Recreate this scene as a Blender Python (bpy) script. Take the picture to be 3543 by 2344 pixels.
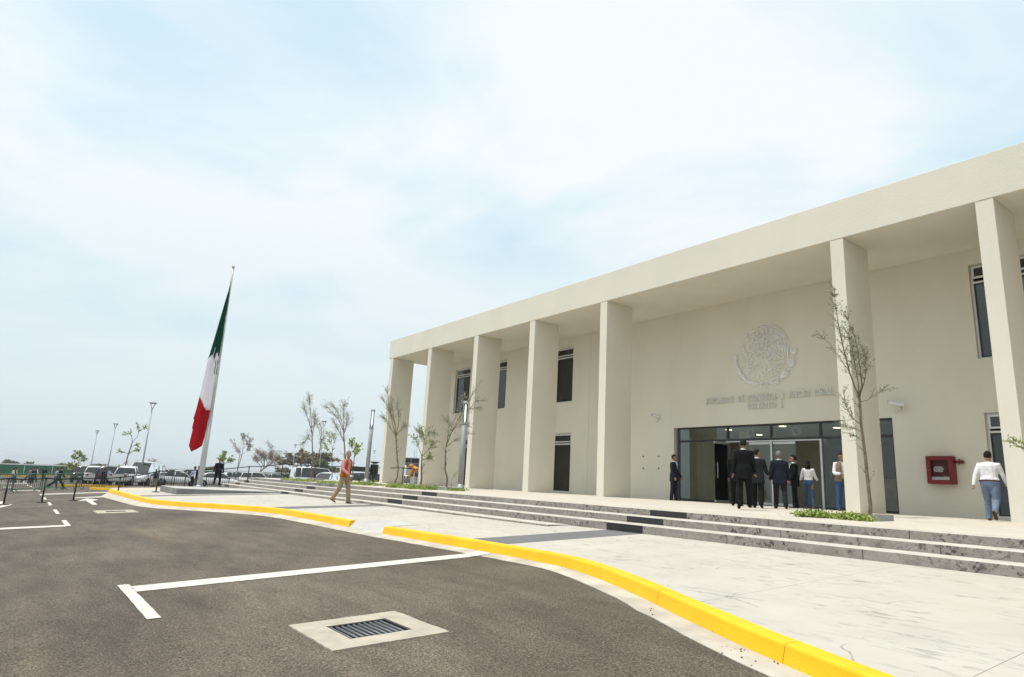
import bpy, bmesh, math, random
from mathutils import Vector, Matrix, noise

scene = bpy.context.scene
for _o in list(bpy.data.objects):
    bpy.data.objects.remove(_o)
COL = scene.collection
R_ = math.radians
random.seed(11)

# ------------------------------------------------------------------ camera
CAM = Vector((13.330, -18.278, 0.210))
YAW, PITCH, ROLL = R_(53.6353), R_(12.8024), R_(3.0563)
FWD = Vector((-math.sin(YAW) * math.cos(PITCH), math.cos(YAW) * math.cos(PITCH), math.sin(PITCH)))
_rt = Vector((math.cos(YAW), math.sin(YAW), 0))
_up = _rt.cross(FWD)
RGT = _rt * math.cos(ROLL) + _up * math.sin(ROLL)
UPV = _up * math.cos(ROLL) - _rt * math.sin(ROLL)
cam_data = bpy.data.cameras.new('camera')
cam_data.sensor_width = 36.0
cam_data.lens = 22.818
cam_data.clip_start = 0.05
cam_data.clip_end = 20000
cam = bpy.data.objects.new('camera', cam_data)
COL.objects.link(cam)
_m = Matrix((RGT, UPV, -FWD)).transposed().to_4x4()
_m.translation = CAM
cam.matrix_world = _m
scene.camera = cam

# ------------------------------------------------------------------ sky and sun
SUN_EL = R_(70)
SUN_DIR = Vector((-0.38, -0.92, 0)).normalized() * math.cos(SUN_EL) + Vector((0, 0, math.sin(SUN_EL)))
world = bpy.data.worlds.new('World')
scene.world = world
world.use_nodes = True
wn, wl = world.node_tree.nodes, world.node_tree.links
wn.clear()


def wnode(t, **kw):
    n = wn.new(t)
    for k, v in kw.items():
        setattr(n, k, v)
    return n


w_out = wnode('ShaderNodeOutputWorld')
w_sky = wnode('ShaderNodeTexSky', sky_type='NISHITA', sun_disc=False, sun_elevation=SUN_EL,
              sun_rotation=math.atan2(SUN_DIR.x, SUN_DIR.y), air_density=1.6, dust_density=3.0, ozone_density=1.0)
w_bg = wnode('ShaderNodeBackground')
w_bg.inputs[1].default_value = 0.10
wl.new(w_sky.outputs[0], w_bg.inputs[0])
# a bright veil of high thin cloud: soft patches on the sky dome
w_tc = wnode('ShaderNodeTexCoord')
w_map = wnode('ShaderNodeMapping')
w_map.inputs['Rotation'].default_value = (0.0, 0.0, 3.077)
w_sep = wnode('ShaderNodeSeparateXYZ')
wl.new(w_tc.outputs['Generated'], w_sep.inputs[0])
w_add = wnode('ShaderNodeMath', operation='ADD')
w_add.inputs[1].default_value = 0.22
w_abs = wnode('ShaderNodeMath', operation='ABSOLUTE')
wl.new(w_sep.outputs[2], w_abs.inputs[0])
wl.new(w_abs.outputs[0], w_add.inputs[0])
w_dx = wnode('ShaderNodeMath', operation='DIVIDE')
w_dy = wnode('ShaderNodeMath', operation='DIVIDE')
wl.new(w_sep.outputs[0], w_dx.inputs[0]); wl.new(w_add.outputs[0], w_dx.inputs[1])
wl.new(w_sep.outputs[1], w_dy.inputs[0]); wl.new(w_add.outputs[0], w_dy.inputs[1])
w_com = wnode('ShaderNodeCombineXYZ')
wl.new(w_dx.outputs[0], w_com.inputs[0]); wl.new(w_dy.outputs[0], w_com.inputs[1])
wl.new(w_com.outputs[0], w_map.inputs[0])
w_map.inputs['Location'].default_value = (-0.463, 0.364, 0)
w_map.inputs['Scale'].default_value = (1.0, 1.0, 1)
w_n1 = wnode('ShaderNodeTexNoise')
w_n1.inputs['Scale'].default_value = 1.25
w_n1.inputs['Detail'].default_value = 9
w_n1.inputs['Roughness'].default_value = 0.52
w_n1.inputs['Distortion'].default_value = 0.35
wl.new(w_map.outputs[0], w_n1.inputs['Vector'])
w_r1 = wnode('ShaderNodeValToRGB')
w_r1.color_ramp.elements[0].position = 0.38
w_r1.color_ramp.elements[0].color = (0, 0, 0, 1)
w_r1.color_ramp.elements[1].position = 0.56
w_r1.color_ramp.elements[1].color = (1, 1, 1, 1)
wl.new(w_n1.outputs[0], w_r1.inputs[0])
w_mixc = wnode('ShaderNodeMix', data_type='RGBA')
w_mixc.inputs[6].default_value = (0.600, 0.775, 0.862, 1)
w_mixc.inputs[7].default_value = (0.870, 0.912, 0.915, 1)
# the patches melt into an even veil towards the horizon
w_fr = wnode('ShaderNodeMapRange')
w_fr.inputs[1].default_value = 0.04
w_fr.inputs[2].default_value = 0.42
wl.new(w_abs.outputs[0], w_fr.inputs[0])
w_fm = wnode('ShaderNodeMix', data_type='FLOAT')
w_fm.inputs[2].default_value = 0.45
wl.new(w_fr.outputs[0], w_fm.inputs[0])
wl.new(w_r1.outputs[0], w_fm.inputs[3])
wl.new(w_fm.outputs[0], w_mixc.inputs[0])
# lower sky: thicker, slightly greyer air
w_hr = wnode('ShaderNodeMapRange')
w_hr.inputs[1].default_value = 0.0
w_hr.inputs[2].default_value = 0.45
w_hr.inputs[3].default_value = 0.89
w_hr.inputs[4].default_value = 1.0
wl.new(w_abs.outputs[0], w_hr.inputs[0])
w_mul = wnode('ShaderNodeMix', data_type='RGBA', blend_type='MULTIPLY')
w_mul.inputs[0].default_value = 1.0
wl.new(w_mixc.outputs[2], w_mul.inputs[6])
wl.new(w_hr.outputs[0], w_mul.inputs[7])
w_bg2 = wnode('ShaderNodeBackground')
w_bg2.inputs[1].default_value = 1.0
wl.new(w_mul.outputs[2], w_bg2.inputs[0])
w_mix = wnode('ShaderNodeMixShader')
w_mix.inputs[0].default_value = 0.86
wl.new(w_bg.outputs[0], w_mix.inputs[1])
wl.new(w_bg2.outputs[0], w_mix.inputs[2])
wl.new(w_mix.outputs[0], w_out.inputs[0])

sun_data = bpy.data.lights.new('sun', 'SUN')
sun_data.energy = 2.9
sun_data.angle = R_(4.0)
sun_data.color = (1.0, 0.955, 0.88)
sun = bpy.data.objects.new('sun', sun_data)
COL.objects.link(sun)
sun.rotation_euler = SUN_DIR.to_track_quat('Z', 'Y').to_euler()

vs = scene.view_settings
vs.view_transform = 'Standard'
vs.look = 'None'
vs.exposure = 0.25
vs.gamma = 1.0
vs.use_curve_mapping = False
scene.cycles.max_bounces = 6
scene.cycles.transparent_max_bounces = 12
scene.cycles.caustics_reflective = False
scene.cycles.caustics_refractive = False

# ------------------------------------------------------------------ ground model (metres, terrace at the columns is z = 0)


def road_z(x, y):
    z = -0.36 + 0.0085 * max(x, -12.0) + 0.0135 * (max(min(x, -12.0), -60.0) + 12.0) + 0.0105 * min(0.0, x + 60.0)
    z += 0.05 * min(y, -10.0) + 0.015 * max(0.0, y + 10.0)
    return z


def plaza_z(x, y):
    return -0.185 + 0.0045 * x + 0.05 * y


def terrace_z(x, y):
    return min(0.0, 0.02 * y)


def ray(px, py):
    return FWD + RGT * ((px - 1771.5) / 2245.68) - UPV * ((py - 1172.0) / 2245.68)


def on(px, py, zf):
    """point of the ground surface zf that lies at a pixel of the photograph"""
    d = ray(px, py)
    lo, hi = 0.5, 0.5
    while hi < 900:
        p = CAM + d * hi
        if p.z < zf(p.x, p.y):
            break
        lo, hi = hi, hi * 1.25
    for _ in range(50):
        m = (lo + hi) / 2
        p = CAM + d * m
        if p.z < zf(p.x, p.y):
            hi = m
        else:
            lo = m
    return CAM + d * hi


def on_y(px, py, y):
    d = ray(px, py)
    return CAM + d * ((y - CAM.y) / d.y)


def at_depth(px, py, depth):
    return CAM + ray(px, py) * depth


def pix(p):
    d = Vector(p) - CAM
    z = d.dot(FWD)
    return (1771.5 + 2245.68 * d.dot(RGT) / z, 1172 - 2245.68 * d.dot(UPV) / z)


def top_z(x, y, py):
    """height of the point straight above (x, y) that shows at image row py"""
    lo, hi = -8.0, 60.0
    for _ in range(60):
        m = (lo + hi) / 2
        if pix((x, y, m))[1] > py:
            lo = m
        else:
            hi = m
    return lo


# ------------------------------------------------------------------ materials
MATS = {}


def new_mat(name):
    m = bpy.data.materials.new(name)
    m.use_nodes = True
    return m, m.node_tree.nodes, m.node_tree.links, m.node_tree.nodes['Principled BSDF']


def mat(name, col, rough=0.7, metal=0.0, var=0.0, vscale=3.0, bump=0.0, bscale=40.0, dist=0.01, spec=0.5, coat=0.0,
        col2=None, lo=0.35, hi=0.65, detail=6, sheen=0.0, stretch=None):
    """plain procedural material: base colour with noise variation and fine relief"""
    m, n, l, b = new_mat(name)
    b.inputs['Roughness'].default_value = rough
    b.inputs['Metallic'].default_value = metal
    b.inputs['Specular IOR Level'].default_value = spec
    b.inputs['Coat Weight'].default_value = coat
    b.inputs['Sheen Weight'].default_value = sheen
    c = tuple(col) + (1,)
    b.inputs['Base Color'].default_value = c
    tc = n.new('ShaderNodeTexCoord')
    vec = tc.outputs['Object']
    if stretch:
        mp = n.new('ShaderNodeMapping')
        mp.inputs['Scale'].default_value = stretch
        l.new(vec, mp.inputs[0])
        vec = mp.outputs[0]
    if var > 0 or col2:
        t = n.new('ShaderNodeTexNoise')
        t.inputs['Scale'].default_value = vscale
        t.inputs['Detail'].default_value = detail
        l.new(vec, t.inputs['Vector'])
        r = n.new('ShaderNodeValToRGB')
        r.color_ramp.elements[0].position = lo
        r.color_ramp.elements[1].position = hi
        c2 = col2 or tuple(min(1, x * (1 + var)) for x in col)
        c1 = col if col2 else tuple(x * (1 - var) for x in col)
        r.color_ramp.elements[0].color = tuple(c1) + (1,)
        r.color_ramp.elements[1].color = tuple(c2) + (1,)
        l.new(t.outputs[0], r.inputs[0])
        l.new(r.outputs[0], b.inputs['Base Color'])
    if bump > 0:
        t2 = n.new('ShaderNodeTexNoise')
        t2.inputs['Scale'].default_value = bscale
        t2.inputs['Detail'].default_value = 4
        l.new(vec, t2.inputs['Vector'])
        bp = n.new('ShaderNodeBump')
        bp.inputs['Strength'].default_value = bump
        bp.inputs['Distance'].default_value = dist
        l.new(t2.outputs[0], bp.inputs['Height'])
        l.new(bp.outputs[0], b.inputs['Normal'])
    MATS[name] = m
    return m


def glass_mat(name, tint, refl=1.0, rough=0.02):
    m, n, l, b = new_mat(name)
    n.remove(b)
    out = n['Material Output']
    tr = n.new('ShaderNodeBsdfTransparent')
    tr.inputs[0].default_value = tuple(tint) + (1,)
    gl = n.new('ShaderNodeBsdfGlossy')
    gl.inputs['Roughness'].default_value = rough
    gl.inputs['Color'].default_value = (0.95, 0.98, 1.0, 1)
    fr = n.new('ShaderNodeFresnel')
    fr.inputs[0].default_value = 1.5
    mu = n.new('ShaderNodeMath')
    mu.operation = 'MULTIPLY'
    mu.use_clamp = True
    mu.inputs[1].default_value = refl
    l.new(fr.outputs[0], mu.inputs[0])
    mx = n.new('ShaderNodeMixShader')
    l.new(mu.outputs[0], mx.inputs[0])
    l.new(tr.outputs[0], mx.inputs[1])
    l.new(gl.outputs[0], mx.inputs[2])
    l.new(mx.outputs[0], out.inputs[0])
    MATS[name] = m
    return m


def emit_mat(name, col, strength):
    m, n, l, b = new_mat(name)
    b.inputs['Base Color'].default_value = tuple(col) + (1,)
    b.inputs['Emission Color'].default_value = tuple(col) + (1,)
    b.inputs['Emission Strength'].default_value = strength
    MATS[name] = m
    return m


def ramp(n, stops):
    r = n.new('ShaderNodeValToRGB')
    e = r.color_ramp.elements
    while len(e) < len(stops):
        e.new(0.5)
    for k, (p, c) in enumerate(stops):
        e[k].position = p
        e[k].color = tuple(c) + (1,) if len(c) == 3 else c
    return r


def noise_n(n, l, vec, scale, detail=6, rough=0.55, stretch=None, rot=None, dist=0.0):
    if stretch or rot:
        mp = n.new('ShaderNodeMapping')
        if stretch:
            mp.inputs['Scale'].default_value = stretch
        if rot:
            mp.inputs['Rotation'].default_value = rot
        l.new(vec, mp.inputs[0])
        vec = mp.outputs[0]
    t = n.new('ShaderNodeTexNoise')
    t.inputs['Scale'].default_value = scale
    t.inputs['Detail'].default_value = detail
    t.inputs['Roughness'].default_value = rough
    t.inputs['Distortion'].default_value = dist
    l.new(vec, t.inputs['Vector'])
    return t.outputs[0]


def mixc(n, l, fac, a, b, mode='MIX'):
    x = n.new('ShaderNodeMix')
    x.data_type = 'RGBA'
    x.blend_type = mode
    for s, v in ((0, fac), (6, a), (7, b)):
        if isinstance(v, (int, float)):
            x.inputs[s].default_value = v
        elif isinstance(v, tuple):
            x.inputs[s].default_value = v + (1,) if len(v) == 3 else v
        else:
            l.new(v, x.inputs[s])
    return x.outputs[2]


def asphalt_mat():
    m, n, l, b = new_mat('asphalt')
    v = n.new('ShaderNodeTexCoord').outputs['Object']
    big = ramp(n, [(0.3, (0.060, 0.049, 0.037)), (0.5, (0.090, 0.074, 0.056)), (0.72, (0.132, 0.110, 0.084))])
    l.new(noise_n(n, l, v, 0.55, 8, 0.62, stretch=(0.6, 1.0, 1)), big.inputs[0])
    streak = ramp(n, [(0.35, (0.82, 0.81, 0.80)), (0.62, (1.12, 1.11, 1.09))])
    l.new(noise_n(n, l, v, 2.2, 6, 0.6, stretch=(0.35, 1.3, 1)), streak.inputs[0])
    c = mixc(n, l, 1.0, big.outputs[0], streak.outputs[0], 'MULTIPLY')
    gr = ramp(n, [(0.36, (0.22, 0.22, 0.22)), (0.50, (0.95, 0.95, 0.95)), (0.62, (2.5, 2.42, 2.25))])
    l.new(noise_n(n, l, v, 58, 5, 0.75), gr.inputs[0])
    # a dusty wheel trail and darker damp patches
    dust = ramp(n, [(0.60, (1, 1, 1)), (0.72, (1.32, 1.28, 1.2))])
    l.new(noise_n(n, l, v, 0.8, 5, 0.6, stretch=(0.18, 1.5, 1), rot=(0, 0, 0.5)), dust.inputs[0])
    c = mixc(n, l, 1.0, c, dust.outputs[0], 'MULTIPLY')
    c = mixc(n, l, 0.85, c, gr.outputs[0], 'MULTIPLY')
    # light stone chips and grit
    vo = n.new('ShaderNodeTexVoronoi')
    vo.inputs['Scale'].default_value = 26
    l.new(v, vo.inputs['Vector'])
    chip = ramp(n, [(0.07, (1, 1, 1)), (0.12, (0, 0, 0))])
    l.new(vo.outputs['Distance'], chip.inputs[0])
    sel = n.new('ShaderNodeSeparateColor')
    l.new(vo.outputs['Color'], sel.inputs[0])
    gt = n.new('ShaderNodeMath')
    gt.operation = 'GREATER_THAN'
    gt.inputs[1].default_value = 0.70
    l.new(sel.outputs[0], gt.inputs[0])
    mu = n.new('ShaderNodeMath')
    mu.operation = 'MULTIPLY'
    l.new(gt.outputs[0], mu.inputs[0])
    l.new(chip.outputs[0], mu.inputs[1])
    c = mixc(n, l, mu.outputs[0], c, (0.30, 0.285, 0.26))
    l.new(c, b.inputs['Base Color'])
    b.inputs['Roughness'].default_value = 0.72
    b.inputs['Specular IOR Level'].default_value = 0.28
    bp = n.new('ShaderNodeBump')
    bp.inputs['Strength'].default_value = 0.7
    bp.inputs['Distance'].default_value = 0.010
    l.new(noise_n(n, l, v, 70, 4, 0.7), bp.inputs['Height'])
    l.new(bp.outputs[0], b.inputs['Normal'])
    MATS['asphalt'] = m


def stamped_mat(name, base, dark, vein, grad=1.0):
    """stamped slate-look concrete: flat pale colour, fine dark flecks and wandering cracks"""
    m, n, l, b = new_mat(name)
    v = n.new('ShaderNodeTexCoord').outputs['Object']
    r = ramp(n, [(0.3, tuple(x * 0.90 for x in base)), (0.5, base), (0.75, tuple(min(1, x * 1.09) for x in base))])
    l.new(noise_n(n, l, v, 0.8, 7, 0.6), r.inputs[0])
    warm = ramp(n, [(0.45, (1, 1, 1)), (0.8, (1.03, 0.985, 0.93))])
    l.new(noise_n(n, l, v, 0.35, 5, 0.6), warm.inputs[0])
    c = mixc(n, l, 1.0, r.outputs[0], warm.outputs[0], 'MULTIPLY')
    # slate flecks, stretched along the facade
    f1 = ramp(n, [(0.535, (0, 0, 0)), (0.63, (1, 1, 1))])
    l.new(noise_n(n, l, v, 8.5, 9, 0.72, stretch=(0.38, 1.25, 1), rot=(0, 0, 0.12), dist=0.6), f1.inputs[0])
    f2 = ramp(n, [(0.40, (0.12, 0.12, 0.12)), (0.60, (1, 1, 1))])
    l.new(noise_n(n, l, v, 0.9, 4, 0.5), f2.inputs[0])
    fl = mixc(n, l, 1.0, f1.outputs[0], f2.outputs[0], 'MULTIPLY')
    c = mixc(n, l, mixc(n, l, 1.0, fl, (vein, vein, vein), 'MULTIPLY'), c, dark)
    # cracks
    nv = n.new('ShaderNodeTexNoise')
    nv.inputs['Scale'].default_value = 1.3
    nv.inputs['Detail'].default_value = 5
    l.new(v, nv.inputs['Vector'])
    dv = mixc(n, l, 0.45, v, nv.outputs['Color'], 'ADD')
    vo = n.new('ShaderNodeTexVoronoi')
    vo.feature = 'DISTANCE_TO_EDGE'
    vo.inputs['Scale'].default_value = 0.75
    l.new(dv, vo.inputs['Vector'])
    cr = ramp(n, [(0.0, (1, 1, 1)), (0.0085, (0, 0, 0))])
    l.new(vo.outputs['Distance'], cr.inputs[0])
    cm = ramp(n, [(0.50, (0, 0, 0)), (0.60, (1, 1, 1))])
    l.new(noise_n(n, l, v, 1.1, 3), cm.inputs[0])
    ck = mixc(n, l, 1.0, cr.outputs[0], cm.outputs[0], 'MULTIPLY')
    c = mixc(n, l, mixc(n, l, 1.0, ck, (0.75, 0.75, 0.75), 'MULTIPLY'), c, tuple(x * 0.6 for x in dark))
    l.new(c, b.inputs['Base Color'])
    b.inputs['Roughness'].default_value = 0.75
    b.inputs['Specular IOR Level'].default_value = 0.3
    bp = n.new('ShaderNodeBump')
    bp.inputs['Strength'].default_value = 0.5
    bp.inputs['Distance'].default_value = 0.01
    l.new(noise_n(n, l, v, 6, 7, 0.65, stretch=(0.5, 1.3, 1)), bp.inputs['Height'])
    l.new(bp.outputs[0], b.inputs['Normal'])
    MATS[name] = m


def riser_mat():
    m, n, l, b = new_mat('riser_stone')
    v = n.new('ShaderNodeTexCoord').outputs['Object']
    r = ramp(n, [(0.3, (0.20, 0.182, 0.163)), (0.55, (0.29, 0.266, 0.24)), (0.8, (0.37, 0.345, 0.31))])
    l.new(noise_n(n, l, v, 3.5, 9, 0.7), r.inputs[0])
    blot = ramp(n, [(0.51, (0, 0, 0)), (0.585, (0.92, 0.92, 0.92))])
    l.new(noise_n(n, l, v, 15, 8, 0.72, stretch=(0.85, 1, 1.0), dist=0.15), blot.inputs[0])
    mask = n.new('ShaderNodeMapRange')
    sx = n.new('ShaderNodeSeparateXYZ')
    l.new(v, sx.inputs[0])
    mask.inputs[1].default_value = -14
    mask.inputs[2].default_value = 4
    mask.inputs[3].default_value = 0.10
    mask.inputs[4].default_value = 0.95
    l.new(sx.outputs[0], mask.inputs[0])
    patch = ramp(n, [(0.40, (0.15, 0.15, 0.15)), (0.55, (1, 1, 1))])
    l.new(noise_n(n, l, v, 1.3, 3), patch.inputs[0])
    f = mixc(n, l, 1.0, blot.outputs[0], mask.outputs[0], 'MULTIPLY')
    f = mixc(n, l, 1.0, f, patch.outputs[0], 'MULTIPLY')
    c = mixc(n, l, f, r.outputs[0], (0.028, 0.026, 0.025))
    l.new(c, b.inputs['Base Color'])
    b.inputs['Roughness'].default_value = 0.85
    bp = n.new('ShaderNodeBump')
    bp.inputs['Strength'].default_value = 0.8
    bp.inputs['Distance'].default_value = 0.02
    l.new(noise_n(n, l, v, 9, 6, 0.62, dist=0.7), bp.inputs['Height'])
    l.new(bp.outputs[0], b.inputs['Normal'])
    MATS['riser_stone'] = m


def yellow_mat():
    m, n, l, b = new_mat('yellow_paint')
    v = n.new('ShaderNodeTexCoord').outputs['Object']
    r = ramp(n, [(0.3, (0.82, 0.44, 0.000)), (0.55, (0.87, 0.50, 0.0)), (0.8, (0.90, 0.54, 0.002))])
    l.new(noise_n(n, l, v, 2.0, 6), r.inputs[0])
    sc = ramp(n, [(0.60, (0, 0, 0)), (0.68, (1, 1, 1))])
    l.new(noise_n(n, l, v, 11, 6, 0.7, dist=0.4), sc.inputs[0])
    mk = ramp(n, [(0.50, (0, 0, 0)), (0.64, (0.75, 0.75, 0.75))])
    l.new(noise_n(n, l, v, 0.9, 3), mk.inputs[0])
    c = mixc(n, l, mixc(n, l, 1.0, sc.outputs[0], mk.outputs[0], 'MULTIPLY'), r.outputs[0], (0.22, 0.12, 0.03))
    l.new(c, b.inputs['Base Color'])
    b.inputs['Roughness'].default_value = 0.6
    bp = n.new('ShaderNodeBump')
    bp.inputs['Strength'].default_value = 0.7
    bp.inputs['Distance'].default_value = 0.006
    l.new(noise_n(n, l, v, 45, 4), bp.inputs['Height'])
    l.new(bp.outputs[0], b.inputs['Normal'])
    MATS['yellow_paint'] = m


def stucco_mat(name, col):
    m, n, l, b = new_mat(name)
    v = n.new('ShaderNodeTexCoord').outputs['Object']
    r = ramp(n, [(0.3, tuple(x * 0.935 for x in col)), (0.7, tuple(min(1, x * 1.03) for x in col))])
    l.new(noise_n(n, l, v, 0.6, 8, 0.62, stretch=(1, 1, 0.5)), r.inputs[0])
    l.new(r.outputs[0], b.inputs['Base Color'])
    b.inputs['Roughness'].default_value = 0.85
    b.inputs['Specular IOR Level'].default_value = 0.25
    bp = n.new('ShaderNodeBump')
    bp.inputs['Strength'].default_value = 0.45
    bp.inputs['Distance'].default_value = 0.012
    l.new(noise_n(n, l, v, 22, 5, 0.6), bp.inputs['Height'])
    l.new(bp.outputs[0], b.inputs['Normal'])
    MATS[name] = m


asphalt_mat()
stamped_mat('stamped_concrete', (0.480, 0.455, 0.400), (0.21, 0.20, 0.185), 0.72)
stamped_mat('terrace_concrete', (0.55, 0.505, 0.435), (0.27, 0.245, 0.215), 0.45)
stamped_mat('dark_band', (0.155, 0.155, 0.158), (0.07, 0.07, 0.072), 0.5)
riser_mat()
yellow_mat()
stucco_mat('cream_stucco', (0.710, 0.680, 0.580))
mat('step_tread', (0.52, 0.485, 0.425), 0.8, var=0.12, vscale=2.5, bump=0.4, bscale=30)
mat('white_line', (0.60, 0.575, 0.50), 0.8, var=0.16, vscale=14, bump=0.8, bscale=70, dist=0.008)
mat('gutter_concrete', (0.47, 0.43, 0.365), 0.85, var=0.16, vscale=2.5, bump=0.5, bscale=50, dist=0.006)
mat('slab_concrete', (0.42, 0.375, 0.30), 0.85, var=0.13, vscale=4, bump=0.6, bscale=60, dist=0.006)
mat('grey_concrete', (0.20, 0.20, 0.198), 0.85, var=0.22, vscale=1.8, bump=0.6, bscale=25, dist=0.01)
mat('light_concrete', (0.46, 0.45, 0.42), 0.85, var=0.10, vscale=1.5, bump=0.4, bscale=30)
mat('black_band', (0.016, 0.016, 0.017), 0.6, var=0.3, vscale=6, bump=0.5, bscale=30)
mat('planter_steel', (0.27, 0.285, 0.30), 0.55, var=0.10, vscale=3)
mat('lava_stone', (0.16, 0.035, 0.030), 0.9, var=0.4, vscale=8, bump=0.6, bscale=30)
mat('aluminium', (0.52, 0.53, 0.54), 0.42, metal=0.7, var=0.05)
mat('white_frame', (0.70, 0.71, 0.71), 0.4, var=0.03)
mat('dark_frame', (0.018, 0.018, 0.019), 0.45, var=0.2)
mat('brushed_steel', (0.58, 0.59, 0.60), 0.28, metal=0.95)
mat('letter_steel', (0.72, 0.72, 0.70), 0.30, metal=0.6, var=0.05)
mat('emblem_white', (0.92, 0.93, 0.93), 0.35, coat=0.5)
mat('black_metal', (0.014, 0.014, 0.015), 0.45, var=0.2)
mat('belt_black', (0.008, 0.008, 0.009), 0.8)
mat('barrier_green', (0.018, 0.115, 0.065), 0.4, var=0.15)
mat('bar_steel', (0.13, 0.14, 0.155), 0.5, metal=0.4, var=0.25, vscale=14, col2=(0.15, 0.09, 0.05), lo=0.60, hi=0.75)
mat('pit_dark', (0.02, 0.012, 0.008), 0.9)
mat('lamp_grey', (0.42, 0.435, 0.445), 0.45, metal=0.1, var=0.06)
mat('pole_paint', (0.46, 0.475, 0.475), 0.35, var=0.05, vscale=1)
mat('red_cabinet', (0.17, 0.004, 0.007), 0.45, var=0.08)
mat('red_dark', (0.15, 0.005, 0.008), 0.5, var=0.1)
mat('white_plastic', (0.75, 0.75, 0.74), 0.4)
mat('ground_earth', (0.17, 0.14, 0.095), 0.95, var=0.25, vscale=0.15)
mat('interior_wall', (0.58, 0.53, 0.40), 0.8, var=0.05)
mat('interior_floor', (0.34, 0.31, 0.26), 0.5, var=0.1)
mat('ceiling_white', (0.75, 0.75, 0.72), 0.8)
mat('wood_counter', (0.36, 0.22, 0.10), 0.5, var=0.2, vscale=4)
mat('tan_panel', (0.42, 0.32, 0.17), 0.6, var=0.06)
mat('grass_leaf', (0.085, 0.17, 0.014), 0.6, var=0.5, vscale=14, spec=0.3)
mat('flag_green', (0.0, 0.068, 0.034), 0.75, var=0.06, spec=0.15)
mat('flag_white', (0.86, 0.84, 0.90), 0.7, var=0.02, sheen=0.2)
mat('flag_red', (0.38, 0.001, 0.006), 0.75, var=0.06, spec=0.15)
mat('flag_crest', (0.02, 0.055, 0.03), 0.7)
mat('fence_green', (0.012, 0.115, 0.055), 0.75, var=0.12, vscale=0.6)
mat('fence_white', (0.72, 0.73, 0.72), 0.6)
mat('rubble', (0.22, 0.15, 0.105), 0.9, var=0.4, vscale=20)
glass_mat('clear_glass', (0.86, 0.91, 0.86), 1.0)
glass_mat('thin_glass', (0.93, 0.93, 0.93), 0.35)
glass_mat('window_glass', (0.62, 0.66, 0.62), 1.3)
glass_mat('lamp_glass', (0.93, 0.96, 0.97), 2.2, 0.1)
glass_mat('car_glass', (0.10, 0.13, 0.12), 1.8)
emit_mat('downlight', (1.0, 0.90, 0.70), 3.0)
emit_mat('lamp_core', (1.0, 0.97, 0.85), 1.1)

# ------------------------------------------------------------------ mesh building


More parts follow.
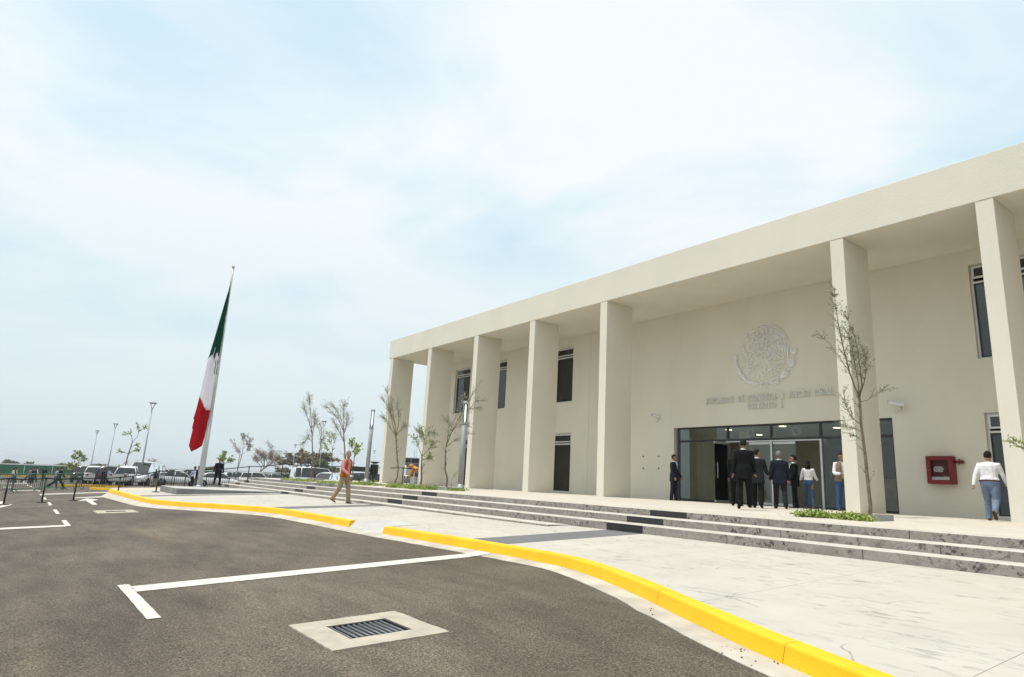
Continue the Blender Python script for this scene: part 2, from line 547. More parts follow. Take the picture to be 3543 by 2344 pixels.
class MB:
    def __init__(self):
        self.v, self.f, self.m, self.s = [], [], [], []

    def face(self, idx, mi=0, smooth=False):
        self.f.append(tuple(idx))
        self.m.append(mi)
        self.s.append(smooth)

    def quad(self, a, b, c, d, mi=0):
        k = len(self.v)
        self.v += [tuple(a), tuple(b), tuple(c), tuple(d)]
        self.face((k, k + 1, k + 2, k + 3), mi)

    def poly(self, pts, mi=0):
        k = len(self.v)
        self.v += [tuple(p) for p in pts]
        self.face(range(k, k + len(pts)), mi)

    def box(self, x0, x1, y0, y1, z0, z1, mi=0, M=None):
        k = len(self.v)
        P = [(x0, y0, z0), (x1, y0, z0), (x1, y1, z0), (x0, y1, z0), (x0, y0, z1), (x1, y0, z1), (x1, y1, z1), (x0, y1, z1)]
        if M is not None:
            P = [tuple(M @ Vector(p)) for p in P]
        self.v += P
        for q in ((0, 3, 2, 1), (4, 5, 6, 7), (0, 1, 5, 4), (1, 2, 6, 5), (2, 3, 7, 6), (3, 0, 4, 7)):
            self.face([k + i for i in q], mi)

    def hexa(self, P, mi=0):
        k = len(self.v)
        self.v += [tuple(p) for p in P]
        for q in ((0, 3, 2, 1), (4, 5, 6, 7), (0, 1, 5, 4), (1, 2, 6, 5), (2, 3, 7, 6), (3, 0, 4, 7)):
            self.face([k + i for i in q], mi)

    def prism(self, pts, z0, z1, mi=0):
        """vertical prism over a polygon; z0 and z1 may be functions of (x, y)"""
        n = len(pts)
        k = len(self.v)
        g0 = z0 if callable(z0) else (lambda x, y: z0)
        g1 = z1 if callable(z1) else (lambda x, y: z1)
        self.v += [(p[0], p[1], g0(p[0], p[1])) for p in pts] + [(p[0], p[1], g1(p[0], p[1])) for p in pts]
        self.face([k + i for i in reversed(range(n))], mi)
        self.face([k + n + i for i in range(n)], mi)
        for i in range(n):
            j = (i + 1) % n
            self.face((k + i, k + j, k + n + j, k + n + i), mi)

    def tube(self, pts, rad, n=8, mi=0, cap=True, smooth=True, flat=None):
        """tapered tube along a polyline; rad: number or list; flat: (rx factor, ry factor)"""
        pts = [Vector(p) for p in pts]
        if not isinstance(rad, (list, tuple)):
            rad = [rad] * len(pts)
        k0 = len(self.v)
        ref = None
        for i, p in enumerate(pts):
            if i == 0:
                t = pts[1] - pts[0]
            elif i == len(pts) - 1:
                t = pts[-1] - pts[-2]
            else:
                t = (pts[i + 1] - pts[i]).normalized() + (pts[i] - pts[i - 1]).normalized()
            if t.length < 1e-9:
                t = Vector((0, 0, 1))
            t.normalize()
            if ref is None:
                ref = Vector((1, 0, 0)) if abs(t.x) < 0.8 else Vector((0, 1, 0))
            u = (ref - t * ref.dot(t))
            if u.length < 1e-6:
                u = t.orthogonal()
            u.normalize()
            w = t.cross(u)
            ref = u
            for j in range(n):
                a = 2 * math.pi * j / n
                fu, fw = flat if flat else (1, 1)
                self.v.append(tuple(p + u * (math.cos(a) * rad[i] * fu) + w * (math.sin(a) * rad[i] * fw)))
        for i in range(len(pts) - 1):
            for j in range(n):
                a = k0 + i * n + j
                b = k0 + i * n + (j + 1) % n
                self.face((a, b, b + n, a + n), mi, smooth)
        if cap:
            self.face([k0 + j for j in reversed(range(n))], mi)
            e = k0 + (len(pts) - 1) * n
            self.face([e + j for j in range(n)], mi)

    def rings(self, rings, mi=0, smooth=True, cap=True):
        """loft of closed rings (lists of points with equal counts)"""
        k = len(self.v)
        n = len(rings[0])
        for r in rings:
            self.v += [tuple(p) for p in r]
        for i in range(len(rings) - 1):
            for j in range(n):
                a = k + i * n + j
                b = k + i * n + (j + 1) % n
                self.face((a, b, b + n, a + n), mi, smooth)
        if cap:
            self.face([k + j for j in reversed(range(n))], mi)
            e = k + (len(rings) - 1) * n
            self.face([e + j for j in range(n)], mi)

    def lathe(self, prof, c=(0, 0, 0), n=16, mi=0, axis='z', smooth=True):
        k = len(self.v)
        for r, h in prof:
            for j in range(n):
                a = 2 * math.pi * j / n
                if axis == 'z':
                    self.v.append((c[0] + r * math.cos(a), c[1] + r * math.sin(a), c[2] + h))
                elif axis == 'y':
                    self.v.append((c[0] + r * math.cos(a), c[1] + h, c[2] + r * math.sin(a)))
                else:
                    self.v.append((c[0] + h, c[1] + r * math.cos(a), c[2] + r * math.sin(a)))
        for i in range(len(prof) - 1):
            for j in range(n):
                a = k + i * n + j
                b = k + i * n + (j + 1) % n
                self.face((a, b, b + n, a + n), mi, smooth)
        self.face([k + j for j in reversed(range(n))], mi)
        e = k + (len(prof) - 1) * n
        self.face([e + j for j in range(n)], mi)

    def ball(self, c, r, n=8, m=6, mi=0):
        k = len(self.v)
        if not isinstance(r, (tuple, list)):
            r = (r, r, r)
        for i in range(m + 1):
            th = math.pi * i / m
            for j in range(n):
                a = 2 * math.pi * j / n
                self.v.append((c[0] + r[0] * math.sin(th) * math.cos(a), c[1] + r[1] * math.sin(th) * math.sin(a),
                               c[2] + r[2] * math.cos(th)))
        for i in range(m):
            for j in range(n):
                a = k + i * n + j
                b = k + i * n + (j + 1) % n
                self.face((a, a + n, b + n, b), mi, True)

    def mesh(self, name):
        me = bpy.data.meshes.new(name)
        me.from_pydata(self.v, [], self.f)
        me.polygons.foreach_set('material_index', self.m)
        me.polygons.foreach_set('use_smooth', self.s)
        me.update()
        return me

    def build(self, name, mats, parent=None, fix=True, bevel=0.0):
        me = self.mesh(name)
        if fix:
            bm = bmesh.new()
            bm.from_mesh(me)
            bmesh.ops.recalc_face_normals(bm, faces=bm.faces)
            bm.to_mesh(me)
            bm.free()
        if not isinstance(mats, (list, tuple)):
            mats = [mats]
        for mt in mats:
            me.materials.append(MATS[mt] if isinstance(mt, str) else mt)
        o = bpy.data.objects.new(name, me)
        COL.objects.link(o)
        if parent is not None:
            o.parent = parent
        if bevel > 0:
            bv = o.modifiers.new('bevel', 'BEVEL')
            bv.width = bevel
            bv.segments = 2
            bv.limit_method = 'ANGLE'
            bv.angle_limit = R_(40)
        return o


def tag(o, label, cat, group=None):
    o['label'] = label
    o['category'] = cat
    if group:
        o['group'] = group
    return o


def struct(o):
    o['kind'] = 'structure'
    return o


def thing(name, label, cat, loc=(0, 0, 0), rz=0.0, group=None):
    o = bpy.data.objects.new(name, None)
    o.empty_display_size = 0.2
    COL.objects.link(o)
    o.location = loc
    o.rotation_euler = (0, 0, rz)
    return tag(o, label, cat, group)


def link_copy(src, parent=None):
    c = src.copy()
    COL.objects.link(c)
    c.parent = parent
    return c


def dup(root, loc, rz, label=None, scale=None):
    r = link_copy(root)
    r.location = loc
    r.rotation_euler = (0, 0, rz)
    if scale:
        r.scale = (scale, scale, scale)
    if label:
        r['label'] = label
    for ch in list(root.children):
        c = link_copy(ch, r)
        for g in ch.children:
            link_copy(g, c)
    return r
# ------------------------------------------------------------------ large ground sheets


def clampf(v, a, b):
    return max(a, min(b, v))


def ground_z(x, y):
    return road_z(clampf(x, -190, 60), clampf(y, -45, 70))


HOLES = [(7.49, 8.02, -15.84, -15.27), (-11.4, -10.85, -15.72, -15.17)]


def sheet(name, xs, ys, zf, m, holes=()):
    b = MB()
    for y in ys:
        for x in xs:
            b.v.append((x, y, zf(x, y)))
    nx = len(xs)
    for j in range(len(ys) - 1):
        for i in range(nx - 1):
            a = j * nx + i
            cx, cy = (xs[i] + xs[i + 1]) / 2, (ys[j] + ys[j + 1]) / 2
            if any(h[0] < cx < h[1] and h[2] < cy < h[3] for h in holes):
                continue
            b.face((a, a + 1, a + nx + 1, a + nx))
    return b.build(name, m, fix=False)


struct(sheet('ground', [-9000, -3000, -1660, -900, -400, -260, -190, -150, -60, 0, 60, 400, 3000],
             [-4000, -900, -200, -45, -10, 30, 70, 300, 1500, 9000],
             lambda x, y: ground_z(x, y) - 0.06 - 70.0 * clampf((-x - 260) / 1400.0, 0, 1), 'ground_earth'))
road = struct(sheet('road', sorted([-146, -120, -90, -60, -40, -25, -15, -12, -8, 0, 16, 40, 7.49, 8.02, -11.4, -10.85]),
                    sorted([-44, -30, -22, -12, -10, -5, 5, 20, 40, 68, -15.84, -15.27, -15.72, -15.17]), road_z, 'asphalt', HOLES))
# ------------------------------------------------------------------ steps, terrace, plaza
XL, XR = -31.5, 19.0
YK = [(-6.665, -0.0253), (-7.41, -0.0258), (-8.01, -0.0287), (-8.63, -0.029)]


def ys_(k, x):
    return YK[k][0] + YK[k][1] * x


def zs_(k, x):
    if k == 0:
        return 0.02 * ys_(0, x)
    return (0, -0.2757 - 0.0003 * x, -0.417 + 0.0004 * x, -0.57)[k]


def on_step(px, py, k):
    d = ray(px, py)
    t = (YK[k][0] + YK[k][1] * CAM.x - CAM.y) / (d.y - YK[k][1] * d.x)
    return CAM + d * t


terrace = struct(bpy.data.objects.new('terrace', None))
COL.objects.link(terrace)
tcuts = [XL, -27.2, -22.4, -17.6, -12.8, -8.0, -3.2, 1.6, 6.4, 11.2, 16.0, XR]
for i in range(len(tcuts) - 1):
    for ya, yb in ((None, -3.1), (-3.1, 0.0), (0.0, 3.2), (3.2, 14.0)):
        b = MB()
        x0, x1 = tcuts[i] + 0.003, tcuts[i + 1] - 0.003
        f = lambda x: ys_(0, x) + 0.304
        q = [(x0, f(x0) if ya is None else ya + 0.003), (x1, f(x1) if ya is None else ya + 0.003), (x1, yb - 0.003), (x0, yb - 0.003)]
        b.prism(q, lambda x, y: terrace_z(x, y) - 0.30, terrace_z)
        o = b.build('terrace_slab', 'terrace_concrete', terrace)
b = MB()
b.prism([(XL + 0.02, -6.0), (XR - 0.02, -6.9), (XR - 0.02, 13.9), (XL + 0.02, 13.9)], -1.6, lambda x, y: terrace_z(x, y) - 0.012)
b.build('terrace_core', 'grey_concrete', terrace)

steps = struct(bpy.data.objects.new('steps', None))
COL.objects.link(steps)
rs = random.Random(4)
for k in range(4):
    x = XL - 0.0
    xend = XR if k < 3 else 2.0
    while x < xend - 0.1:
        ln = 2.38 + rs.uniform(-0.12, 0.12)
        x1 = min(xend, x + ln)
        if xend - x1 < 0.6:
            x1 = xend
        a, c = x + 0.003, x1 - 0.003
        back = (lambda u: ys_(0, u) + 0.30) if k == 0 else (lambda u: ys_(k - 1, u) - 0.003)
        zb = -1.5
        P = [(a, ys_(k, a), zb), (c, ys_(k, c), zb), (c, back(c), zb), (a, back(a), zb),
             (a, ys_(k, a), zs_(k, a)), (c, ys_(k, c), zs_(k, c)), (c, back(c), zs_(k, c) + 0.004), (a, back(a), zs_(k, a) + 0.004)]
        b = MB()
        b.hexa(P, 0)
        b.m[1] = 1
        b.build('step_block', ['riser_stone', 'step_tread'], steps, bevel=0.012)
        x = x1
BLK = [[(2230, 2354, 1770), (2176, 2302, 1795), (2112, 2239, 1822)],
       [(1446, 1499, 1700), (1401, 1452, 1716), (1349, 1398, 1731)],
       [(1099, 1128, 1678.5), (1061.5, 1089.6, 1690), (1022.6, 1050, 1701), (984, 1011.5, 1710.8)],
       [(877.5, 895, 1658.5), (845.6, 862, 1667.4), (817, 832, 1676), (785, 800, 1683.4)]]
BANDX = []
for S in BLK:
    xs0 = [on_step(l, y, k).x for k, (l, r, y) in enumerate(S)]
    xs1 = [on_step(r, y, k).x for k, (l, r, y) in enumerate(S)]
    xa, xb = sum(xs0) / len(xs0), sum(xs1) / len(xs1)
    BANDX.append((xa, xb))
    for k in range(len(S)):
        zl = zs_(k + 1, xa) if k < len(S) - 1 else plaza_z(xa, ys_(k, xa))
        zl = min(zl, zs_(k, xa) - 0.08)
        b = MB()
        w = 0.004
        b.hexa([(xa, ys_(k, xa) - w, zl + 0.006), (xb, ys_(k, xb) - w, zl + 0.006), (xb, ys_(k, xb) + 0.01, zl + 0.006), (xa, ys_(k, xa) + 0.01, zl + 0.006),
                (xa, ys_(k, xa) - w, zs_(k, xa) - 0.008), (xb, ys_(k, xb) - w, zs_(k, xb) - 0.008), (xb, ys_(k, xb) + 0.01, zs_(k, xb) - 0.008), (xa, ys_(k, xa) + 0.01, zs_(k, xa) - 0.008)])
        b.build('black_riser_plate', 'black_band', steps)
print('BANDX', BANDX)

KL = [(-26.0, -14.05), (-22, -14.02), (-18, -14.0), (-15.5, -13.98), (-13.9, -13.88), (-12.6, -13.62), (-11.2, -13.12), (-9.8, -12.56),
      (-8.5, -12.1), (-7.4, -11.79), (-6.3, -11.64), (-5, -11.6), (-3, -11.6), (-1.49, -11.62)]
KR = [(0.29, -11.63), (2, -11.57), (4, -11.52), (5.3, -11.53), (6.13, -11.6), (6.86, -11.8), (7.57, -12.07), (8.2, -12.34), (8.8, -12.63),
      (9.28, -12.86), (9.66, -13.03), (10.2, -13.28), (10.7, -13.48), (11.2, -13.68), (12, -13.93), (13.5, -14.2), (18.9, -14.3)]


def catmull(P, step=0.25):
    out = []
    P = [Vector((p[0], p[1], 0)) for p in P]
    Q = [P[0] * 2 - P[1]] + P + [P[-1] * 2 - P[-2]]
    for i in range(1, len(Q) - 2):
        n = max(1, int((Q[i + 1] - Q[i]).length / step))
        for j in range(n):
            t = j / n
            a, b_, c, d = Q[i - 1], Q[i], Q[i + 1], Q[i + 2]
            out.append(0.5 * ((2 * b_) + (c - a) * t + (2 * a - 5 * b_ + 4 * c - d) * t * t + (3 * b_ - a - 3 * c + d) * t ** 3))
    out.append(P[-1])
    return out


def yk_inner(x):
    """kerb inner line Y at x"""
    pts = INNER
    if x <= pts[0].x:
        return pts[0].y
    for a, c in zip(pts, pts[1:]):
        if a.x <= x <= c.x:
            t = (x - a.x) / max(1e-9, c.x - a.x)
            return a.y + (c.y - a.y) * t
    return pts[-1].y


INNER = catmull(KL) + catmull(KR)
KH = 0.14


def kerb_run(P, parent, seg=2.2):
    """yellow kerb stones with open joints along a polyline (inner top edge)"""
    L = [0]
    for a, c in zip(P, P[1:]):
        L.append(L[-1] + (c - a).length)

    def at(s):
        s = clampf(s, 0, L[-1])
        for i in range(len(P) - 1):
            if s <= L[i + 1] + 1e-9:
                t = (s - L[i]) / max(1e-9, L[i + 1] - L[i])
                return P[i].lerp(P[i + 1], t), (P[i + 1] - P[i]).normalized()
    n = max(1, round(L[-1] / seg))
    for i in range(n):
        s0, s1 = L[-1] * i / n + 0.003, L[-1] * (i + 1) / n - 0.003
        m = 8
        rings = []
        for j in range(m + 1):
            p, t = at(s0 + (s1 - s0) * j / m)
            nrm = Vector((t.y, -t.x, 0))
            if nrm.y > 0:
                nrm = -nrm
            z = plaza_z(p.x, p.y)
            jit = 0.004 * noise.noise(Vector((p.x * 2, p.y * 2, 1)))
            prof = [(0.0, 0.010), (0.125, 0.008), (0.142, -0.002), (0.150 + jit, -0.016), (0.176 + jit, -KH + 0.005), (0.182, -0.35), (0.0, -0.35)]
            endf = 0.0
            rings.append([p + nrm * u + Vector((0, 0, z + h)) for u, h in prof])
        b = MB()
        b.rings(rings, 0, smooth=False)
        b.build('kerb_stone', 'yellow_paint', parent)


kerb = struct(bpy.data.objects.new('kerb', None))
COL.objects.link(kerb)
kerb_run(catmull(KL), kerb)
kerb_run(catmull(KR), kerb)
# return of the kerb round the far end of the plaza
kerb_run([Vector((-26.0, y, 0)) for y in (-14.05, -13.0, -11.8, -10.4, -9.0)], kerb)

# gutter strip at the kerb foot
gut = struct(bpy.data.objects.new('gutter', None))
COL.objects.link(gut)
GP = catmull(KL + KR)
for i0 in range(0, len(GP) - 1, 12):
    seg = GP[i0:i0 + 13]
    if len(seg) < 2:
        continue
    b = MB()
    rings = []
    for j, p in enumerate(seg):
        t = (seg[min(j + 1, len(seg) - 1)] - seg[max(j - 1, 0)]).normalized()
        nrm = Vector((t.y, -t.x, 0))
        if nrm.y > 0:
            nrm = -nrm
        wj = 0.46 + 0.03 * noise.noise(Vector((p.x * 3, p.y * 3, 0))) + 0.012 * noise.noise(Vector((p.x * 11, p.y * 11, 5)))
        a, c = p + nrm * 0.15, p + nrm * wj
        za = max(plaza_z(p.x, p.y) - KH, road_z(a.x, a.y) + 0.006)
        zc = road_z(c.x, c.y) + 0.006
        rings.append([(a.x, a.y, za), (c.x, c.y, zc), (c.x, c.y, zc - 0.2), (a.x, a.y, za - 0.2)])
    b.rings(rings, 0, smooth=False)
    b.build('gutter_strip', 'gutter_concrete', gut)

# dropped kerb between the two runs
b = MB()
for (xa, xb, za, zb) in ((-1.49, -1.05, 1, 0), (-1.05, -0.12, 0, 0), (-0.12, 0.29, 0, 1)):
    def rz(x, y, f):
        return plaza_z(x, y) - (1 - f) * (KH - 0.02)
    b.quad((xa, -10.9, plaza_z(xa, -10.9) + 0.004), (xb, -10.9, plaza_z(xb, -10.9) + 0.004), (xb, -11.64, rz(xb, -11.64, zb) + 0.006), (xa, -11.64, rz(xa, -11.64, za) + 0.006))
    b.quad((xa, -11.64, rz(xa, -11.64, za) + 0.006), (xb, -11.64, rz(xb, -11.64, zb) + 0.006), (xb, -11.83, road_z(xb, -11.83) + 0.012), (xa, -11.83, road_z(xa, -11.83) + 0.012))
b.build('ramp', 'light_concrete', kerb)

plaza = struct(bpy.data.objects.new('plaza', None))
COL.objects.link(plaza)
cuts = [(-26.0, 0)]
bands = sorted([BANDX[0], BANDX[1], (BANDX[2][0], BANDX[2][1])])
xx = -26.0
segs = []
for (ba, bb) in bands:
    n = max(1, round((ba - xx) / 2.5))
    for i in range(n):
        segs.append((xx + (ba - xx) * i / n, xx + (ba - xx) * (i + 1) / n, False))
    segs.append((ba, bb, True))
    xx = bb
n = round((18.9 - xx) / 2.47)
for i in range(n):
    segs.append((xx + (18.9 - xx) * i / n, xx + (18.9 - xx) * (i + 1) / n, False))
for (xa, xb, dk) in segs:
    a, c = xa + 0.0025, xb - 0.0025
    if c > -1.49 and a < 0.29:
        lim = -10.9
    else:
        lim = None
    N = 10
    lower = []
    for j in range(N + 1):
        x = a + (c - a) * j / N
        y = yk_inner(x) + 0.003
        lower.append((x, y))
    kk = 3 if xa < -4 else 2
    upper = [(c, ys_(kk, c) - 0.003), (a, ys_(kk, a) - 0.003)]
    if lim is not None:
        lower = []
        for j in range(N * 3 + 1):
            x = a + (c - a) * j / (N * 3)
            y = -10.902 if -1.49 < x < 0.29 else yk_inner(x) + 0.003
            lower.append((x, y))
    b = MB()
    b.prism(lower + upper, lambda x, y: plaza_z(x, y) - 0.15, plaza_z)
    b.build('paving_slab', 'dark_band' if dk else 'stamped_concrete', plaza)
b = MB()
b.prism([(-25.9, -13.8), (-14, -13.75), (-7, -11.7), (-2.0, -11.55), (-1.9, -10.8), (0.8, -10.8), (0.9, -11.5), (6, -11.5), (9, -12.6), (18.8, -14.2), (18.8, -7.0), (-25.9, -7.0)], -1.7, lambda x, y: plaza_z(x, y) - 0.03)
# keep the core clear of the ramp
b.build('plaza_core', 'grey_concrete', plaza)
# ground of the plaza that continues to the far left, behind the platform
b = MB()
b.prism([(-31.5, -13.6), (-26.003, -14.0), (-26.003, -8.0), (-31.5, -7.9)], -2.0, lambda x, y: plaza_z(-26, y) - 0.004 + 0.02 * (x + 26))
b.build('paving_slab', 'stamped_concrete', plaza)

# ------------------------------------------------------------------ painted markings
marks = struct(bpy.data.objects.new('road_markings', None))
COL.objects.link(marks)


def mark(name, pts, m='white_line', dz=0.006, zf=road_z, jag=0.0):
    """flat painted patch, subdivided so that it hugs the road"""
    b = MB()
    out = []
    n = len(pts)
    for i in range(n):
        a, c = Vector(pts[i]), Vector(pts[(i + 1) % n])
        k = max(1, int((c - a).length / 0.12)) if jag > 0 else 1
        for j in range(k):
            p = a.lerp(c, j / k)
            if jag and j > 0:
                t = (c - a).normalized()
                nn = Vector((t.y, -t.x))
                p = p + nn * jag * noise.noise(Vector((p.x * 9, p.y * 9, 3)))
            out.append((p.x, p.y))
    b.poly([(x, y, zf(x, y) + dz) for x, y in out])
    return b.build(name, m, marks, fix=False)


def line_w(name, a, c, w, **kw):
    a, c = Vector(a[:2]), Vector(c[:2])
    t = (c - a).normalized()
    nn = Vector((-t.y, t.x)) * w / 2
    pts = [a - nn, c - nn, c + nn, a + nn]
    return mark(name, [tuple(p) for p in pts], **kw)


mark('bay_line', [(4.66, -16.93), (4.24, -12.16), (3.85, -12.03), (4.24, -16.93)], jag=0.006)
mark('bay_line', [(4.235, -12.165), (4.215, -11.74), (3.83, -11.74), (3.855, -12.035)], dz=0.0, zf=lambda x, y: road_z(x, y) + 0.010 + 0.022 * clampf((y + 12.03) / 0.33, 0, 1), jag=0.004)
mark('bay_line', [(4.07, -17.055), (6.25, -17.055), (6.25, -16.935), (4.07, -16.935)], jag=0.008)


def quad_px(name, P, m='white_line', dz=0.006, jag=0.0):
    pts = [on(px, py, road_z) for px, py in P]
    return mark(name, [(p.x, p.y) for p in pts], m, dz, jag=jag)


quad_px('bay_line', [(0, 1834), (0, 1828), (225, 1818), (228, 1823)])
quad_px('bay_line', [(212, 1802), (229, 1801), (246, 1821), (226, 1822)])
quad_px('lane_dash', [(182, 1765), (195, 1764), (207, 1779), (195, 1780)])
quad_px('lane_dash', [(163, 1739), (172, 1738.5), (181, 1749), (170, 1750)])
quad_px('lane_dash', [(149, 1722.5), (157, 1722), (162, 1729), (153, 1730)])
quad_px('lane_dash', [(136, 1711), (142, 1710.5), (147, 1714), (140, 1715)])
quad_px('arrow', [(270, 1735), (297, 1725.5), (341, 1730), (320, 1734), (337, 1747), (320, 1747.5), (296, 1733)])
quad_px('bay_line', [(140, 1713), (146, 1710), (380, 1703), (382, 1705)])
quad_px('arrow', [(0, 1758), (45, 1747), (28, 1746), (0, 1751)])
quad_px('arrow', [(0, 1745), (8, 1745), (10, 1736), (0, 1736)])
quad_px('bay_line', [(258, 1725), (258, 1723), (358, 1718), (360, 1721)])
for k, (x, y) in enumerate([(78, 1668), (86, 1672), (92, 1679), (102, 1683), (110, 1689), (130, 1699)]):
    quad_px('lane_dash', [(x, y), (x + 6, y - 0.4), (x + 9, y + 2.4), (x + 2.5, y + 2.8)])
quad_px('bay_line', [(0, 1673), (0, 1671.6), (95, 1673), (95, 1674.6)])
quad_px('bay_line', [(8, 1687), (8, 1685.5), (44, 1686), (44, 1687.5)])
quad_px('bay_line', [(30, 1700), (30, 1698.8), (140, 1696), (140, 1697.4)])

# ------------------------------------------------------------------ storm drain in front
DX0, DX1, DY0, DY1 = 7.25, 8.27, -16.09, -15.05


def drain(x0, x1, y0, y1, gx0, gx1, gy0, gy1, nb, label, small=False):
    zc = road_z((x0 + x1) / 2, (y0 + y1) / 2)
    zz = lambda x, y: road_z(x, y) + 0.012
    zt = lambda x, y: road_z(x, y) - 0.25
    t = thing('storm_drain', label, 'drain', ((x0 + x1) / 2, (y0 + y1) / 2, zc))
    ox, oy, oz = t.location
    rr = random.Random(3)

    def loc(pts):
        return [(p[0] - ox, p[1] - oy) for p in pts]

    def edge(pa, pb):
        out = []
        k = 14
        for j in range(k):
            f = j / k
            jj = .007 if 0 < j else 0.0
            out.append((pa[0] + (pb[0] - pa[0]) * f + rr.uniform(-jj, jj), pa[1] + (pb[1] - pa[1]) * f + rr.uniform(-jj, jj)))
        out.append(pb)
        return out
    L = lambda f: (lambda x, y: f(x + ox, y + oy) - oz)
    g = 0.002
    # four cast slabs round the opening
    for pts in ([edge((x0, y0), (x1, y0)) + [(x1, gy0), (x0, gy0)]], [edge((x1, y1), (x0, y1)) + [(x0, gy1), (x1, gy1)]],
                [edge((x0, gy1 - g), (x0, gy0 + g)) + [(gx0, gy0 + g), (gx0, gy1 - g)]], [edge((x1, gy0 + g), (x1, gy1 - g)) + [(gx1, gy1 - g), (gx1, gy0 + g)]]):
        b = MB()
        b.prism(loc(pts[0]), L(zt), L(zz))
        b.build('collar_slab', 'slab_concrete', t)
    # steel angle frame and bars
    fr = MB()
    w = 0.022
    for (a0, a1, b0, b1) in ((gx0, gx1, gy0, gy0 + w), (gx0, gx1, gy1 - w, gy1), (gx0, gx0 + w, gy0 + w, gy1 - w), (gx1 - w, gx1, gy0 + w, gy1 - w)):
        fr.prism(loc([(a0 + .001, b0 + .001), (a1 - .001, b0 + .001), (a1 - .001, b1 - .001), (a0 + .001, b1 - .001)]), L(lambda x, y: zz(x, y) - 0.07), L(lambda x, y: zz(x, y) - 0.004))
    fr.build('grate_frame', 'dark_frame', t)
    for i in range(nb):
        y = gy0 + w + (gy1 - gy0 - 2 * w) * (i + 0.5) / nb - 0.012
        b = MB()
        za, zb_ = zz(gx0, y) - 0.018 - oz, zz(gx1, y) - 0.018 - oz
        b.tube([(gx0 + w - ox, y - oy, za), (gx1 - w - ox, y - oy, zb_)], 0.0125, 10)
        b.build('grate_bar', 'bar_steel', t)
    b = MB()
    zpit = -0.6
    b.quad((gx0 - ox, gy0 - oy, zpit), (gx1 - ox, gy0 - oy, zpit), (gx1 - ox, gy1 - oy, zpit), (gx0 - ox, gy1 - oy, zpit))
    for (p, q) in (((gx0, gy0), (gx1, gy0)), ((gx1, gy0), (gx1, gy1)), ((gx1, gy1), (gx0, gy1)), ((gx0, gy1), (gx0, gy0))):
        b.quad((p[0] - ox, p[1] - oy, zpit), (q[0] - ox, q[1] - oy, zpit), (q[0] - ox, q[1] - oy, -0.03), (p[0] - ox, p[1] - oy, -0.03))
    b.build('pit', 'pit_dark', t)
    return t


drain(DX0, DX1, DY0, DY1, 7.49, 8.02, -15.84, -15.27, 10, 'square concrete storm drain with dark steel bar grate in the foreground asphalt')
drain(-11.9, -10.3, -16.0, -14.9, -11.4, -10.85, -15.72, -15.17, 9, 'far flat storm drain with pale concrete collar near the yellow kerb')
# ------------------------------------------------------------------ courthouse
COLX = [-24.594, -19.712, -14.849, -10.121, -5.428, 4.235, 7.967, 12.70, 17.4]
CW, CD, YW, HS, HT = 0.393, 1.489, 3.449, 7.84, 9.045
bldg = thing('courthouse', 'long cream two-storey courthouse with tall square columns and deep roof beam', 'building', (0, 0, 0))
WIN = []                                   # x0, x1, z0, z1
for xa, xb in ((-22.1, -20.35), (-18.28, -16.53), (-12.59, -10.84), (6.60, 8.35), (11.9, 13.65)):
    WIN.append((xa, xb, 4.50, 7.36))
    if xa != -18.28:
        sh = 1.15 if xa == -22.1 else 0.0
        WIN.append((xa + sh, xb + sh, 0.05, 2.94))
ENT = (-4.45, 4.14, 0.0, 2.93)
XB0, XB1 = -24.85, 20.0


def wall_grid(b, x0, x1, z0, z1, y, holes, depth):
    xs = sorted({x0, x1} | {h[0] for h in holes} | {h[1] for h in holes})
    zs = sorted({z0, z1} | {h[2] for h in holes} | {h[3] for h in holes})
    for i in range(len(xs) - 1):
        for j in range(len(zs) - 1):
            cx, cz = (xs[i] + xs[i + 1]) / 2, (zs[j] + zs[j + 1]) / 2
            if any(h[0] < cx < h[1] and h[2] < cz < h[3] for h in holes):
                continue
            b.quad((xs[i], y, zs[j]), (xs[i + 1], y, zs[j]), (xs[i + 1], y, zs[j + 1]), (xs[i], y, zs[j + 1]))
            b.quad((xs[i + 1], y + depth, zs[j]), (xs[i], y + depth, zs[j]), (xs[i], y + depth, zs[j + 1]), (xs[i + 1], y + depth, zs[j + 1]))
    for (a, c, d, e) in holes:
        b.quad((a, y, d), (a, y, e), (a, y + depth, e), (a, y + depth, d))
        b.quad((c, y, e), (c, y, d), (c, y + depth, d), (c, y + depth, e))
        b.quad((a, y, e), (c, y, e), (c, y + depth, e), (a, y + depth, e))
        b.quad((c, y, d), (a, y, d), (a, y + depth, d), (c, y + depth, d))


b = MB()
JX = -9.595
wall_grid(b, XB0, JX - 0.008, -0.05, HS, YW, [w for w in WIN if w[1] < JX], 0.28)
wall_grid(b, JX + 0.008, XB1, -0.05, HS, YW, [w for w in WIN if w[0] > JX] + [ENT], 0.28)
b.quad((JX - 0.008, YW + 0.012, -0.05), (JX + 0.008, YW + 0.012, -0.05), (JX + 0.008, YW + 0.012, HS), (JX - 0.008, YW + 0.012, HS))
b.quad((JX - 0.008, YW, -0.05), (JX - 0.008, YW + .012, -0.05), (JX - 0.008, YW + .012, HS), (JX - 0.008, YW, HS))
b.quad((JX + 0.008, YW + .012, -0.05), (JX + 0.008, YW, -0.05), (JX + 0.008, YW, HS), (JX + 0.008, YW + .012, HS))
b.box(XB0, XB0 + 0.28, YW + 0.281, 14.0, -0.05, HS)
b.box(XB0, XB1, 14.0, 14.25, -0.05, HS)
b.box(XB1 - 0.3, XB1 - 0.02, YW + 0.281, 13.99, -0.05, HS)
b.build('wall', 'cream_stucco', bldg, fix=False)
b = MB()
b.box(XB0, XB1, -0.012, 14.3, HS, HT)
b.build('roof_beam', 'cream_stucco', bldg, bevel=0.012)
b = MB()
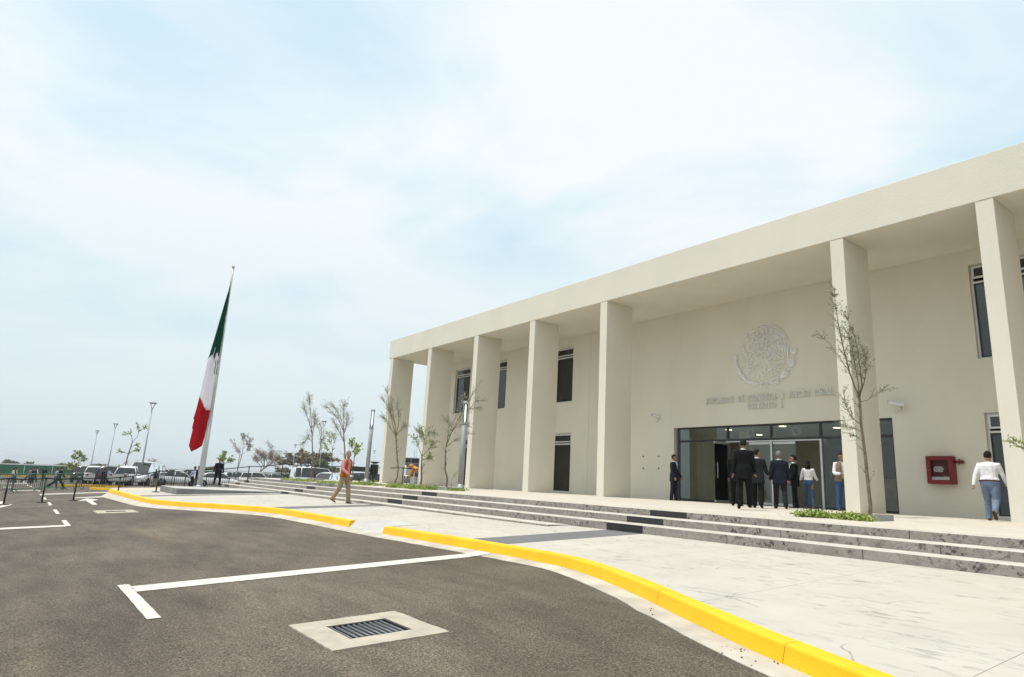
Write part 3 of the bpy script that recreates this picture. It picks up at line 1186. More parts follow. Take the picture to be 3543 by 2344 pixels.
b.box(XB0 + 0.3, XB1, 0.4, 14.0, HT - 0.4 + 0.401, HT + 0.02)
b.build('roof', 'light_concrete', bldg)
for x in COLX:
    b = MB()
    b.box(x, x + CW, 0.0, CD, -0.06, HS - 0.002)
    b.build('column', 'cream_stucco', bldg, bevel=0.010)

# rooms behind the glass
b = MB()
yb = 13.7
b.quad((XB0 + .3, YW + 0.3, 3.02), (XB1 - .4, YW + 0.3, 3.02), (XB1 - .4, yb, 3.02), (XB0 + .3, yb, 3.02))
b.quad((XB0 + .3, YW + 0.3, 7.72), (XB1 - .4, YW + 0.3, 7.72), (XB1 - .4, yb, 7.72), (XB0 + .3, yb, 7.72))
b.build('interior_ceiling', 'ceiling_white', bldg, fix=False)
b = MB()
b.quad((XB0 + .3, YW + 0.29, 0.015), (XB1 - .4, YW + 0.29, 0.015), (XB1 - .4, yb, 0.015), (XB0 + .3, yb, 0.015))
b.quad((XB0 + .3, YW + 0.3, 3.5), (XB1 - .4, YW + 0.3, 3.5), (XB1 - .4, yb, 3.5), (XB0 + .3, yb, 3.5))
b.build('interior_floor', 'interior_floor', bldg, fix=False)
b = MB()
b.box(XB0 + .3, XB1 - .4, yb, yb + 0.2, 0, HS - 0.1)
for x in (-14.0, -5.4, 4.9, 9.5):
    b.box(x, x + 0.15, YW + 0.3, yb - 0.01, 0.02, 3.0)
    b.box(x, x + 0.15, YW + 0.3, yb - 0.01, 3.51, 7.7)
b.box(-5.24, -0.9, 9.0, 9.15, 0.02, 3.0)
b.box(-3.2, -2.7, 6.2, 6.7, 0.02, 3.0)
b.build('interior_wall', 'interior_wall', bldg)
b = MB()
b.box(1.9, 4.6, 6.0, 6.6, 0.02, 1.12)
b.build('reception_counter', 'wood_counter', bldg, bevel=0.01)
for (x, y) in ((-3.3, 5.6), (-0.6, 5.2), (0.9, 6.4), (2.3, 5.1), (3.7, 5.1), (0.9, 9.6), (-3.4, 8.0), (3.4, 9.0)):
    b = MB()
    b.lathe([(0.13, 0), (0.13, 0.012)], (x, y, 3.002), 16)
    b.build('downlight', 'downlight', bldg)


def ngl(b, x0, x1, z0, z1, y0, y1, w):
    """rectangular frame of four bars"""
    b.box(x0, x1, y0, y1, z0, z0 + w)
    b.box(x0, x1, y0, y1, z1 - w, z1)
    b.box(x0, x0 + w, y0, y1, z0 + w, z1 - w)
    b.box(x1 - w, x1, y0, y1, z0 + w, z1 - w)


def window(x0, x1, z0, z1, kind, panel=False, openv=0.0):
    fy = YW + 0.13
    zt = z1 - 0.535
    b = MB()
    ngl(b, x0 + .002, x1 - .002, z0 + .002, z1 - .002, fy, fy + 0.07, 0.055)
    b.box(x0 + .057, x1 - .057, fy, fy + 0.07, zt - 0.03, zt + 0.03)
    w = b.build('window', 'white_frame', bldg, bevel=0.004)
    b = MB()
    b.box(x0 + .06, x1 - .06, fy + 0.02, fy + 0.035, z0 + .06, zt - 0.032)
    b.build('pane', 'window_glass', w)
    d = MB()
    ngl(d, x0 + .06, x1 - .06, z0 + .06, zt - 0.035, fy - 0.004, fy + 0.018, 0.035)
    d.build('gasket', 'dark_frame', w)
    s = MB()
    ngl(s, -(x1 - x0) / 2 + .06, (x1 - x0) / 2 - .06, -(z1 - zt) + .09, -0.06, -0.045, -0.002, 0.05)
    so = s.build('sash', 'white_frame', w)
    so.location = ((x0 + x1) / 2, fy, z1)
    so.rotation_euler = (-openv, 0, 0)
    s = MB()
    s.box(x0 + .11, x1 - .11, fy - 0.03, fy - 0.02, zt + .085, z1 - .11)
    s.build('pane', 'window_glass', w)
    if panel:
        p = MB()
        p.box(x1 - 0.75, x1 - 0.12, fy + 0.22, fy + 0.26, z0 + 0.05, z0 + 1.2)
        p.build('panel', 'tan_panel', w)
    return w


for i, (a, c, d, e) in enumerate(WIN):
    window(a, c, d, e, i, panel=(i == 4), openv=0.16 if i in (5,) else 0.0)

# entrance glazing
MX = [-4.33, -1.94, -0.10, 1.75, 4.14]
FY = YW + 0.10
b = MB()
for k, x in enumerate(MX):
    xa, xb = (x, x + 0.07) if k == 0 else ((x - 0.07, x) if k == 4 else (x - 0.035, x + 0.035))
    b.box(xa, xb, FY, FY + 0.10, 0.0, 2.93) if k in (0, 4) else b.box(xa, xb, FY + 0.001, FY + 0.10, 2.42, 2.865)
b.box(-4.26, 4.07, FY, FY + 0.10, 2.866, 2.93)
b.box(-4.26, 4.07, FY + 0.002, FY + 0.10, 2.335, 2.418)
b.box(-4.26, -1.98, FY, FY + 0.10, 0.016, 0.07)
b.box(1.79, 4.07, FY, FY + 0.10, 0.016, 0.07)
eg = b.build('entrance_frame', 'dark_frame', bldg)
for i in range(4):
    p = MB()
    p.box(MX[i] + 0.036 + (0.04 if i == 0 else 0), MX[i + 1] - 0.036 - (0.04 if i == 3 else 0), FY + 0.04, FY + 0.052, 2.42, 2.864)
    p.build('pane', 'clear_glass', eg)
for (xa, xb) in ((-4.258, -3.1), (-3.09, -1.975), (1.79, 2.9), (2.91, 4.068)):
    p = MB()
    p.box(xa, xb, FY + 0.04, FY + 0.052, 0.07, 2.334)
    p.build('pane', 'clear_glass', eg)
b = MB()
for x in (-1.94, -0.10, 1.75):
    b.box(x - 0.035, x + 0.035, FY - 0.01, FY + 0.09, 0.0, 2.334)
b.box(-1.904, -0.136, FY - 0.01, FY + 0.09, 2.29, 2.333)
b.box(-0.064, 1.714, FY - 0.01, FY + 0.09, 2.29, 2.333)
b.build('door_frame', 'aluminium', bldg)


def door_leaf(hx, sx, ang):
    """glass leaf hinged at hx, running towards sx (+1/-1), swung by ang about z"""
    g = MB()
    w = 0.87
    g.box(0.02, w, -0.006, 0.006, 0.11, 2.19)
    o = g.build('glass_door', 'clear_glass', bldg)
    o.location = (hx, FY + 0.04, 0.0)
    o.rotation_euler = (0, 0, ang)
    r = MB()
    r.box(0.012, w + 0.008, -0.018, 0.018, 0.025, 0.11)
    r.build('rail', 'aluminium', o)
    r = MB()
    r.box(0.012, w + 0.008, -0.018, 0.018, 2.19, 2.275)
    r.build('rail', 'aluminium', o)
    for s in (-1, 1):
        h = MB()
        h.tube([(w - 0.10, s * 0.012, 0.98), (w - 0.10, s * 0.055, 0.98), (w - 0.10, s * 0.055, 1.42), (w - 0.10, s * 0.012, 1.42)], 0.013, 8)
        h.tube([(w - 0.10, s * 0.055, 0.90), (w - 0.10, s * 0.055, 1.50)], 0.0131, 8)
        h.build('handle', 'brushed_steel', o)
    return o


door_leaf(-1.90, 1, R_(-92))
door_leaf(-0.14, 1, R_(180))
door_leaf(-0.06, 1, R_(0))
door_leaf(1.71, 1, R_(100))
# etched round seals on the transom glass
for x in (-0.98, 0.86):
    b = MB()
    n = 40
    for rr, ww in ((0.165, 0.014), (0.10, 0.05)):
        for j in range(n):
            a0, a1 = 2 * math.pi * j / n, 2 * math.pi * (j + 1) / n
            if ww > 0.03 and j % 4 == 3:
                continue
            P = lambda r, a: (x + r * math.cos(a), FY + 0.036, 2.64 + r * math.sin(a))
            b.quad(P(rr, a0), P(rr, a1), P(rr + ww, a1), P(rr + ww, a0))
    m_, n_, l_, bs_ = new_mat('etched_glass') if 'etched_glass' not in MATS else (None,) * 4
    if m_:
        bs_.inputs['Base Color'].default_value = (0.42, 0.46, 0.45, 1)
        bs_.inputs['Alpha'].default_value = 0.35
        MATS['etched_glass'] = m_
    b.build('etched_seal', 'etched_glass', eg, fix=False)

# four fixing bolts left of the door
for (x, z) in ((-6.114, 1.765), (-5.244, 1.762), (-6.109, 1.26), (-5.251, 1.269)):
    b = MB()
    b.lathe([(0.028, 0.0), (0.028, -0.02), (0.016, -0.045)], (x, YW, z), 10, axis='y')
    b.build('fixing_bolt', 'dark_frame', bldg)
EMBLEM = {
    'eagle': '-93,6127 -35,6198 -25,6299 -39,6403 -73,6489 -139,6534 -242,6580 -265,6618 -227,6658 -109,6656 72,6625 203,6569 309,6511 362,6514 331,6474 271,6467 212,6488;367,6485 493,6374 616,6237 703,6095 756,5998 795,5976 720,5976 641,6016 553,6129 440,6237 279,6364;318,6448 490,6307 612,6154 700,6035;275,6409 418,6285 554,6152 678,6055;277,6319 391,6211 504,6092 560,6028 524,6017 456,6066 366,6170 263,6276;250,6233 341,6140 431,6036 406,5995 337,6039 212,6193;224,6203 327,6091 384,6032;174,6143 243,6065 323,5985 286,5957 217,6012 159,6077;133,6025 202,5936 164,5891 94,5952;67,6489 233,6416 243,6369 77,6430;76,6396 218,6328 216,6294 97,6336;96,6302 215,6261 154,6248;-6,6489 29,6438 -20,6423 50,6355 -11,6353 59,6285;9,6248 69,6216 31,6176 -29,6197;93,6234 188,6186 150,6135 91,6178;-19,6138 28,6097 -33,6101;41,6129 135,6070 98,6041 39,6073;-186,6588 -100,6585 -29,6527;-27,6573 69,6534;130,6535 176,6499;754,5944 806,5826 817,5703 793,5542 786,5379 759,5295;605,5988 636,5895 701,5797 729,5660 762,5481 766,5316;476,5974 531,5888 596,5790 636,5640 686,5458 688,5364;653,5759 681,5612 691,5446;357,5947 423,5848 502,5770 543,5642 595,5503 603,5403;549,5774 589,5625 600,5480;247,5873 350,5791 419,5737 461,5631 482,5562;432,5780 473,5641;150,5842 255,5783 324,5717 379,5637;661,5946 715,5861;522,5967 577,5881;415,5938 460,5876;-721,6338 -655,6421 -577,6478 -538,6495;-630,6394 -539,6461 -475,6520 -451,6481;-607,6332 -505,6362;-721,6338 -633,6301 -493,6337;-735,6305 -635,6255 -496,6257;-611,6205 -547,6230 -496,6257;-451,6464 -303,6429 -231,6377 -185,6289;-453,6424 -330,6370;-442,6376 -344,6337;-470,6299 -408,6278 -370,6307;-484,6244 -499,6165 -449,6181 -422,6246;-410,6232 -399,6173 -349,6177 -334,6255;-321,6265 -299,6192 -249,6219 -270,6325;-198,6257 -124,6268 -101,6219 -140,6179;-500,6154 -389,6114 -265,6118 -165,6160;-501,6131 -528,6054 -467,6022 -426,6108;-401,6116 -392,6023 -330,6037 -314,6126;-289,6134 -268,6039 -218,6043 -226,6158;-202,6166 -193,6073 -156,6079 -163,6206;-542,6022 -394,5983 -269,5993 -144,6055;-555,6012 -583,5924 -550,5793 -512,5799;-518,5984 -497,5866 -439,5766 -388,5782 -409,5899 -431,5971;-382,5964 -349,5845 -314,5794 -264,5810 -283,5950;-270,5971 -237,5863 -201,5847 -163,5876 -208,5985;-158,6023 -123,5972 -97,6025;-95,6059 -37,5994 23,5985 -11,6046;-86,5978 -41,5881 5,5818 67,5865 21,5917;-501,5752 -467,5667 -407,5602;-427,5730 -370,5609 -333,5592;-365,5733 -297,5588 -223,5578 -244,5671;-291,5734 -221,5634 -161,5609 -111,5642 -168,5752;-129,5803 -85,5684 -36,5700 -80,5830;-359,6594 -368,6526 -264,6486 -193,6394 -189,6324;-286,6547 -190,6485 -144,6386 -110,6312;51,5778 107,5657 126,5543 100,5479;13,5727 58,5630 66,5529;-27,5631 17,5512 38,5431 88,5492;-76,5604 -32,5485 14,5446;-138,5567 -83,5424 -22,5428;-287,5518 -190,5483 -121,5373;-300,5486 -256,5356 -230,5398 -288,5496;-110,5349 -65,5265 -15,5315 42,5241 67,5260 24,5377;84,5392 116,5288;142,5630 316,5529 476,5430 623,5329 574,5286 517,5298 359,5423 163,5572;162,5533 357,5390 528,5291;148,5495 309,5363 457,5267 387,5254;135,5452 283,5311 375,5244 304,5248;121,5410 200,5310 281,5251;-799,5504 -758,5591 -707,5619;-762,5488 -721,5563 -682,5604;-684,5536 -611,5486 -521,5537 -532,5596;-494,5602 -409,5557 -361,5505;-485,5510 -411,5489;-549,5461 -439,5402 -364,5426 -375,5462',
    'snake': '-725,6211 -664,6155 -628,6092 -667,6040 -771,5985 -862,5917 -891,5828 -842,5741 -755,5694 -655,5669 -618,5630 -645,5576;-711,6244 -624,6196 -595,6122 -617,6044 -720,5978 -812,5898 -840,5821 -791,5757 -652,5755 -578,5705 -568,5624 -608,5560;-815,6178 -930,6195 -952,6315 -911,6391 -845,6439;-813,6247 -890,6259 -901,6319 -847,6404;-815,6178 -788,6232 -724,6245 -739,6166 -790,6174;-1157,5982 -1143,6015;-1118,5977 -1091,6014;-1067,5946 -1053,5991;-1029,5941 -992,5877 -1020,5811 -983,5736 -908,5680 -885,5596 -836,5544;-1060,5758 -1023,5695 -948,5627 -926,5532 -864,5461 -788,5457 -686,5478',
    'cactus': '-881,5328 -904,5400 -992,5457 -1070,5432 -1105,5355 -1075,5271 -999,5227 -910,5217;-1067,5513 -1078,5487 -1104,5473 -1136,5477 -1162,5498 -1171,5526 -1160,5552 -1134,5566 -1102,5561 -1076,5541 -1067,5513;-1202,5577 -1189,5563;-1122,5625 -1119,5607;-805,5319 -857,5279 -879,5202 -862,5142 -762,5102 -623,5115;-668,5268 -678,5236 -700,5218 -727,5221 -749,5244 -756,5279 -746,5311 -724,5329 -697,5326 -675,5303 -668,5268;-734,5379 -728,5355;-683,5390 -684,5367;-633,5367 -647,5345;-299,5179 -371,5233 -481,5257 -545,5219 -579,5133 -563,5063 -428,5014 -243,5038;-126,5102 -143,4959 -136,4825 -34,4814 -7,4900 150,4959 224,5017 232,5083;247,5015 319,5029 369,5111 441,5146 510,5127;198,4954 338,4927 502,4953 586,5019 576,5053;619,5125 608,5097 582,5082 550,5086 524,5107 516,5137 527,5165 554,5179 586,5175 611,5155 619,5125;618,5223 639,5188;672,5140 689,5133;681,5215 722,5243;-112,5291 -65,5252 6,5221 -71,5118 -23,5102 75,5168 193,5132 254,5180 137,5227 104,5287;-20,5190 41,5216 27,5151;-795,5226 -777,5213;-747,5163 -722,5155;-640,5179 -621,5169;-472,5165 -442,5156;-397,5179 -373,5171;-375,5120 -351,5112;-450,5084 -413,5091;-1020,5380 -1008,5367;-963,5355 -951,5348;-946,5279 -934,5271;25,5096 49,5104;96,5088 120,5096;-15,5011 22,5018;81,5012 111,5014;396,5058 420,5072;448,5052 472,5066;346,4992 382,4999;434,4999 457,4996;-979,5064 -891,5009 -805,4942 -755,4914;-878,5030 -754,4959 -641,4947;-616,5023 -624,5006 -641,4996 -663,4998 -680,5012 -686,5031 -679,5049 -661,5059 -639,5056 -622,5043 -616,5023;-797,4867 -804,4849 -822,4840 -844,4842 -861,4855 -868,4875 -860,4893 -842,4902 -820,4900 -803,4887 -797,4867;-769,4870 -657,4847 -590,4794 -611,4740 -686,4737;-616,4967 -531,4890;-311,4855 -242,4736 -196,4675;-263,4838 -172,4684;-168,4784 -112,4672;-381,4616 -272,4599 -54,4616;-385,4683 -392,4664 -411,4654 -434,4656 -452,4670 -458,4691 -450,4710 -431,4720 -409,4718 -391,4704 -385,4683;4,4876 88,4889 122,4841 107,4765 139,4674 90,4646;139,4663 246,4696;359,4722 350,4701 329,4689 304,4692 284,4708 277,4731 286,4753 307,4764 332,4762 352,4746 359,4722;309,4799 226,4775 236,4730;157,4826 299,4844;347,4871 452,4876;345,4828 439,4829',
    'wreath': '-1384,5612 -1408,5451 -1387,5273 -1339,5128 -1240,4943 -1141,4795 -992,4642 -831,4513 -646,4440 -424,4430;-1389,5577 -1419,5614 -1436,5657;-1389,5577 -1351,5598 -1322,5631;-1397,5522 -1454,5564 -1488,5611;-1397,5522 -1333,5538 -1287,5566;-1406,5468 -1468,5511 -1507,5559;-1406,5468 -1335,5481 -1285,5509;-1404,5412 -1458,5441 -1496,5480;-1404,5412 -1357,5441 -1328,5479;-1397,5355 -1419,5385 -1436,5423;-1397,5355 -1382,5384 -1374,5423;-1390,5299 -1435,5328 -1467,5367;-1390,5299 -1353,5328 -1330,5367;-1377,5243 -1448,5261 -1501,5292;-1377,5243 -1326,5283 -1298,5328;-1359,5188 -1431,5205 -1485,5236;-1359,5188 -1306,5228 -1277,5273;-1340,5133 -1393,5154 -1434,5187;-1340,5133 -1307,5169 -1291,5212;-1313,5080 -1357,5097 -1396,5126;-1313,5080 -1299,5118 -1299,5161;-1285,5028 -1342,5040 -1389,5066;-1285,5028 -1258,5070 -1249,5116;-1257,4976 -1331,4982 -1389,5004;-1257,4976 -1214,5024 -1194,5074;-1228,4925 -1297,4926 -1356,4943;-1228,4925 -1193,4976 -1180,5027;-1195,4876 -1244,4886 -1288,4910;-1195,4876 -1180,4917 -1181,4961;-1162,4826 -1206,4839 -1247,4864;-1162,4826 -1152,4865 -1156,4908;-1126,4779 -1185,4773 -1240,4783;-1126,4779 -1110,4831 -1114,4880;-1083,4736 -1153,4722 -1214,4727;-1083,4736 -1058,4795 -1055,4849;-1041,4693 -1105,4683 -1162,4691;-1041,4693 -1021,4748 -1022,4799;-999,4650 -1043,4655 -1087,4673;-999,4650 -999,4690 -1013,4731;-953,4611 -998,4610 -1044,4623;-953,4611 -957,4652 -977,4692;-906,4573 -966,4557 -1021,4559;-906,4573 -895,4629 -904,4679;-859,4536 -925,4513 -984,4511;-859,4536 -842,4598 -847,4652;-808,4504 -856,4473 -907,4460;-808,4504 -820,4559 -847,4604;-752,4482 -789,4474 -834,4477;-752,4482 -773,4513 -807,4541;-696,4460 -737,4443 -783,4440;-696,4460 -713,4499 -744,4534;-640,4439 -669,4388 -709,4355;-640,4439 -672,4494 -714,4531;-580,4437 -610,4381 -649,4345;-580,4437 -613,4495 -655,4536;-521,4434 -551,4393 -591,4367;-521,4434 -553,4478 -594,4508;-462,4432 -492,4419 -533,4411;-462,4432 -493,4448 -534,4459;915,5589 921,5479 990,5383;953,5551 960,5452 990,5383;999,5577 984,5243;1046,5603 1040,5485 990,5383;1111,5562 1111,5453 1034,5355;1077,5556 1061,5449 1001,5371;904,5351 925,5321;1054,5299 1088,5321;847,5227 808,5124 815,5014 845,4924;904,5220 852,5075 857,4955;948,5215 880,4963;984,5254 967,5126 868,4943;1013,5142 974,5028 879,4931;1058,5147 1029,5011 901,4918;850,4924 772,4814;743,4947 770,4917;864,4847 903,4848;647,4849 538,4720 487,4595;656,4794 547,4664 473,4553;772,4824 618,4711 449,4522;746,4752 627,4645 485,4551;813,4723 740,4612 554,4555;780,4759 673,4641 520,4559;437,4654 441,4599;493,4475 533,4460;335,4577 181,4538 48,4463;380,4529 238,4500 59,4440;402,4505 247,4433 81,4405;364,4433 221,4381 92,4393;421,4417 290,4342 114,4336;-132,4469 -25,4448 91,4371;-227,4490 -231,4401;-149,4493 -152,4394;-425,4419 -338,4456 -252,4470;-268,4371 -369,4270;-161,4339 -291,4252;-110,4412 -4,4358;-198,4299 -92,4245;-365,4391 -266,4427',
}
# ------------------------------------------------------------------ emblem and lettering on the facade
emb = thing('wall_emblem', 'round white relief crest of eagle, snake and cactus above the entrance', 'emblem', (-0.2, YW, 5.45))
for part, data in EMBLEM.items():
    b = MB()
    for s in data.split(';'):
        pts = [tuple(int(v) / 1000 for v in p.split(',')) for p in s.split(' ')]
        if len(pts) == 2 and math.dist(*pts) < 0.03:
            (x0, z0), (x1, z1) = pts
            pts = [(x0 - 0.008, z0), (x1 + 0.008, z1)]
        # smooth the stroke
        if len(pts) > 2:
            cp = catmull(pts, 0.05)
            pts = [(p.x, p.y) for p in cp]
        n = len(pts)
        rad = 0.0155 if part != 'cactus' else 0.014
        b.tube([(x + 0.2, -0.05, z - 5.45) for x, z in pts], rad, 5, flat=(1.0, 1.0))
    for k, s in enumerate(data.split(';')):
        if k % 4 == 0:
            x, z = (int(v) / 1000 for v in s.split(' ')[0].split(','))
            b.tube([(x + 0.2, -0.05, z - 5.45), (x + 0.2, 0.0, z - 5.45)], 0.007, 4)
    b.build(part, 'emblem_white', emb)

TK, TN = 0.10, 0.048
GL = {
    'J': (0.42, [[(0.30, 1), (0.30, 0.10), (0.22, -0.06), (0.08, -0.10)], TK, [(0.18, 1), (0.42, 1)]]),
    'I': (0.40, [[(0.20, 0), (0.20, 1)], TK, [(0.08, 0), (0.32, 0)], [(0.08, 1), (0.32, 1)]]),
    'L': (0.66, [[(0.20, 0), (0.20, 1)], TK, [(0.08, 1), (0.34, 1)], [(0.08, 0), (0.62, 0), (0.64, 0.2)]]),
    'T': (0.74, [[(0.37, 0), (0.37, 1)], TK, [(0.24, 0), (0.50, 0)], [(0.06, 0.8), (0.06, 1), (0.68, 1), (0.68, 0.8)]]),
    'E': (0.68, [[(0.20, 0), (0.20, 1)], TK, [(0.08, 1), (0.60, 1), (0.60, 0.82)], [(0.08, 0), (0.62, 0), (0.64, 0.2)], [(0.20, 0.52), (0.50, 0.52)]]),
    'Z': (0.72, [[(0.62, 0.98), (0.12, 0.02)], TK, [(0.10, 0.8), (0.12, 1), (0.64, 1)], [(0.08, 0), (0.62, 0), (0.65, 0.2)]]),
    'A': (0.84, [[(0.42, 1), (0.74, 0)], TK, [(0.42, 1), (0.10, 0)], [(0.22, 0.36), (0.62, 0.36)], [(0.0, 0), (0.22, 0)], [(0.62, 0), (0.86, 0)]]),
    'N': (0.88, [[(0.16, 1), (0.74, 0)], TK, [(0.16, 0), (0.16, 1)], [(0.74, 0), (0.74, 1)], [(0.04, 0), (0.28, 0)], [(0.62, 1), (0.86, 1)], [(0.02, 1), (0.16, 1)]]),
    'U': (0.84, [[(0.18, 1), (0.18, 0.30), (0.26, 0.07), (0.42, 0.0)], TK, [(0.42, 0), (0.60, 0.07), (0.68, 0.3), (0.68, 1)], [(0.06, 1), (0.30, 1)], [(0.58, 1), (0.80, 1)]]),
    'Y': (0.80, [[(0.08, 1), (0.40, 0.48), (0.40, 0)], TK, [(0.40, 0.48), (0.70, 1)], [(0.0, 1), (0.20, 1)], [(0.60, 1), (0.82, 1)], [(0.28, 0), (0.52, 0)]]),
    'D': (0.88, [[(0.18, 0), (0.18, 1)], TK, [(0.06, 1), (0.40, 1), (0.64, 0.88)], [(0.06, 0), (0.40, 0), (0.64, 0.12)], ('k', [(0.62, 0.90), (0.76, 0.68), (0.78, 0.5), (0.76, 0.32), (0.62, 0.10)])]),
    'O': (0.94, [[(0.30, 0.94), (0.15, 0.74), (0.11, 0.5), (0.15, 0.26), (0.30, 0.06)], TK, ('k', [(0.62, 0.94), (0.78, 0.74), (0.82, 0.5), (0.78, 0.26), (0.62, 0.06)]), [(0.30, 0.95), (0.46, 1.0), (0.62, 0.95)], [(0.30, 0.05), (0.46, 0), (0.62, 0.05)]]),
    'C': (0.84, [[(0.32, 0.94), (0.16, 0.74), (0.11, 0.5), (0.16, 0.26), (0.32, 0.06)], TK, [(0.30, 0.95), (0.50, 1.0), (0.74, 0.92), (0.74, 0.74)], [(0.30, 0.05), (0.50, 0), (0.76, 0.14)]]),
    'G': (0.90, [[(0.32, 0.94), (0.16, 0.74), (0.11, 0.5), (0.16, 0.26), (0.32, 0.06)], TK, [(0.30, 0.95), (0.50, 1.0), (0.74, 0.92), (0.74, 0.76)], [(0.30, 0.05), (0.50, 0), (0.74, 0.08)], ('k', [(0.74, 0.06), (0.74, 0.42)]), [(0.58, 0.42), (0.86, 0.42)]]),
    'S': (0.64, [[(0.16, 0.80), (0.20, 0.62), (0.44, 0.42), (0.50, 0.22)], TK, [(0.52, 0.78), (0.50, 0.93), (0.34, 1.0), (0.20, 0.94), (0.15, 0.78)], [(0.50, 0.24), (0.46, 0.06), (0.30, 0), (0.12, 0.08), (0.10, 0.24)]]),
    'R': (0.84, [[(0.18, 0), (0.18, 1)], TK, [(0.06, 1), (0.42, 1), (0.56, 0.94)], [(0.18, 0.5), (0.42, 0.5), (0.56, 0.56)], ('k', [(0.54, 0.94), (0.62, 0.75), (0.54, 0.56)]), ('k', [(0.40, 0.5), (0.76, 0.0)]), [(0.06, 0), (0.30, 0)], [(0.68, 0), (0.86, 0)]]),
}


def ribbon(b, pts, w, sx, sz, ox, oz, y0, y1):
    P = [Vector((ox + x * sx, oz + z * sz, 0)) for x, z in pts]
    for a, c in zip(P, P[1:]):
        t = (c - a).normalized()
        n = Vector((-t.y, t.x, 0)) * (w * sz / 2)
        e = t * (w * sz * 0.35)
        q = [a - e - n, c + e - n, c + e + n, a - e + n]
        k = len(b.v)
        for yy in (y0, y1):
            b.v += [(p.x, yy, p.y) for p in q]
        for f in ((0, 1, 2, 3), (7, 6, 5, 4), (0, 4, 5, 1), (1, 5, 6, 2), (2, 6, 7, 3), (3, 7, 4, 0)):
            b.face([k + i for i in f])


def sign_line(text, x0, x1, z0, h, label):
    t = thing('wall_lettering', label, 'sign', (x0, YW, z0))
    adv = sum(GL[c][0] if c != ' ' else 0.62 for c in text)
    s = (x1 - x0) / adv
    x = 0.0
    for c in text:
        if c == ' ':
            x += 0.62 * s
            continue
        w, spec = GL[c]
        b = MB()
        thick = True
        for it in spec:
            if isinstance(it, float):
                thick = False
                continue
            if isinstance(it, tuple):
                ribbon(b, it[1], TK, s, h, x, 0, -0.075, -0.052)
            else:
                ribbon(b, it, TK if thick else TN, s, h, x, 0, -0.075 + (0 if thick else 0.001), -0.052 - (0 if thick else 0.001))
        for dx in (0.18, w - 0.2):
            b.tube([(x + dx * s, -0.06, 0.012), (x + dx * s, -0.06, -0.018), (x + dx * s, 0, -0.018)], 0.006, 4)
        b.build('letter', 'letter_steel', t)
        x += w * s
    return t


sign_line('JUZGADOS DE CONTROL Y JUICIO ORAL', -2.80, 2.36, 3.825, 0.205, 'upper line of raised metal letters reading JUZGADOS DE CONTROL Y JUICIO ORAL')
sign_line('DISTRITO E', -0.95, 0.53, 3.51, 0.20, 'short lower line of raised metal letters reading DISTRITO E')

# ------------------------------------------------------------------ fire hose cabinet
t = thing('fire_cabinet', 'red wall-mounted fire hose cabinet with glass front and white lettering', 'fire cabinet', (5.083, YW, 0.918))
W_, H_, D_ = 0.70, 0.80, 0.24
b = MB()
b.box(0, W_, -D_ + 0.02, 0, 0, 0.02); b.box(0, W_, -D_ + 0.02, 0, H_ - 0.02, H_); b.box(0, 0.02, -D_ + 0.02, 0, 0.02, H_ - 0.02); b.box(W_ - 0.02, W_, -D_ + 0.02, 0, 0.02, H_ - 0.02)
b.box(0.02, W_ - 0.02, -0.02, -0.001, 0.02, H_ - 0.02, 1)
b.build('case', ['red_cabinet', 'red_dark'], t)
b = MB()
ngl(b, 0, W_, 0, H_, -D_ - 0.005, -D_ + 0.019, 0.115)
b.build('door_frame', 'red_cabinet', t, bevel=0.006)
b = MB()
b.box(0.116, W_ - 0.116, -D_ + 0.004, -D_ + 0.008, 0.116, H_ - 0.116)
b.build('glass', 'thin_glass', t)
b = MB()
for i in range(6):
    b.box(0.10, 0.60, -0.20 + i * 0.028, -0.185 + i * 0.028, 0.025, 0.19 + 0.01 * (i % 3))
b.build('folded_hose', 'white_plastic', t, bevel=0.006)
b = MB()
b.tube([(0.40, -0.12, 0.215), (0.55, -0.12, 0.225)], [0.03, 0.014], 8)
b.build('nozzle', 'tan_panel', t)
b = MB()
b.lathe([(0.012, 0), (0.012, -0.012)], (0.055, -D_ - 0.005, 0.40), 8, axis='y')
b.build('lock', 'brushed_steel', t)
for i, line in enumerate(('ROMPASE', 'EN CASO DE', 'INCENDIO')):
    fc = bpy.data.curves.new('text', 'FONT')
    fc.body = line
    fc.size = 0.062
    fc.align_x = 'CENTER'
    fc.space_character = 0.92
    fc.extrude = 0.0005
    fo = bpy.data.objects.new('lettering', fc)
    COL.objects.link(fo)
    dg = bpy.context.evaluated_depsgraph_get()
    me = bpy.data.meshes.new_from_object(fo.evaluated_get(dg))
    bpy.data.objects.remove(fo)
    o = bpy.data.objects.new('lettering', me)
    me.materials.clear()
    me.materials.append(MATS['white_plastic'])
    COL.objects.link(o)
    o.parent = t
    o.rotation_euler = (R_(90), 0, 0)
    o.scale = (0.80, 1.12, 1)
    o.location = (W_ / 2 - 0.03, -D_ + 0.0025, 0.45 - i * 0.052)
b = MB()
b.tube([(W_, -0.10, 0.64), (W_ + 0.20, -0.10, 0.64)], 0.028, 10)
b.tube([(W_ + 0.04, -0.10, 0.64), (W_ + 0.07, -0.10, 0.64)], 0.045, 10)
b.tube([(W_ + 0.20, -0.10, 0.64), (W_ + 0.20, -0.10, 0.64001), (W_ + 0.20, 0.0, 0.64)], 0.028, 10)
b.ball((W_ + 0.19, -0.10, 0.64), 0.055)
b.tube([(W_ + 0.12, -0.10, 0.64), (W_ + 0.12, -0.10, 0.72)], 0.02, 8)
b.tube([(W_ + 0.12, -0.10, 0.64), (W_ + 0.12, -0.10, 0.57)], 0.022, 8)
b.build('valve_pipe', 'red_cabinet', t)


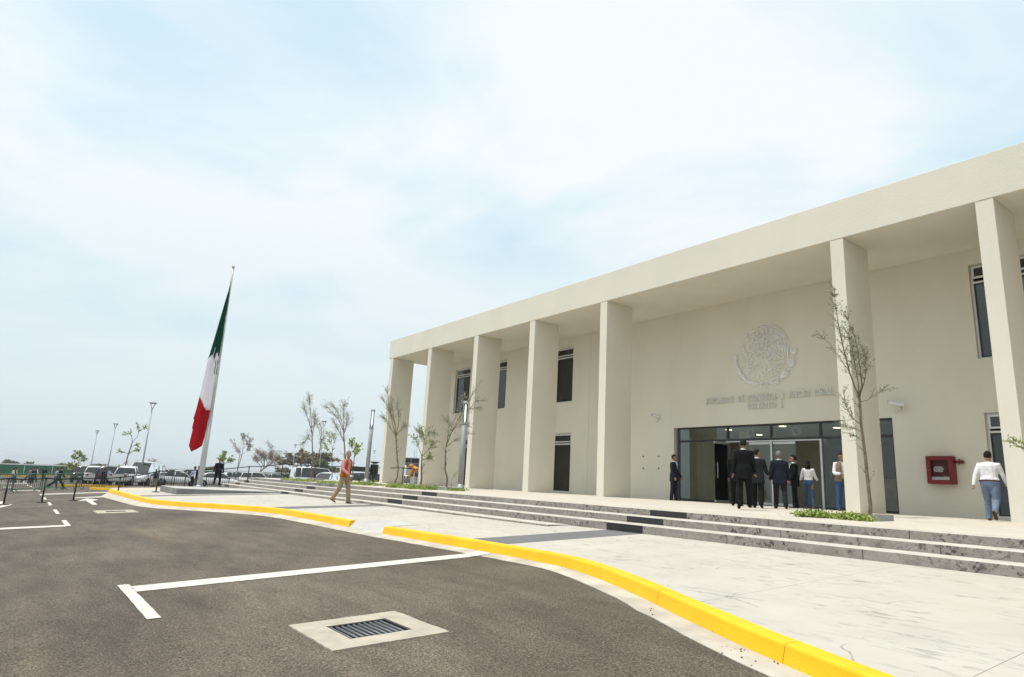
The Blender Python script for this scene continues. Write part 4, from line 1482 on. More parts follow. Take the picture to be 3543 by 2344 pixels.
def security_camera(x, z, rz, label, s=1.0, dark=False):
    t = thing('security_camera', label, 'camera', (x, YW, z))
    b = MB()
    b.box(-0.05, 0.05, -0.02, 0, -0.06, 0.06)
    b.tube([(0, -0.02, -0.02), (0, -0.12, -0.05), (0, -0.20, 0.04)], 0.017, 8)
    b.build('bracket', 'white_plastic', t)
    M = Matrix.Translation((0, -0.20, 0.09)) @ Matrix.Rotation(rz, 4, 'Z') @ Matrix.Rotation(R_(12), 4, 'Y')
    b = MB()
    b.box(-0.22 * s, 0.16 * s, -0.055, 0.055, -0.05, 0.045, M=M)
    b.build('housing', 'white_plastic', t, bevel=0.012)
    b = MB()
    b.box(-0.27 * s, 0.17 * s, -0.068, 0.068, 0.047, 0.06, M=M)
    b.build('sunshield', 'white_plastic', t, bevel=0.005)
    b = MB()
    b.box(-0.228 * s, -0.2205 * s, -0.045, 0.045, -0.042, 0.036, M=M)
    b.build('lens_window', 'dark_frame', t)
    b = MB()
    b.tube([tuple(M @ Vector((0.1 * s, 0, -0.05))), (0.05, -0.10, -0.10), (-0.16, -0.04, -0.17)], 0.008, 6)
    b.build('cable', 'lamp_grey', t)
    return t


security_camera(4.42, 3.23, R_(20), 'white bullet security camera on bracket right of the big column', 1.15)
security_camera(-5.25, 3.36, R_(62), 'small dark-lensed security camera left of the entrance glazing', 0.8)

# ------------------------------------------------------------------ flagpole on its plinth
ft = thing('flag_plinth', 'low grey concrete plinth under the flagpole', 'plinth', (-19.8, -10.3, -0.9))
b = MB()
b.box(-2.6, 1.35, -2.17, 2.2, -0.5, 0.26)
b.build('slab', 'grey_concrete', ft, bevel=0.015)
b = MB()
b.box(-2.58, 1.33, -2.15, 2.18, 0.262, 0.268)
b.build('cap', 'light_concrete', ft)
PB = on(690, 1685, lambda x, y: -0.632)
pz = top_z(PB.x, PB.y, 928)
pole = thing('flagpole', 'tall tapered grey steel flagpole with the limp flag on its plinth', 'flagpole', (PB.x, PB.y, -0.632))
PH = pz + 0.632


def pole_z(py):
    return top_z(PB.x, PB.y, py) + 0.632


zz_ = [0, pole_z(1435), pole_z(1259), pole_z(1090), PH]
rr_ = [0.135, 0.105, 0.078, 0.055, 0.042]
for k in range(4):
    b = MB()
    b.tube([(0, 0, zz_[k]), (0, 0, zz_[k + 1] - 0.002)], [rr_[k], rr_[k] * 0.9], 16)
    b.tube([(0, 0, zz_[k + 1] - 0.06), (0, 0, zz_[k + 1] - 0.001)], [rr_[k] * 0.93, rr_[k] * 0.93], 16)
    b.build('tube_section', 'pole_paint', pole)
b = MB()
b.lathe([(0.30, 0.0), (0.30, 0.03), (0.15, 0.031), (0.15, 0.08)], (0, 0, 0), 16)
b.build('base_flange', 'lamp_grey', pole)
b = MB()
b.lathe([(0.07, 0), (0.07, 0.10), (0.02, 0.14)], (0, 0, PH), 10)
b.build('truck', 'pole_paint', pole)

# the flag hangs in long folds beside the pole
vx = Vector((PB.x - CAM.x, PB.y - CAM.y, 0)).normalized()
side = Vector((-vx.y, vx.x, 0))            # towards the left of the picture
k7 = 260 / 582.0
FL = [(172, 443, 441), (230, 430, 437), (330, 399, 424), (430, 370, 407), (520, 344, 392), (600, 321, 381), (680, 297, 365), (740, 279, 353), (785, 265, 345),
      (850, 252, 334), (900, 240, 325), (960, 226, 315), (1010, 216, 306), (1060, 203, 300), (1110, 190, 292), (1165, 176, 284), (1232, 154, 271), (1240, 160, 268), (1305, 144, 256), (1312, 150, 254), (1380, 133, 239), (1440, 120, 222), (1462, 128, 188), (1485, 136, 140)]
flag = thing('flag', 'large green, white and red national flag hanging limp along the pole', 'flag', (PB.x, PB.y, -0.632))
NU = 40
grid = []
for (zy, xl, xr) in FL:
    pyv = 900 + zy * k7
    row = []
    zc = None
    for u in range(NU + 1):
        pxv = 600 + (xr + (xl - xr) * u / NU) * k7
        d = ray(pxv, pyv)
        # vertical plane through the pole, square to the view
        tt = (Vector((PB.x, PB.y, 0)) - Vector((CAM.x, CAM.y, 0))).dot(vx) / Vector((d.x, d.y, 0)).dot(vx)
        p = CAM + d * tt
        wdt = abs(xl - xr) / 110.0
        f = u / NU
        dep = 0.16 * wdt * math.sin(f * 6.0 + zy * 0.0021 + 0.6) + 0.035 * wdt * math.sin(f * 15 + zy * 0.004)
        p = p - vx * (0.22 + dep)
        row.append((p.x - PB.x, p.y - PB.y, p.z + 0.632))
    grid.append(row)


def flag_part(i0, i1, name, m, top=None, bot=None):
    b = MB()
    rows = grid[i0:i1 + 1]
    for r in rows:
        b.v += r
    n = NU + 1
    for i in range(len(rows) - 1):
        for j in range(NU):
            a = i * n + j
            b.face((a, a + 1, a + n + 1, a + n), 0, True)
    o = b.build(name, m, flag, fix=False)
    so = o.modifiers.new('solid', 'SOLIDIFY')
    so.thickness = 0.006
    return o


# refine rows
def resample(n):
    out = []
    for i in range(len(FL) - 1):
        for j in range(n):
            f = j / n
            out.append([tuple(a + (c - a) * f for a, c in zip(p, q)) for p, q in zip(grid[i], grid[i + 1])])
    out.append(grid[-1])
    return out


grid = resample(4)
# slanted colour borders: assign every cell by its height and its place across the cloth
zrow = [FL[i][0] + (FL[i + 1][0] - FL[i][0]) * j / 4 for i in range(len(FL) - 1) for j in range(4)] + [FL[-1][0]]


def stripe(zy, f):
    gb = 765 + (-35 if f < 0.35 else 22 * math.sin(f * 7)) + (70 if 0.55 < f < 0.62 else 0) * -1 + 25 * (f < 0.12)
    wb = 1165 - 105 * max(0, (f - 0.28)) / 0.72 if f > 0.28 else 1165
    return 0 if zy < gb else (1 if zy < wb else 2)


for part, (nm, m) in enumerate((('green_stripe', 'flag_green'), ('white_stripe', 'flag_white'), ('red_stripe', 'flag_red'))):
    b = MB()
    n = NU + 1
    idx = {}
    for i in range(len(grid) - 1):
        for j in range(NU):
            if stripe((zrow[i] + zrow[i + 1]) / 2, (j + 0.5) / NU) == part:
                q = []
                for (ii, jj) in ((i, j), (i, j + 1), (i + 1, j + 1), (i + 1, j)):
                    if (ii, jj) not in idx:
                        idx[(ii, jj)] = len(b.v)
                        b.v.append(grid[ii][jj])
                    q.append(idx[(ii, jj)])
                b.face(q, 0, True)
    o = b.build(nm, m, flag, fix=False)
    so = o.modifiers.new('solid', 'SOLIDIFY')
    so.thickness = 0.006
# wreath of the crest that shows at the hoist edge
b = MB()
for i, zy in enumerate(range(795, 900, 12)):
    pyv = 900 + zy * k7
    for s_ in (-1, 1):
        cx = 329 + 5 * math.sin(i * 0.7) + s_ * 5
        c = []
        for dx, dy in ((0, -9), (s_ * 7, -3), (s_ * 5, 5), (0, 4)):
            d = ray(600 + (cx + dx) * k7, pyv + dy * k7)
            tt = (Vector((PB.x - CAM.x, PB.y - CAM.y, 0))).dot(vx) / Vector((d.x, d.y, 0)).dot(vx)
            p = CAM + d * tt - vx * 0.48
            c.append((p.x - PB.x, p.y - PB.y, p.z + 0.632))
        b.poly(c)
b.build('crest_wreath', 'flag_crest', flag, fix=False)
b = MB()
hp0 = grid[0][0]
b.tube([(-side.x * -0.06, -side.y * -0.06, PH - 0.1), (hp0[0], hp0[1], hp0[2])], 0.008, 5)
b.build('halyard', 'white_plastic', flag)

# ------------------------------------------------------------------ belt stanchions
def stanchion_proto():
    t = thing('belt_stanchion', 'x', 'stanchion', (0, 0, 0), group='black belt stanchions')
    b = MB()
    b.lathe([(0.175, 0.0), (0.175, 0.012), (0.16, 0.022), (0.03, 0.034)], (0, 0, 0), 24)
    b.build('base', 'black_metal', t)
    b = MB()
    b.tube([(0, 0, 0.03), (0, 0, 0.90)], 0.032, 12)
    b.build('post', 'black_metal', t)
    b = MB()
    b.lathe([(0.036, 0), (0.042, 0.01), (0.042, 0.085), (0.030, 0.10)], (0, 0, 0.895), 12)
    b.build('belt_head', 'black_metal', t)
    return t


SP = []
for (px, py, zf) in ((-190, 1757, road_z), (11, 1748.6, road_z), (143.5, 1739.7, road_z), (253, 1733.7, road_z), (404, 1723.8, road_z), (539, 1704, plaza_z)):
    p = on(px, py, zf)
    SP.append((p.x, p.y, zf(p.x, p.y) + 0.012))
p = at_depth(636, 1689, 36.5)
SP.append((p.x, p.y, plaza_z(p.x, p.y)))
p = at_depth(855, 1670, 39.6)
SP.append((p.x, p.y, -0.42 + 0.005))
for (px, py, d) in ((973, 1651, 44.5), (1087, 1654, 46.0), (1205, 1664, 43.0), (1391, 1673.7, 39.5)):
    p = at_depth(px, py, d)
    SP.append((p.x, p.y, terrace_z(p.x, p.y)))
SLAB = ['stanchion just beyond the left frame edge of the belt line', 'leftmost belt stanchion, standing on the asphalt by the lane arrow', 'second belt stanchion from the left, beside the lane dashes',
        'third belt stanchion from the left, left of the white arrow tip', 'belt stanchion on asphalt right at the yellow kerb bend', 'belt stanchion on the pale plaza left of the flag plinth',
        'belt stanchion just behind the flag plinth', 'belt stanchion standing on the far end of the steps', 'tallest-looking belt stanchion at the head of the steps, by the dry tree',
        'belt stanchion on the terrace in front of the white minibus', 'belt stanchion half hidden behind the man in the orange vest', 'belt stanchion at the foot of the end column']
sp0 = stanchion_proto()
STN = []
for i, (p, lb) in enumerate(zip(SP, SLAB)):
    o = sp0 if i == 0 else dup(sp0, p, 0)
    o.location = p
    o['label'] = lb
    STN.append(o)
ends = SP[1:] + [tuple(on_y(1447, 1627, 1.0))]
for i, (a, c) in enumerate(zip(SP, ends)):
    if i == len(SP) - 1:
        c = (a[0] + 1.9, a[1] + 1.3, 0.02)
    b = MB()
    n = 8
    za, zc = 0.955, (c[2] - a[2]) + 0.955
    pts = [Vector(((c[0] - a[0]) * k / n, (c[1] - a[1]) * k / n, za + (zc - za) * k / n - 0.05 * math.sin(math.pi * k / n))) for k in range(n + 1)]
    for k in range(n):
        u, v = pts[k], pts[k + 1]
        h = Vector((0, 0, 0.024))
        w = Vector((-(c[1] - a[1]), c[0] - a[0], 0)).normalized() * 0.0015
        b.hexa([u - h - w, v - h - w, v - h + w, u - h + w, u + h - w, v + h - w, v + h + w, u + h + w])
    b.build('belt', 'belt_black', STN[i])

# ------------------------------------------------------------------ crowd barriers
def barrier(a, c, m, label, h=1.08, nb=13):
    a, c = Vector(a), Vector(c)
    L = (c - a).length
    rz = math.atan2(c.y - a.y, c.x - a.x)
    t = thing('crowd_barrier', label, 'barrier', a, rz, 'crowd barriers across the road')
    dz = c.z - a.z
    zt = lambda x: dz * x / L
    b = MB()
    r = 0.028
    pts = [(0.03, 0, 0.12)]
    pts += [(0.03, 0, h - 0.12), (0.06, 0, h - 0.04), (0.14, 0, h), (L - 0.14, 0, h + dz), (L - 0.06, 0, h - 0.04 + dz), (L - 0.03, 0, h - 0.12 + dz), (L - 0.03, 0, 0.12 + dz)]
    b.tube(pts, r, 8)
    b.tube([(0.03, 0, 0.20), (L - 0.03, 0, 0.20 + dz)], r, 8)
    b.build('frame', m, t)
    bb = MB()
    bb.tube([(0, 0, 0), (0, 0, h - 0.2)], 0.0125, 5)
    me = None
    for i in range(1, nb):
        x = 0.03 + (L - 0.06) * i / nb
        if me is None:
            o = bb.build('bar', m, t)
            me = o.data
        else:
            o = bpy.data.objects.new('bar', me)
            COL.objects.link(o)
            o.parent = t
        o.location = (x, 0, 0.20 + zt(x))
    for x in (0.18, L - 0.18):
        f = MB()
        f.tube([(x, -0.27, 0.02 + zt(x)), (x, -0.03, 0.20 + zt(x)), (x, 0.03, 0.20 + zt(x)), (x, 0.27, 0.02 + zt(x))], 0.022, 6)
        f.build('foot', m, t)
    return t


def rp(px, py, d=None):
    p = on(px, py, road_z) if d is None else at_depth(px, py, d)
    return (p.x, p.y, road_z(p.x, p.y))


barrier(rp(-75, 1713), rp(37, 1707), 'barrier_green', 'green crowd barrier cut off by the left picture edge')
barrier(rp(40, 1706.5), rp(136, 1701), 'barrier_green', 'green crowd barrier in front of the group in white and grey shirts')
barrier(rp(141, 1700.6), rp(209, 1697), 'barrier_green', 'green crowd barrier in front of the man in navy suit')
barrier(rp(214, 1696.6), rp(274, 1694), 'barrier_green', 'rightmost green crowd barrier, before the yellow traffic island')
DB = [(278, 345, 47), (349, 424, 48), (428, 508, 49), (512, 592, 50), (597, 678, 51), (708, 790, 52)]
for i, (a, c, d) in enumerate(DB):
    A, Cc = at_depth(a, 1690, d), at_depth(c, 1690, d + 0.6)
    barrier((A.x, A.y, road_z(A.x, A.y)), (Cc.x, Cc.y, road_z(Cc.x, Cc.y)), 'black_metal',
            ['dark crowd barrier before the black pickup', 'dark crowd barrier before the white pickup', 'dark crowd barrier before the white van', 'dark crowd barrier behind the plaza end, left of the plinth',
             'dark crowd barrier behind the flag plinth', 'dark crowd barrier right of the flagpole, before the white sedan'][i], nb=11)

# ------------------------------------------------------------------ yellow kerbs of the car park
far_kerb = struct(bpy.data.objects.new('car_park_kerb', None))
COL.objects.link(far_kerb)


def far_run(P, w=0.3, h=0.16, n=6):
    for a, c in zip(P, P[1:]):
        for i in range(n):
            u, v = a.lerp(c, i / n + 0.001), a.lerp(c, (i + 1) / n - 0.001)
            t = (v - u).normalized()
            nn = Vector((-t.y, t.x, 0)) * w / 2
            b = MB()
            q = [u - nn, v - nn, v + nn, u + nn]
            b.prism([(p.x, p.y) for p in q], lambda x, y: road_z(x, y) - 0.1, lambda x, y: road_z(x, y) + h)
            b.build('kerb_stone', 'yellow_paint', far_kerb)


P = [on(212, 1684, road_z), on(300, 1685, road_z), on(418, 1687, road_z)]
far_run(P, 0.5, 0.16)
P = [on(318, 1694, road_z), on(386, 1697, road_z)]
far_run(P, 0.35, 0.13, 3)
far_run([Vector((-144.6, y, 0)) for y in (-60, -40, -20, -5, 12)], 0.4, 0.24, 5)

# ------------------------------------------------------------------ green boundary fence
fence = thing('boundary_fence', 'long green sheeted boundary fence with white top band behind the car park', 'fence', (-146, 0, 0))


def ftop(y):
    return -0.14 + 0.0205 * y


y = -75.0
while y < 60:
    y1 = y + 4.5
    b = MB()
    b.hexa([(0, y + .06, ftop(y) - 2.6), (0.05, y + .06, ftop(y) - 2.6), (0.05, y1 - .06, ftop(y1) - 2.6), (0, y1 - .06, ftop(y1) - 2.6),
            (0, y + .06, ftop(y) - 0.22), (0.05, y + .06, ftop(y) - 0.22), (0.05, y1 - .06, ftop(y1) - 0.22), (0, y1 - .06, ftop(y1) - 0.22)])
    b.build('panel', 'fence_green', fence)
    b = MB()
    b.hexa([(-.01, y + .06, ftop(y) - 0.218), (0.06, y + .06, ftop(y) - 0.218), (0.06, y1 - .06, ftop(y1) - 0.218), (-.01, y1 - .06, ftop(y1) - 0.218),
            (-.01, y + .06, ftop(y)), (0.06, y + .06, ftop(y)), (0.06, y1 - .06, ftop(y1)), (-.01, y1 - .06, ftop(y1))])
    b.build('top_band', 'fence_white', fence)
    b = MB()
    b.tube([(0.03, y, ftop(y) - 2.9), (0.03, y, ftop(y) + 0.35)], 0.04, 8)
    b.build('post', 'lamp_grey', fence)
    y = y1

# ------------------------------------------------------------------ lamp posts with V heads
def lamp_proto():
    t = thing('lamp_post', 'x', 'lamp post', (0, 0, 0), group='car park lamp posts')
    b = MB()
    b.tube([(0, 0, 0), (0, 0, 7.4)], [0.085, 0.055], 10)
    b.build('post', 'lamp_grey', t)
    b = MB()
    for s in (-1, 1):
        b.tube([(0, 0, 7.35), (s * 0.30, 0, 8.0)], 0.03, 6)
        b.tube([(0, 0, 7.35), (0, s * 0.30, 8.0)], 0.03, 6)
    b.build('arm', 'lamp_grey', t)
    b = MB()
    b.lathe([(0.30, 0.0), (0.36, 0.03), (0.36, 0.10), (0.20, 0.15)], (0, 0, 7.97), 16)
    b.build('lamp_head', 'lamp_grey', t)
    b = MB()
    b.lathe([(0.22, 0.0), (0.20, 0.02)], (0, 0, 7.945), 12)
    b.build('diffuser', 'white_plastic', t)
    return t


LP = [(481.5, 61, 1392, 'tallest V-headed lamp post, nearest, left of the flag'), (363, 95, 1465, 'middle V-headed lamp post of the three left of the flag'),
      (303, 116, 1489, 'shortest V-headed lamp post, leftmost of three left of the flag'), (683, 118, 1490, 'lamp post whose thin pole shows just below the flag'),
      (815, 105, 1499, 'V-headed lamp post beside the thin reddish tree right of the flag'), (1098, 92, 1456, 'V-headed lamp post among the slender trees above the minibus'),
      (1006, 150, 1537, 'small far lamp post between the dry tree and the olive-brown tree'), (1196, 140, 1531, 'far lamp post showing above the man in the orange vest'),
      (1285, 175, 1558, 'farthest small lamp post right of the round light column')]
lp0 = lamp_proto()
for i, (px, d, ptop, lb) in enumerate(LP):
    p = at_depth(px, 1672, d)
    z = road_z(p.x, p.y)
    h = top_z(p.x, p.y, ptop) - z
    o = lp0 if i == 0 else dup(lp0, (0, 0, 0), 0)
    o.location = (p.x, p.y, z)
    o.scale = (1, 1, h / 8.12)
    o.rotation_euler = (0, 0, R_(35 + 17 * i))
    o['label'] = lb

# ------------------------------------------------------------------ round light columns on the terrace
def light_column(px, py, ptop, d, label):
    p = at_depth(px, py, d)
    z = terrace_z(p.x, p.y)
    h = top_z(p.x, p.y, ptop) - z
    t = thing('light_column', label, 'light column', (p.x, p.y, z), group='round light columns')
    b = MB()
    b.lathe([(0.17, 0), (0.17, 0.10), (0.14, 0.13), (0.14, 0.20), (0.105, 0.24)], (0, 0, 0), 18)
    b.build('base', 'aluminium', t)
    b = MB()
    b.tube([(0, 0, 0.23), (0, 0, h * 0.74)], 0.112, 18)
    b.lathe([(0.128, 0), (0.128, 0.05)], (0, 0, h * 0.74), 18)
    b.build('shaft', 'planter_steel', t)
    b = MB()
    b.tube([(0, 0, h * 0.74 + 0.05), (0, 0, h - 0.08)], 0.102, 18)
    b.build('glass_tube', 'lamp_glass', t)
    b = MB()
    b.tube([(0, 0, h * 0.78), (0, 0, h - 0.12)], 0.03, 8)
    b.build('lamp', 'lamp_core', t)
    b = MB()
    b.lathe([(0.12, 0), (0.12, 0.06), (0.09, 0.09)], (0, 0, h - 0.085), 18)
    b.build('cap', 'lamp_grey', t)
    return t


light_column(1266, 1672.5, 1417, 36.5, 'round light column standing clear against the sky behind the bench')
light_column(1592, 1697, 1391, 27.6, 'round light column standing close before the third column')

# ------------------------------------------------------------------ bench and litter bin
p = at_depth(1243, 1671, 37.5)
t = thing('bench', 'dark grey metal bench behind the man in the orange vest', 'bench', (p.x, p.y, terrace_z(p.x, p.y)), R_(50))
b = MB(); b.box(-1.0, 0.72, -0.02, 0.02, 0.62, 0.90); b.build('backrest', 'black_metal', t, bevel=0.01)
b = MB(); b.box(-1.0, 0.72, -0.46, -0.03, 0.42, 0.46); b.build('seat', 'black_metal', t, bevel=0.01)
for x in (-0.8, 0.58):
    b = MB(); b.tube([(x, 0.03, 0.95), (x, 0.05, 0.44), (x, 0.12, 0.0)], 0.03, 8); b.tube([(x, 0.05, 0.40), (x, -0.42, 0.40), (x, -0.44, 0.0)], 0.03, 8); b.build('leg', 'black_metal', t)
p = at_depth(1290, 1672.5, 36.8)
t = thing('litter_bin', 'black slatted litter bin on two legs beside the bench', 'bin', (p.x, p.y, terrace_z(p.x, p.y)))
b = MB()
prof = []
z = 0.42
while z < 1.02:
    prof += [(0.235, z), (0.245, z + 0.008), (0.245, z + 0.045), (0.235, z + 0.053), (0.20, z + 0.054), (0.20, z + 0.069)]
    z += 0.07
b.lathe(prof, (0, 0, 0), 20)
b.build('slatted_drum', 'black_metal', t)
b = MB(); b.lathe([(0.10, 1.09), (0.13, 1.10), (0.28, 1.18), (0.26, 1.20), (0.05, 1.16)], (0, 0, 0), 16); b.build('lid', 'black_metal', t)
for s in (-1, 1):
    b = MB(); b.tube([(s * 0.10, 0, 0.0), (s * 0.10, 0, 0.44)], 0.03, 8); b.build('leg', 'black_metal', t)
    b = MB(); b.tube([(s * 0.10, 0, 1.05), (s * 0.10, 0, 1.12)], 0.012, 6); b.build('lid_stay', 'black_metal', t)
# ------------------------------------------------------------------ vegetation
mat('bark_young', (0.165, 0.13, 0.095), 0.9, var=0.3, vscale=12, bump=0.6, bscale=40)
mat('bark_grey', (0.20, 0.17, 0.14), 0.9, var=0.3, vscale=6)
mat('leaf_olive', (0.22, 0.235, 0.125), 0.55, var=0.35, vscale=9)
mat('leaf_pale', (0.46, 0.47, 0.34), 0.5, var=0.2, vscale=9)
mat('leaf_green', (0.13, 0.21, 0.03), 0.55, var=0.35, vscale=9)
mat('leaf_lime', (0.34, 0.42, 0.075), 0.55, var=0.3, vscale=9)
mat('leaf_red', (0.26, 0.14, 0.09), 0.6, var=0.3, vscale=9)
mat('leaf_dry', (0.30, 0.21, 0.145), 0.8, var=0.35, vscale=2)
mat('leaf_scrub', (0.17, 0.17, 0.085), 0.75, var=0.5, vscale=1.2)
mat('leaf_scrub2', (0.27, 0.225, 0.13), 0.75, var=0.4, vscale=1.2)
mat('flower_pink', (0.55, 0.22, 0.18), 0.6)
mat('flower_white', (0.75, 0.73, 0.60), 0.6)


def leaf(b, p, d, L, w, rr, mi):
    d = d.normalized()
    s = d.cross(Vector((rr.uniform(-1, 1), rr.uniform(-1, 1), rr.uniform(-1, 1))))
    if s.length < 1e-4:
        s = d.orthogonal()
    s = s.normalized() * w
    k = len(b.v)
    b.v += [tuple(p), tuple(p + d * L * 0.5 + s), tuple(p + d * L), tuple(p + d * L * 0.5 - s)]
    b.face((k, k + 1, k + 2, k + 3), mi)


def tree(name, label, base, paths, leafmats, seed, twigs=20, tl=0.5, leaf_l=0.07, leaf_w=0.011, per=9, up=0.7, bark='bark_young', start=0.45,
         tip=None, group=None, spread=0.6, cat='tree', gappy=0.0):
    """paths: list of (list of 3D points, r0, r1, leafy) in world space"""
    rr = random.Random(seed)
    t = thing(name, label, cat, base, group=group)
    B = Vector(base)
    wd, lf = MB(), MB()
    for (pts, r0, r1, leafy) in paths:
        P = [Vector(p) - B for p in pts]
        n = len(P)
        wd.tube(P, [r0 + (r1 - r0) * (i / (n - 1)) for i in range(n)], 7)
        if not leafy:
            continue
        cnt = int(twigs * leafy)
        for _ in range(cnt):
            f = start + (1 - start) * rr.random()
            x = f * (n - 1)
            i = min(n - 2, int(x))
            p = P[i].lerp(P[i + 1], x - i)
            ax = (P[i + 1] - P[i]).normalized()
            out = Vector((rr.gauss(0, 1), rr.gauss(0, 1), rr.gauss(0, 0.5)))
            out = (out - ax * out.dot(ax)).normalized()
            d = (ax * up + out * spread).normalized()
            L = tl * rr.uniform(0.45, 1.15) * (1.1 - 0.5 * (f - start))
            q = [p]
            m = 4
            cur = d
            for k in range(m):
                cur = (cur + Vector((rr.gauss(0, .14), rr.gauss(0, .14), rr.gauss(0.02, .12)))).normalized()
                q.append(q[-1] + cur * L / m)
            wd.tube(q, [max(0.003, r1 * 0.5)] * 2 + [0.003] * (m - 1), 4, cap=False)
            for k in range(per):
                g = (k + rr.random()) / per * m
                i2 = min(m - 1, int(g))
                pp = q[i2].lerp(q[i2 + 1], g - i2)
                dd = (q[i2 + 1] - q[i2]).normalized() * 0.6 + Vector((rr.gauss(0, .7), rr.gauss(0, .7), rr.gauss(0, .6)))
                leaf(lf, pp, dd, leaf_l * rr.uniform(0.6, 1.3), leaf_w * rr.uniform(0.7, 1.3), rr, rr.randrange(len(leafmats)))
    wd.build('trunk', bark, t, fix=False)
    o = lf.build('crown', leafmats, t, fix=False)
    o['kind'] = 'stuff'
    return t


def px_path(base, pts, jit=0.0, rr=None):
    """pixel path -> points on the upright plane through base that faces the viewer, drifting in depth"""
    v = Vector((base[0] - CAM.x, base[1] - CAM.y, 0)).normalized()
    out = []
    D0 = (Vector((base[0], base[1], 0)) - Vector((CAM.x, CAM.y, 0))).dot(v)
    for k, (px, py) in enumerate(pts):
        d = ray(px, py)
        tt = D0 / Vector((d.x, d.y, 0)).dot(v)
        p = CAM + d * tt
        if jit:
            p = p + v * jit * k
        out.append(p)
    return out


def zp(ox, oy, s, pts):
    return [(ox + x * s, oy + y * s) for x, y in pts]


# -- main tree in front of the big column
MT = on(3008, 1789, terrace_z)
MT = Vector((MT.x, MT.y, terrace_z(MT.x, MT.y)))
z7 = lambda pts: zp(2750, 950, 0.574, pts)
pp = [(px_path(MT, z7([(455, 1456), (456, 1390), (441, 1250), (426, 1100), (413, 1000), (400, 900), (392, 760), (390, 735)])), 0.044, 0.026, 0.35)]
for j, (q, r0, lf_) in enumerate([([(390, 735), (365, 690), (330, 590), (300, 480), (276, 370), (262, 300), (248, 200), (238, 110)], 0.022, 2.0),
                                  ([(391, 735), (405, 660), (392, 560), (380, 450), (360, 360), (330, 280), (300, 215)], 0.020, 1.9),
                                  ([(390, 740), (380, 640), (360, 540), (345, 440), (320, 350)], 0.016, 1.6),
                                  ([(392, 730), (420, 640), (430, 560), (425, 480), (412, 420)], 0.014, 1.5),
                                  ([(330, 590), (270, 500), (215, 420), (165, 370), (128, 350)], 0.009, 0.45),
                                  ([(392, 770), (440, 760), (470, 735), (520, 712), (592, 688)], 0.008, 0.4),
                                  ([(400, 905), (350, 870), (310, 800), (290, 700)], 0.010, 0.8),
                                  ([(405, 950), (360, 930), (320, 930), (290, 900)], 0.008, 0.5),
                                  ([(415, 1010), (380, 985), (340, 960)], 0.006, 0.3)]):
    pp.append((px_path(MT, z7(q), jit=(-0.06, 0.07, -0.1, 0.12, 0.05, -0.06, 0.04, -0.08, 0.05)[j]), r0, 0.004, lf_))
tree('olive_tree', 'tall slender young tree with sparse grey-green leaves before the big column', MT, pp, ['leaf_olive', 'leaf_pale', 'leaf_olive', 'leaf_green'], 5,
     twigs=27, tl=0.34, leaf_l=0.062, leaf_w=0.0085, per=10, up=0.8, start=0.22, spread=0.55)

# -- branch tips of a tree that stands beyond the right frame edge
RB = Vector((9.75, -4.4, terrace_z(0, -4.4)))
pth = px_path(RB, [(3640, 1870), (3630, 1750), (3610, 1640), (3600, 1560), (3590, 1450)])
p2_ = px_path(RB, [(3606, 1620), (3570, 1575), (3535, 1548), (3510, 1540)])
p3_ = px_path(RB, [(3604, 1600), (3560, 1545), (3525, 1525), (3505, 1522)])
tree('olive_tree', 'young tree at the right edge, only a few leafy twigs in view', RB, [(pth, 0.04, 0.02, 0.6), (p2_, 0.008, 0.003, 0.5), (p3_, 0.008, 0.003, 0.5)],
     ['leaf_lime', 'leaf_green'], 9, twigs=16, tl=0.22, leaf_l=0.05, leaf_w=0.011, per=6)

z3 = lambda pts: zp(1200, 1350, 0.3189, pts)
z5_ = lambda pts: zp(1300, 1100, 0.4144, pts)


def terr_tree(px, py, d=None):
    p = on(px, py, terrace_z) if d is None else at_depth(px, py, d)
    return Vector((p.x, p.y, terrace_z(p.x, p.y)))


T1 = terr_tree(1364, 1676)
pp = [(px_path(T1, z3([(515, 1026), (545, 950), (558, 860), (547, 720), (537, 600), (533, 490)])), 0.045, 0.030, 0.5)]
for q, j in (([(533, 490), (500, 380), (465, 200), (445, 60), (436, -20)], -0.1), ([(533, 490), (520, 360), (490, 180), (470, 60)], 0.15), ([(534, 490), (560, 380), (560, 260), (540, 150)], -0.15),
             ([(535, 500), (590, 420), (630, 380)], 0.1), ([(536, 500), (480, 420), (420, 320), (395, 295)], 0.08), ([(530, 380), (450, 200), (395, 95)], 0.0)):
    pp.append((px_path(T1, z3(q), j), 0.02, 0.005, 1.5))
tree('olive_tree', 'slender grey-green tree before the end column, trunk curving left', T1, pp, ['leaf_olive', 'leaf_pale', 'leaf_pale'], 21, twigs=22, tl=0.55, leaf_l=0.085, leaf_w=0.016, per=8, up=0.9, start=0.3)

T2 = terr_tree(1455, 1684)
pp = [(px_path(T2, z3([(800, 1046), (810, 950), (808, 840), (815, 720)])), 0.05, 0.035, 0.2)]
for q, j in (([(815, 720), (785, 640), (765, 570), (730, 520)], -0.1), ([(815, 720), (870, 665), (920, 610), (940, 560)], 0.12), ([(815, 720), (832, 620), (838, 540), (830, 470)], 0.0),
             ([(838, 540), (880, 480), (930, 450)], 0.1), ([(838, 540), (810, 480), (790, 430)], -0.1), ([(815, 760), (860, 750), (890, 735)], 0.05)):
    pp.append((px_path(T2, z3(q), j), 0.02, 0.006, 1.0))
tree('small_tree', 'small branching tree with bright green top between the first two columns', T2, pp, ['leaf_green', 'leaf_lime', 'leaf_pale'], 31, twigs=22, tl=0.5, leaf_l=0.10, leaf_w=0.024, per=7, up=0.6, start=0.4)

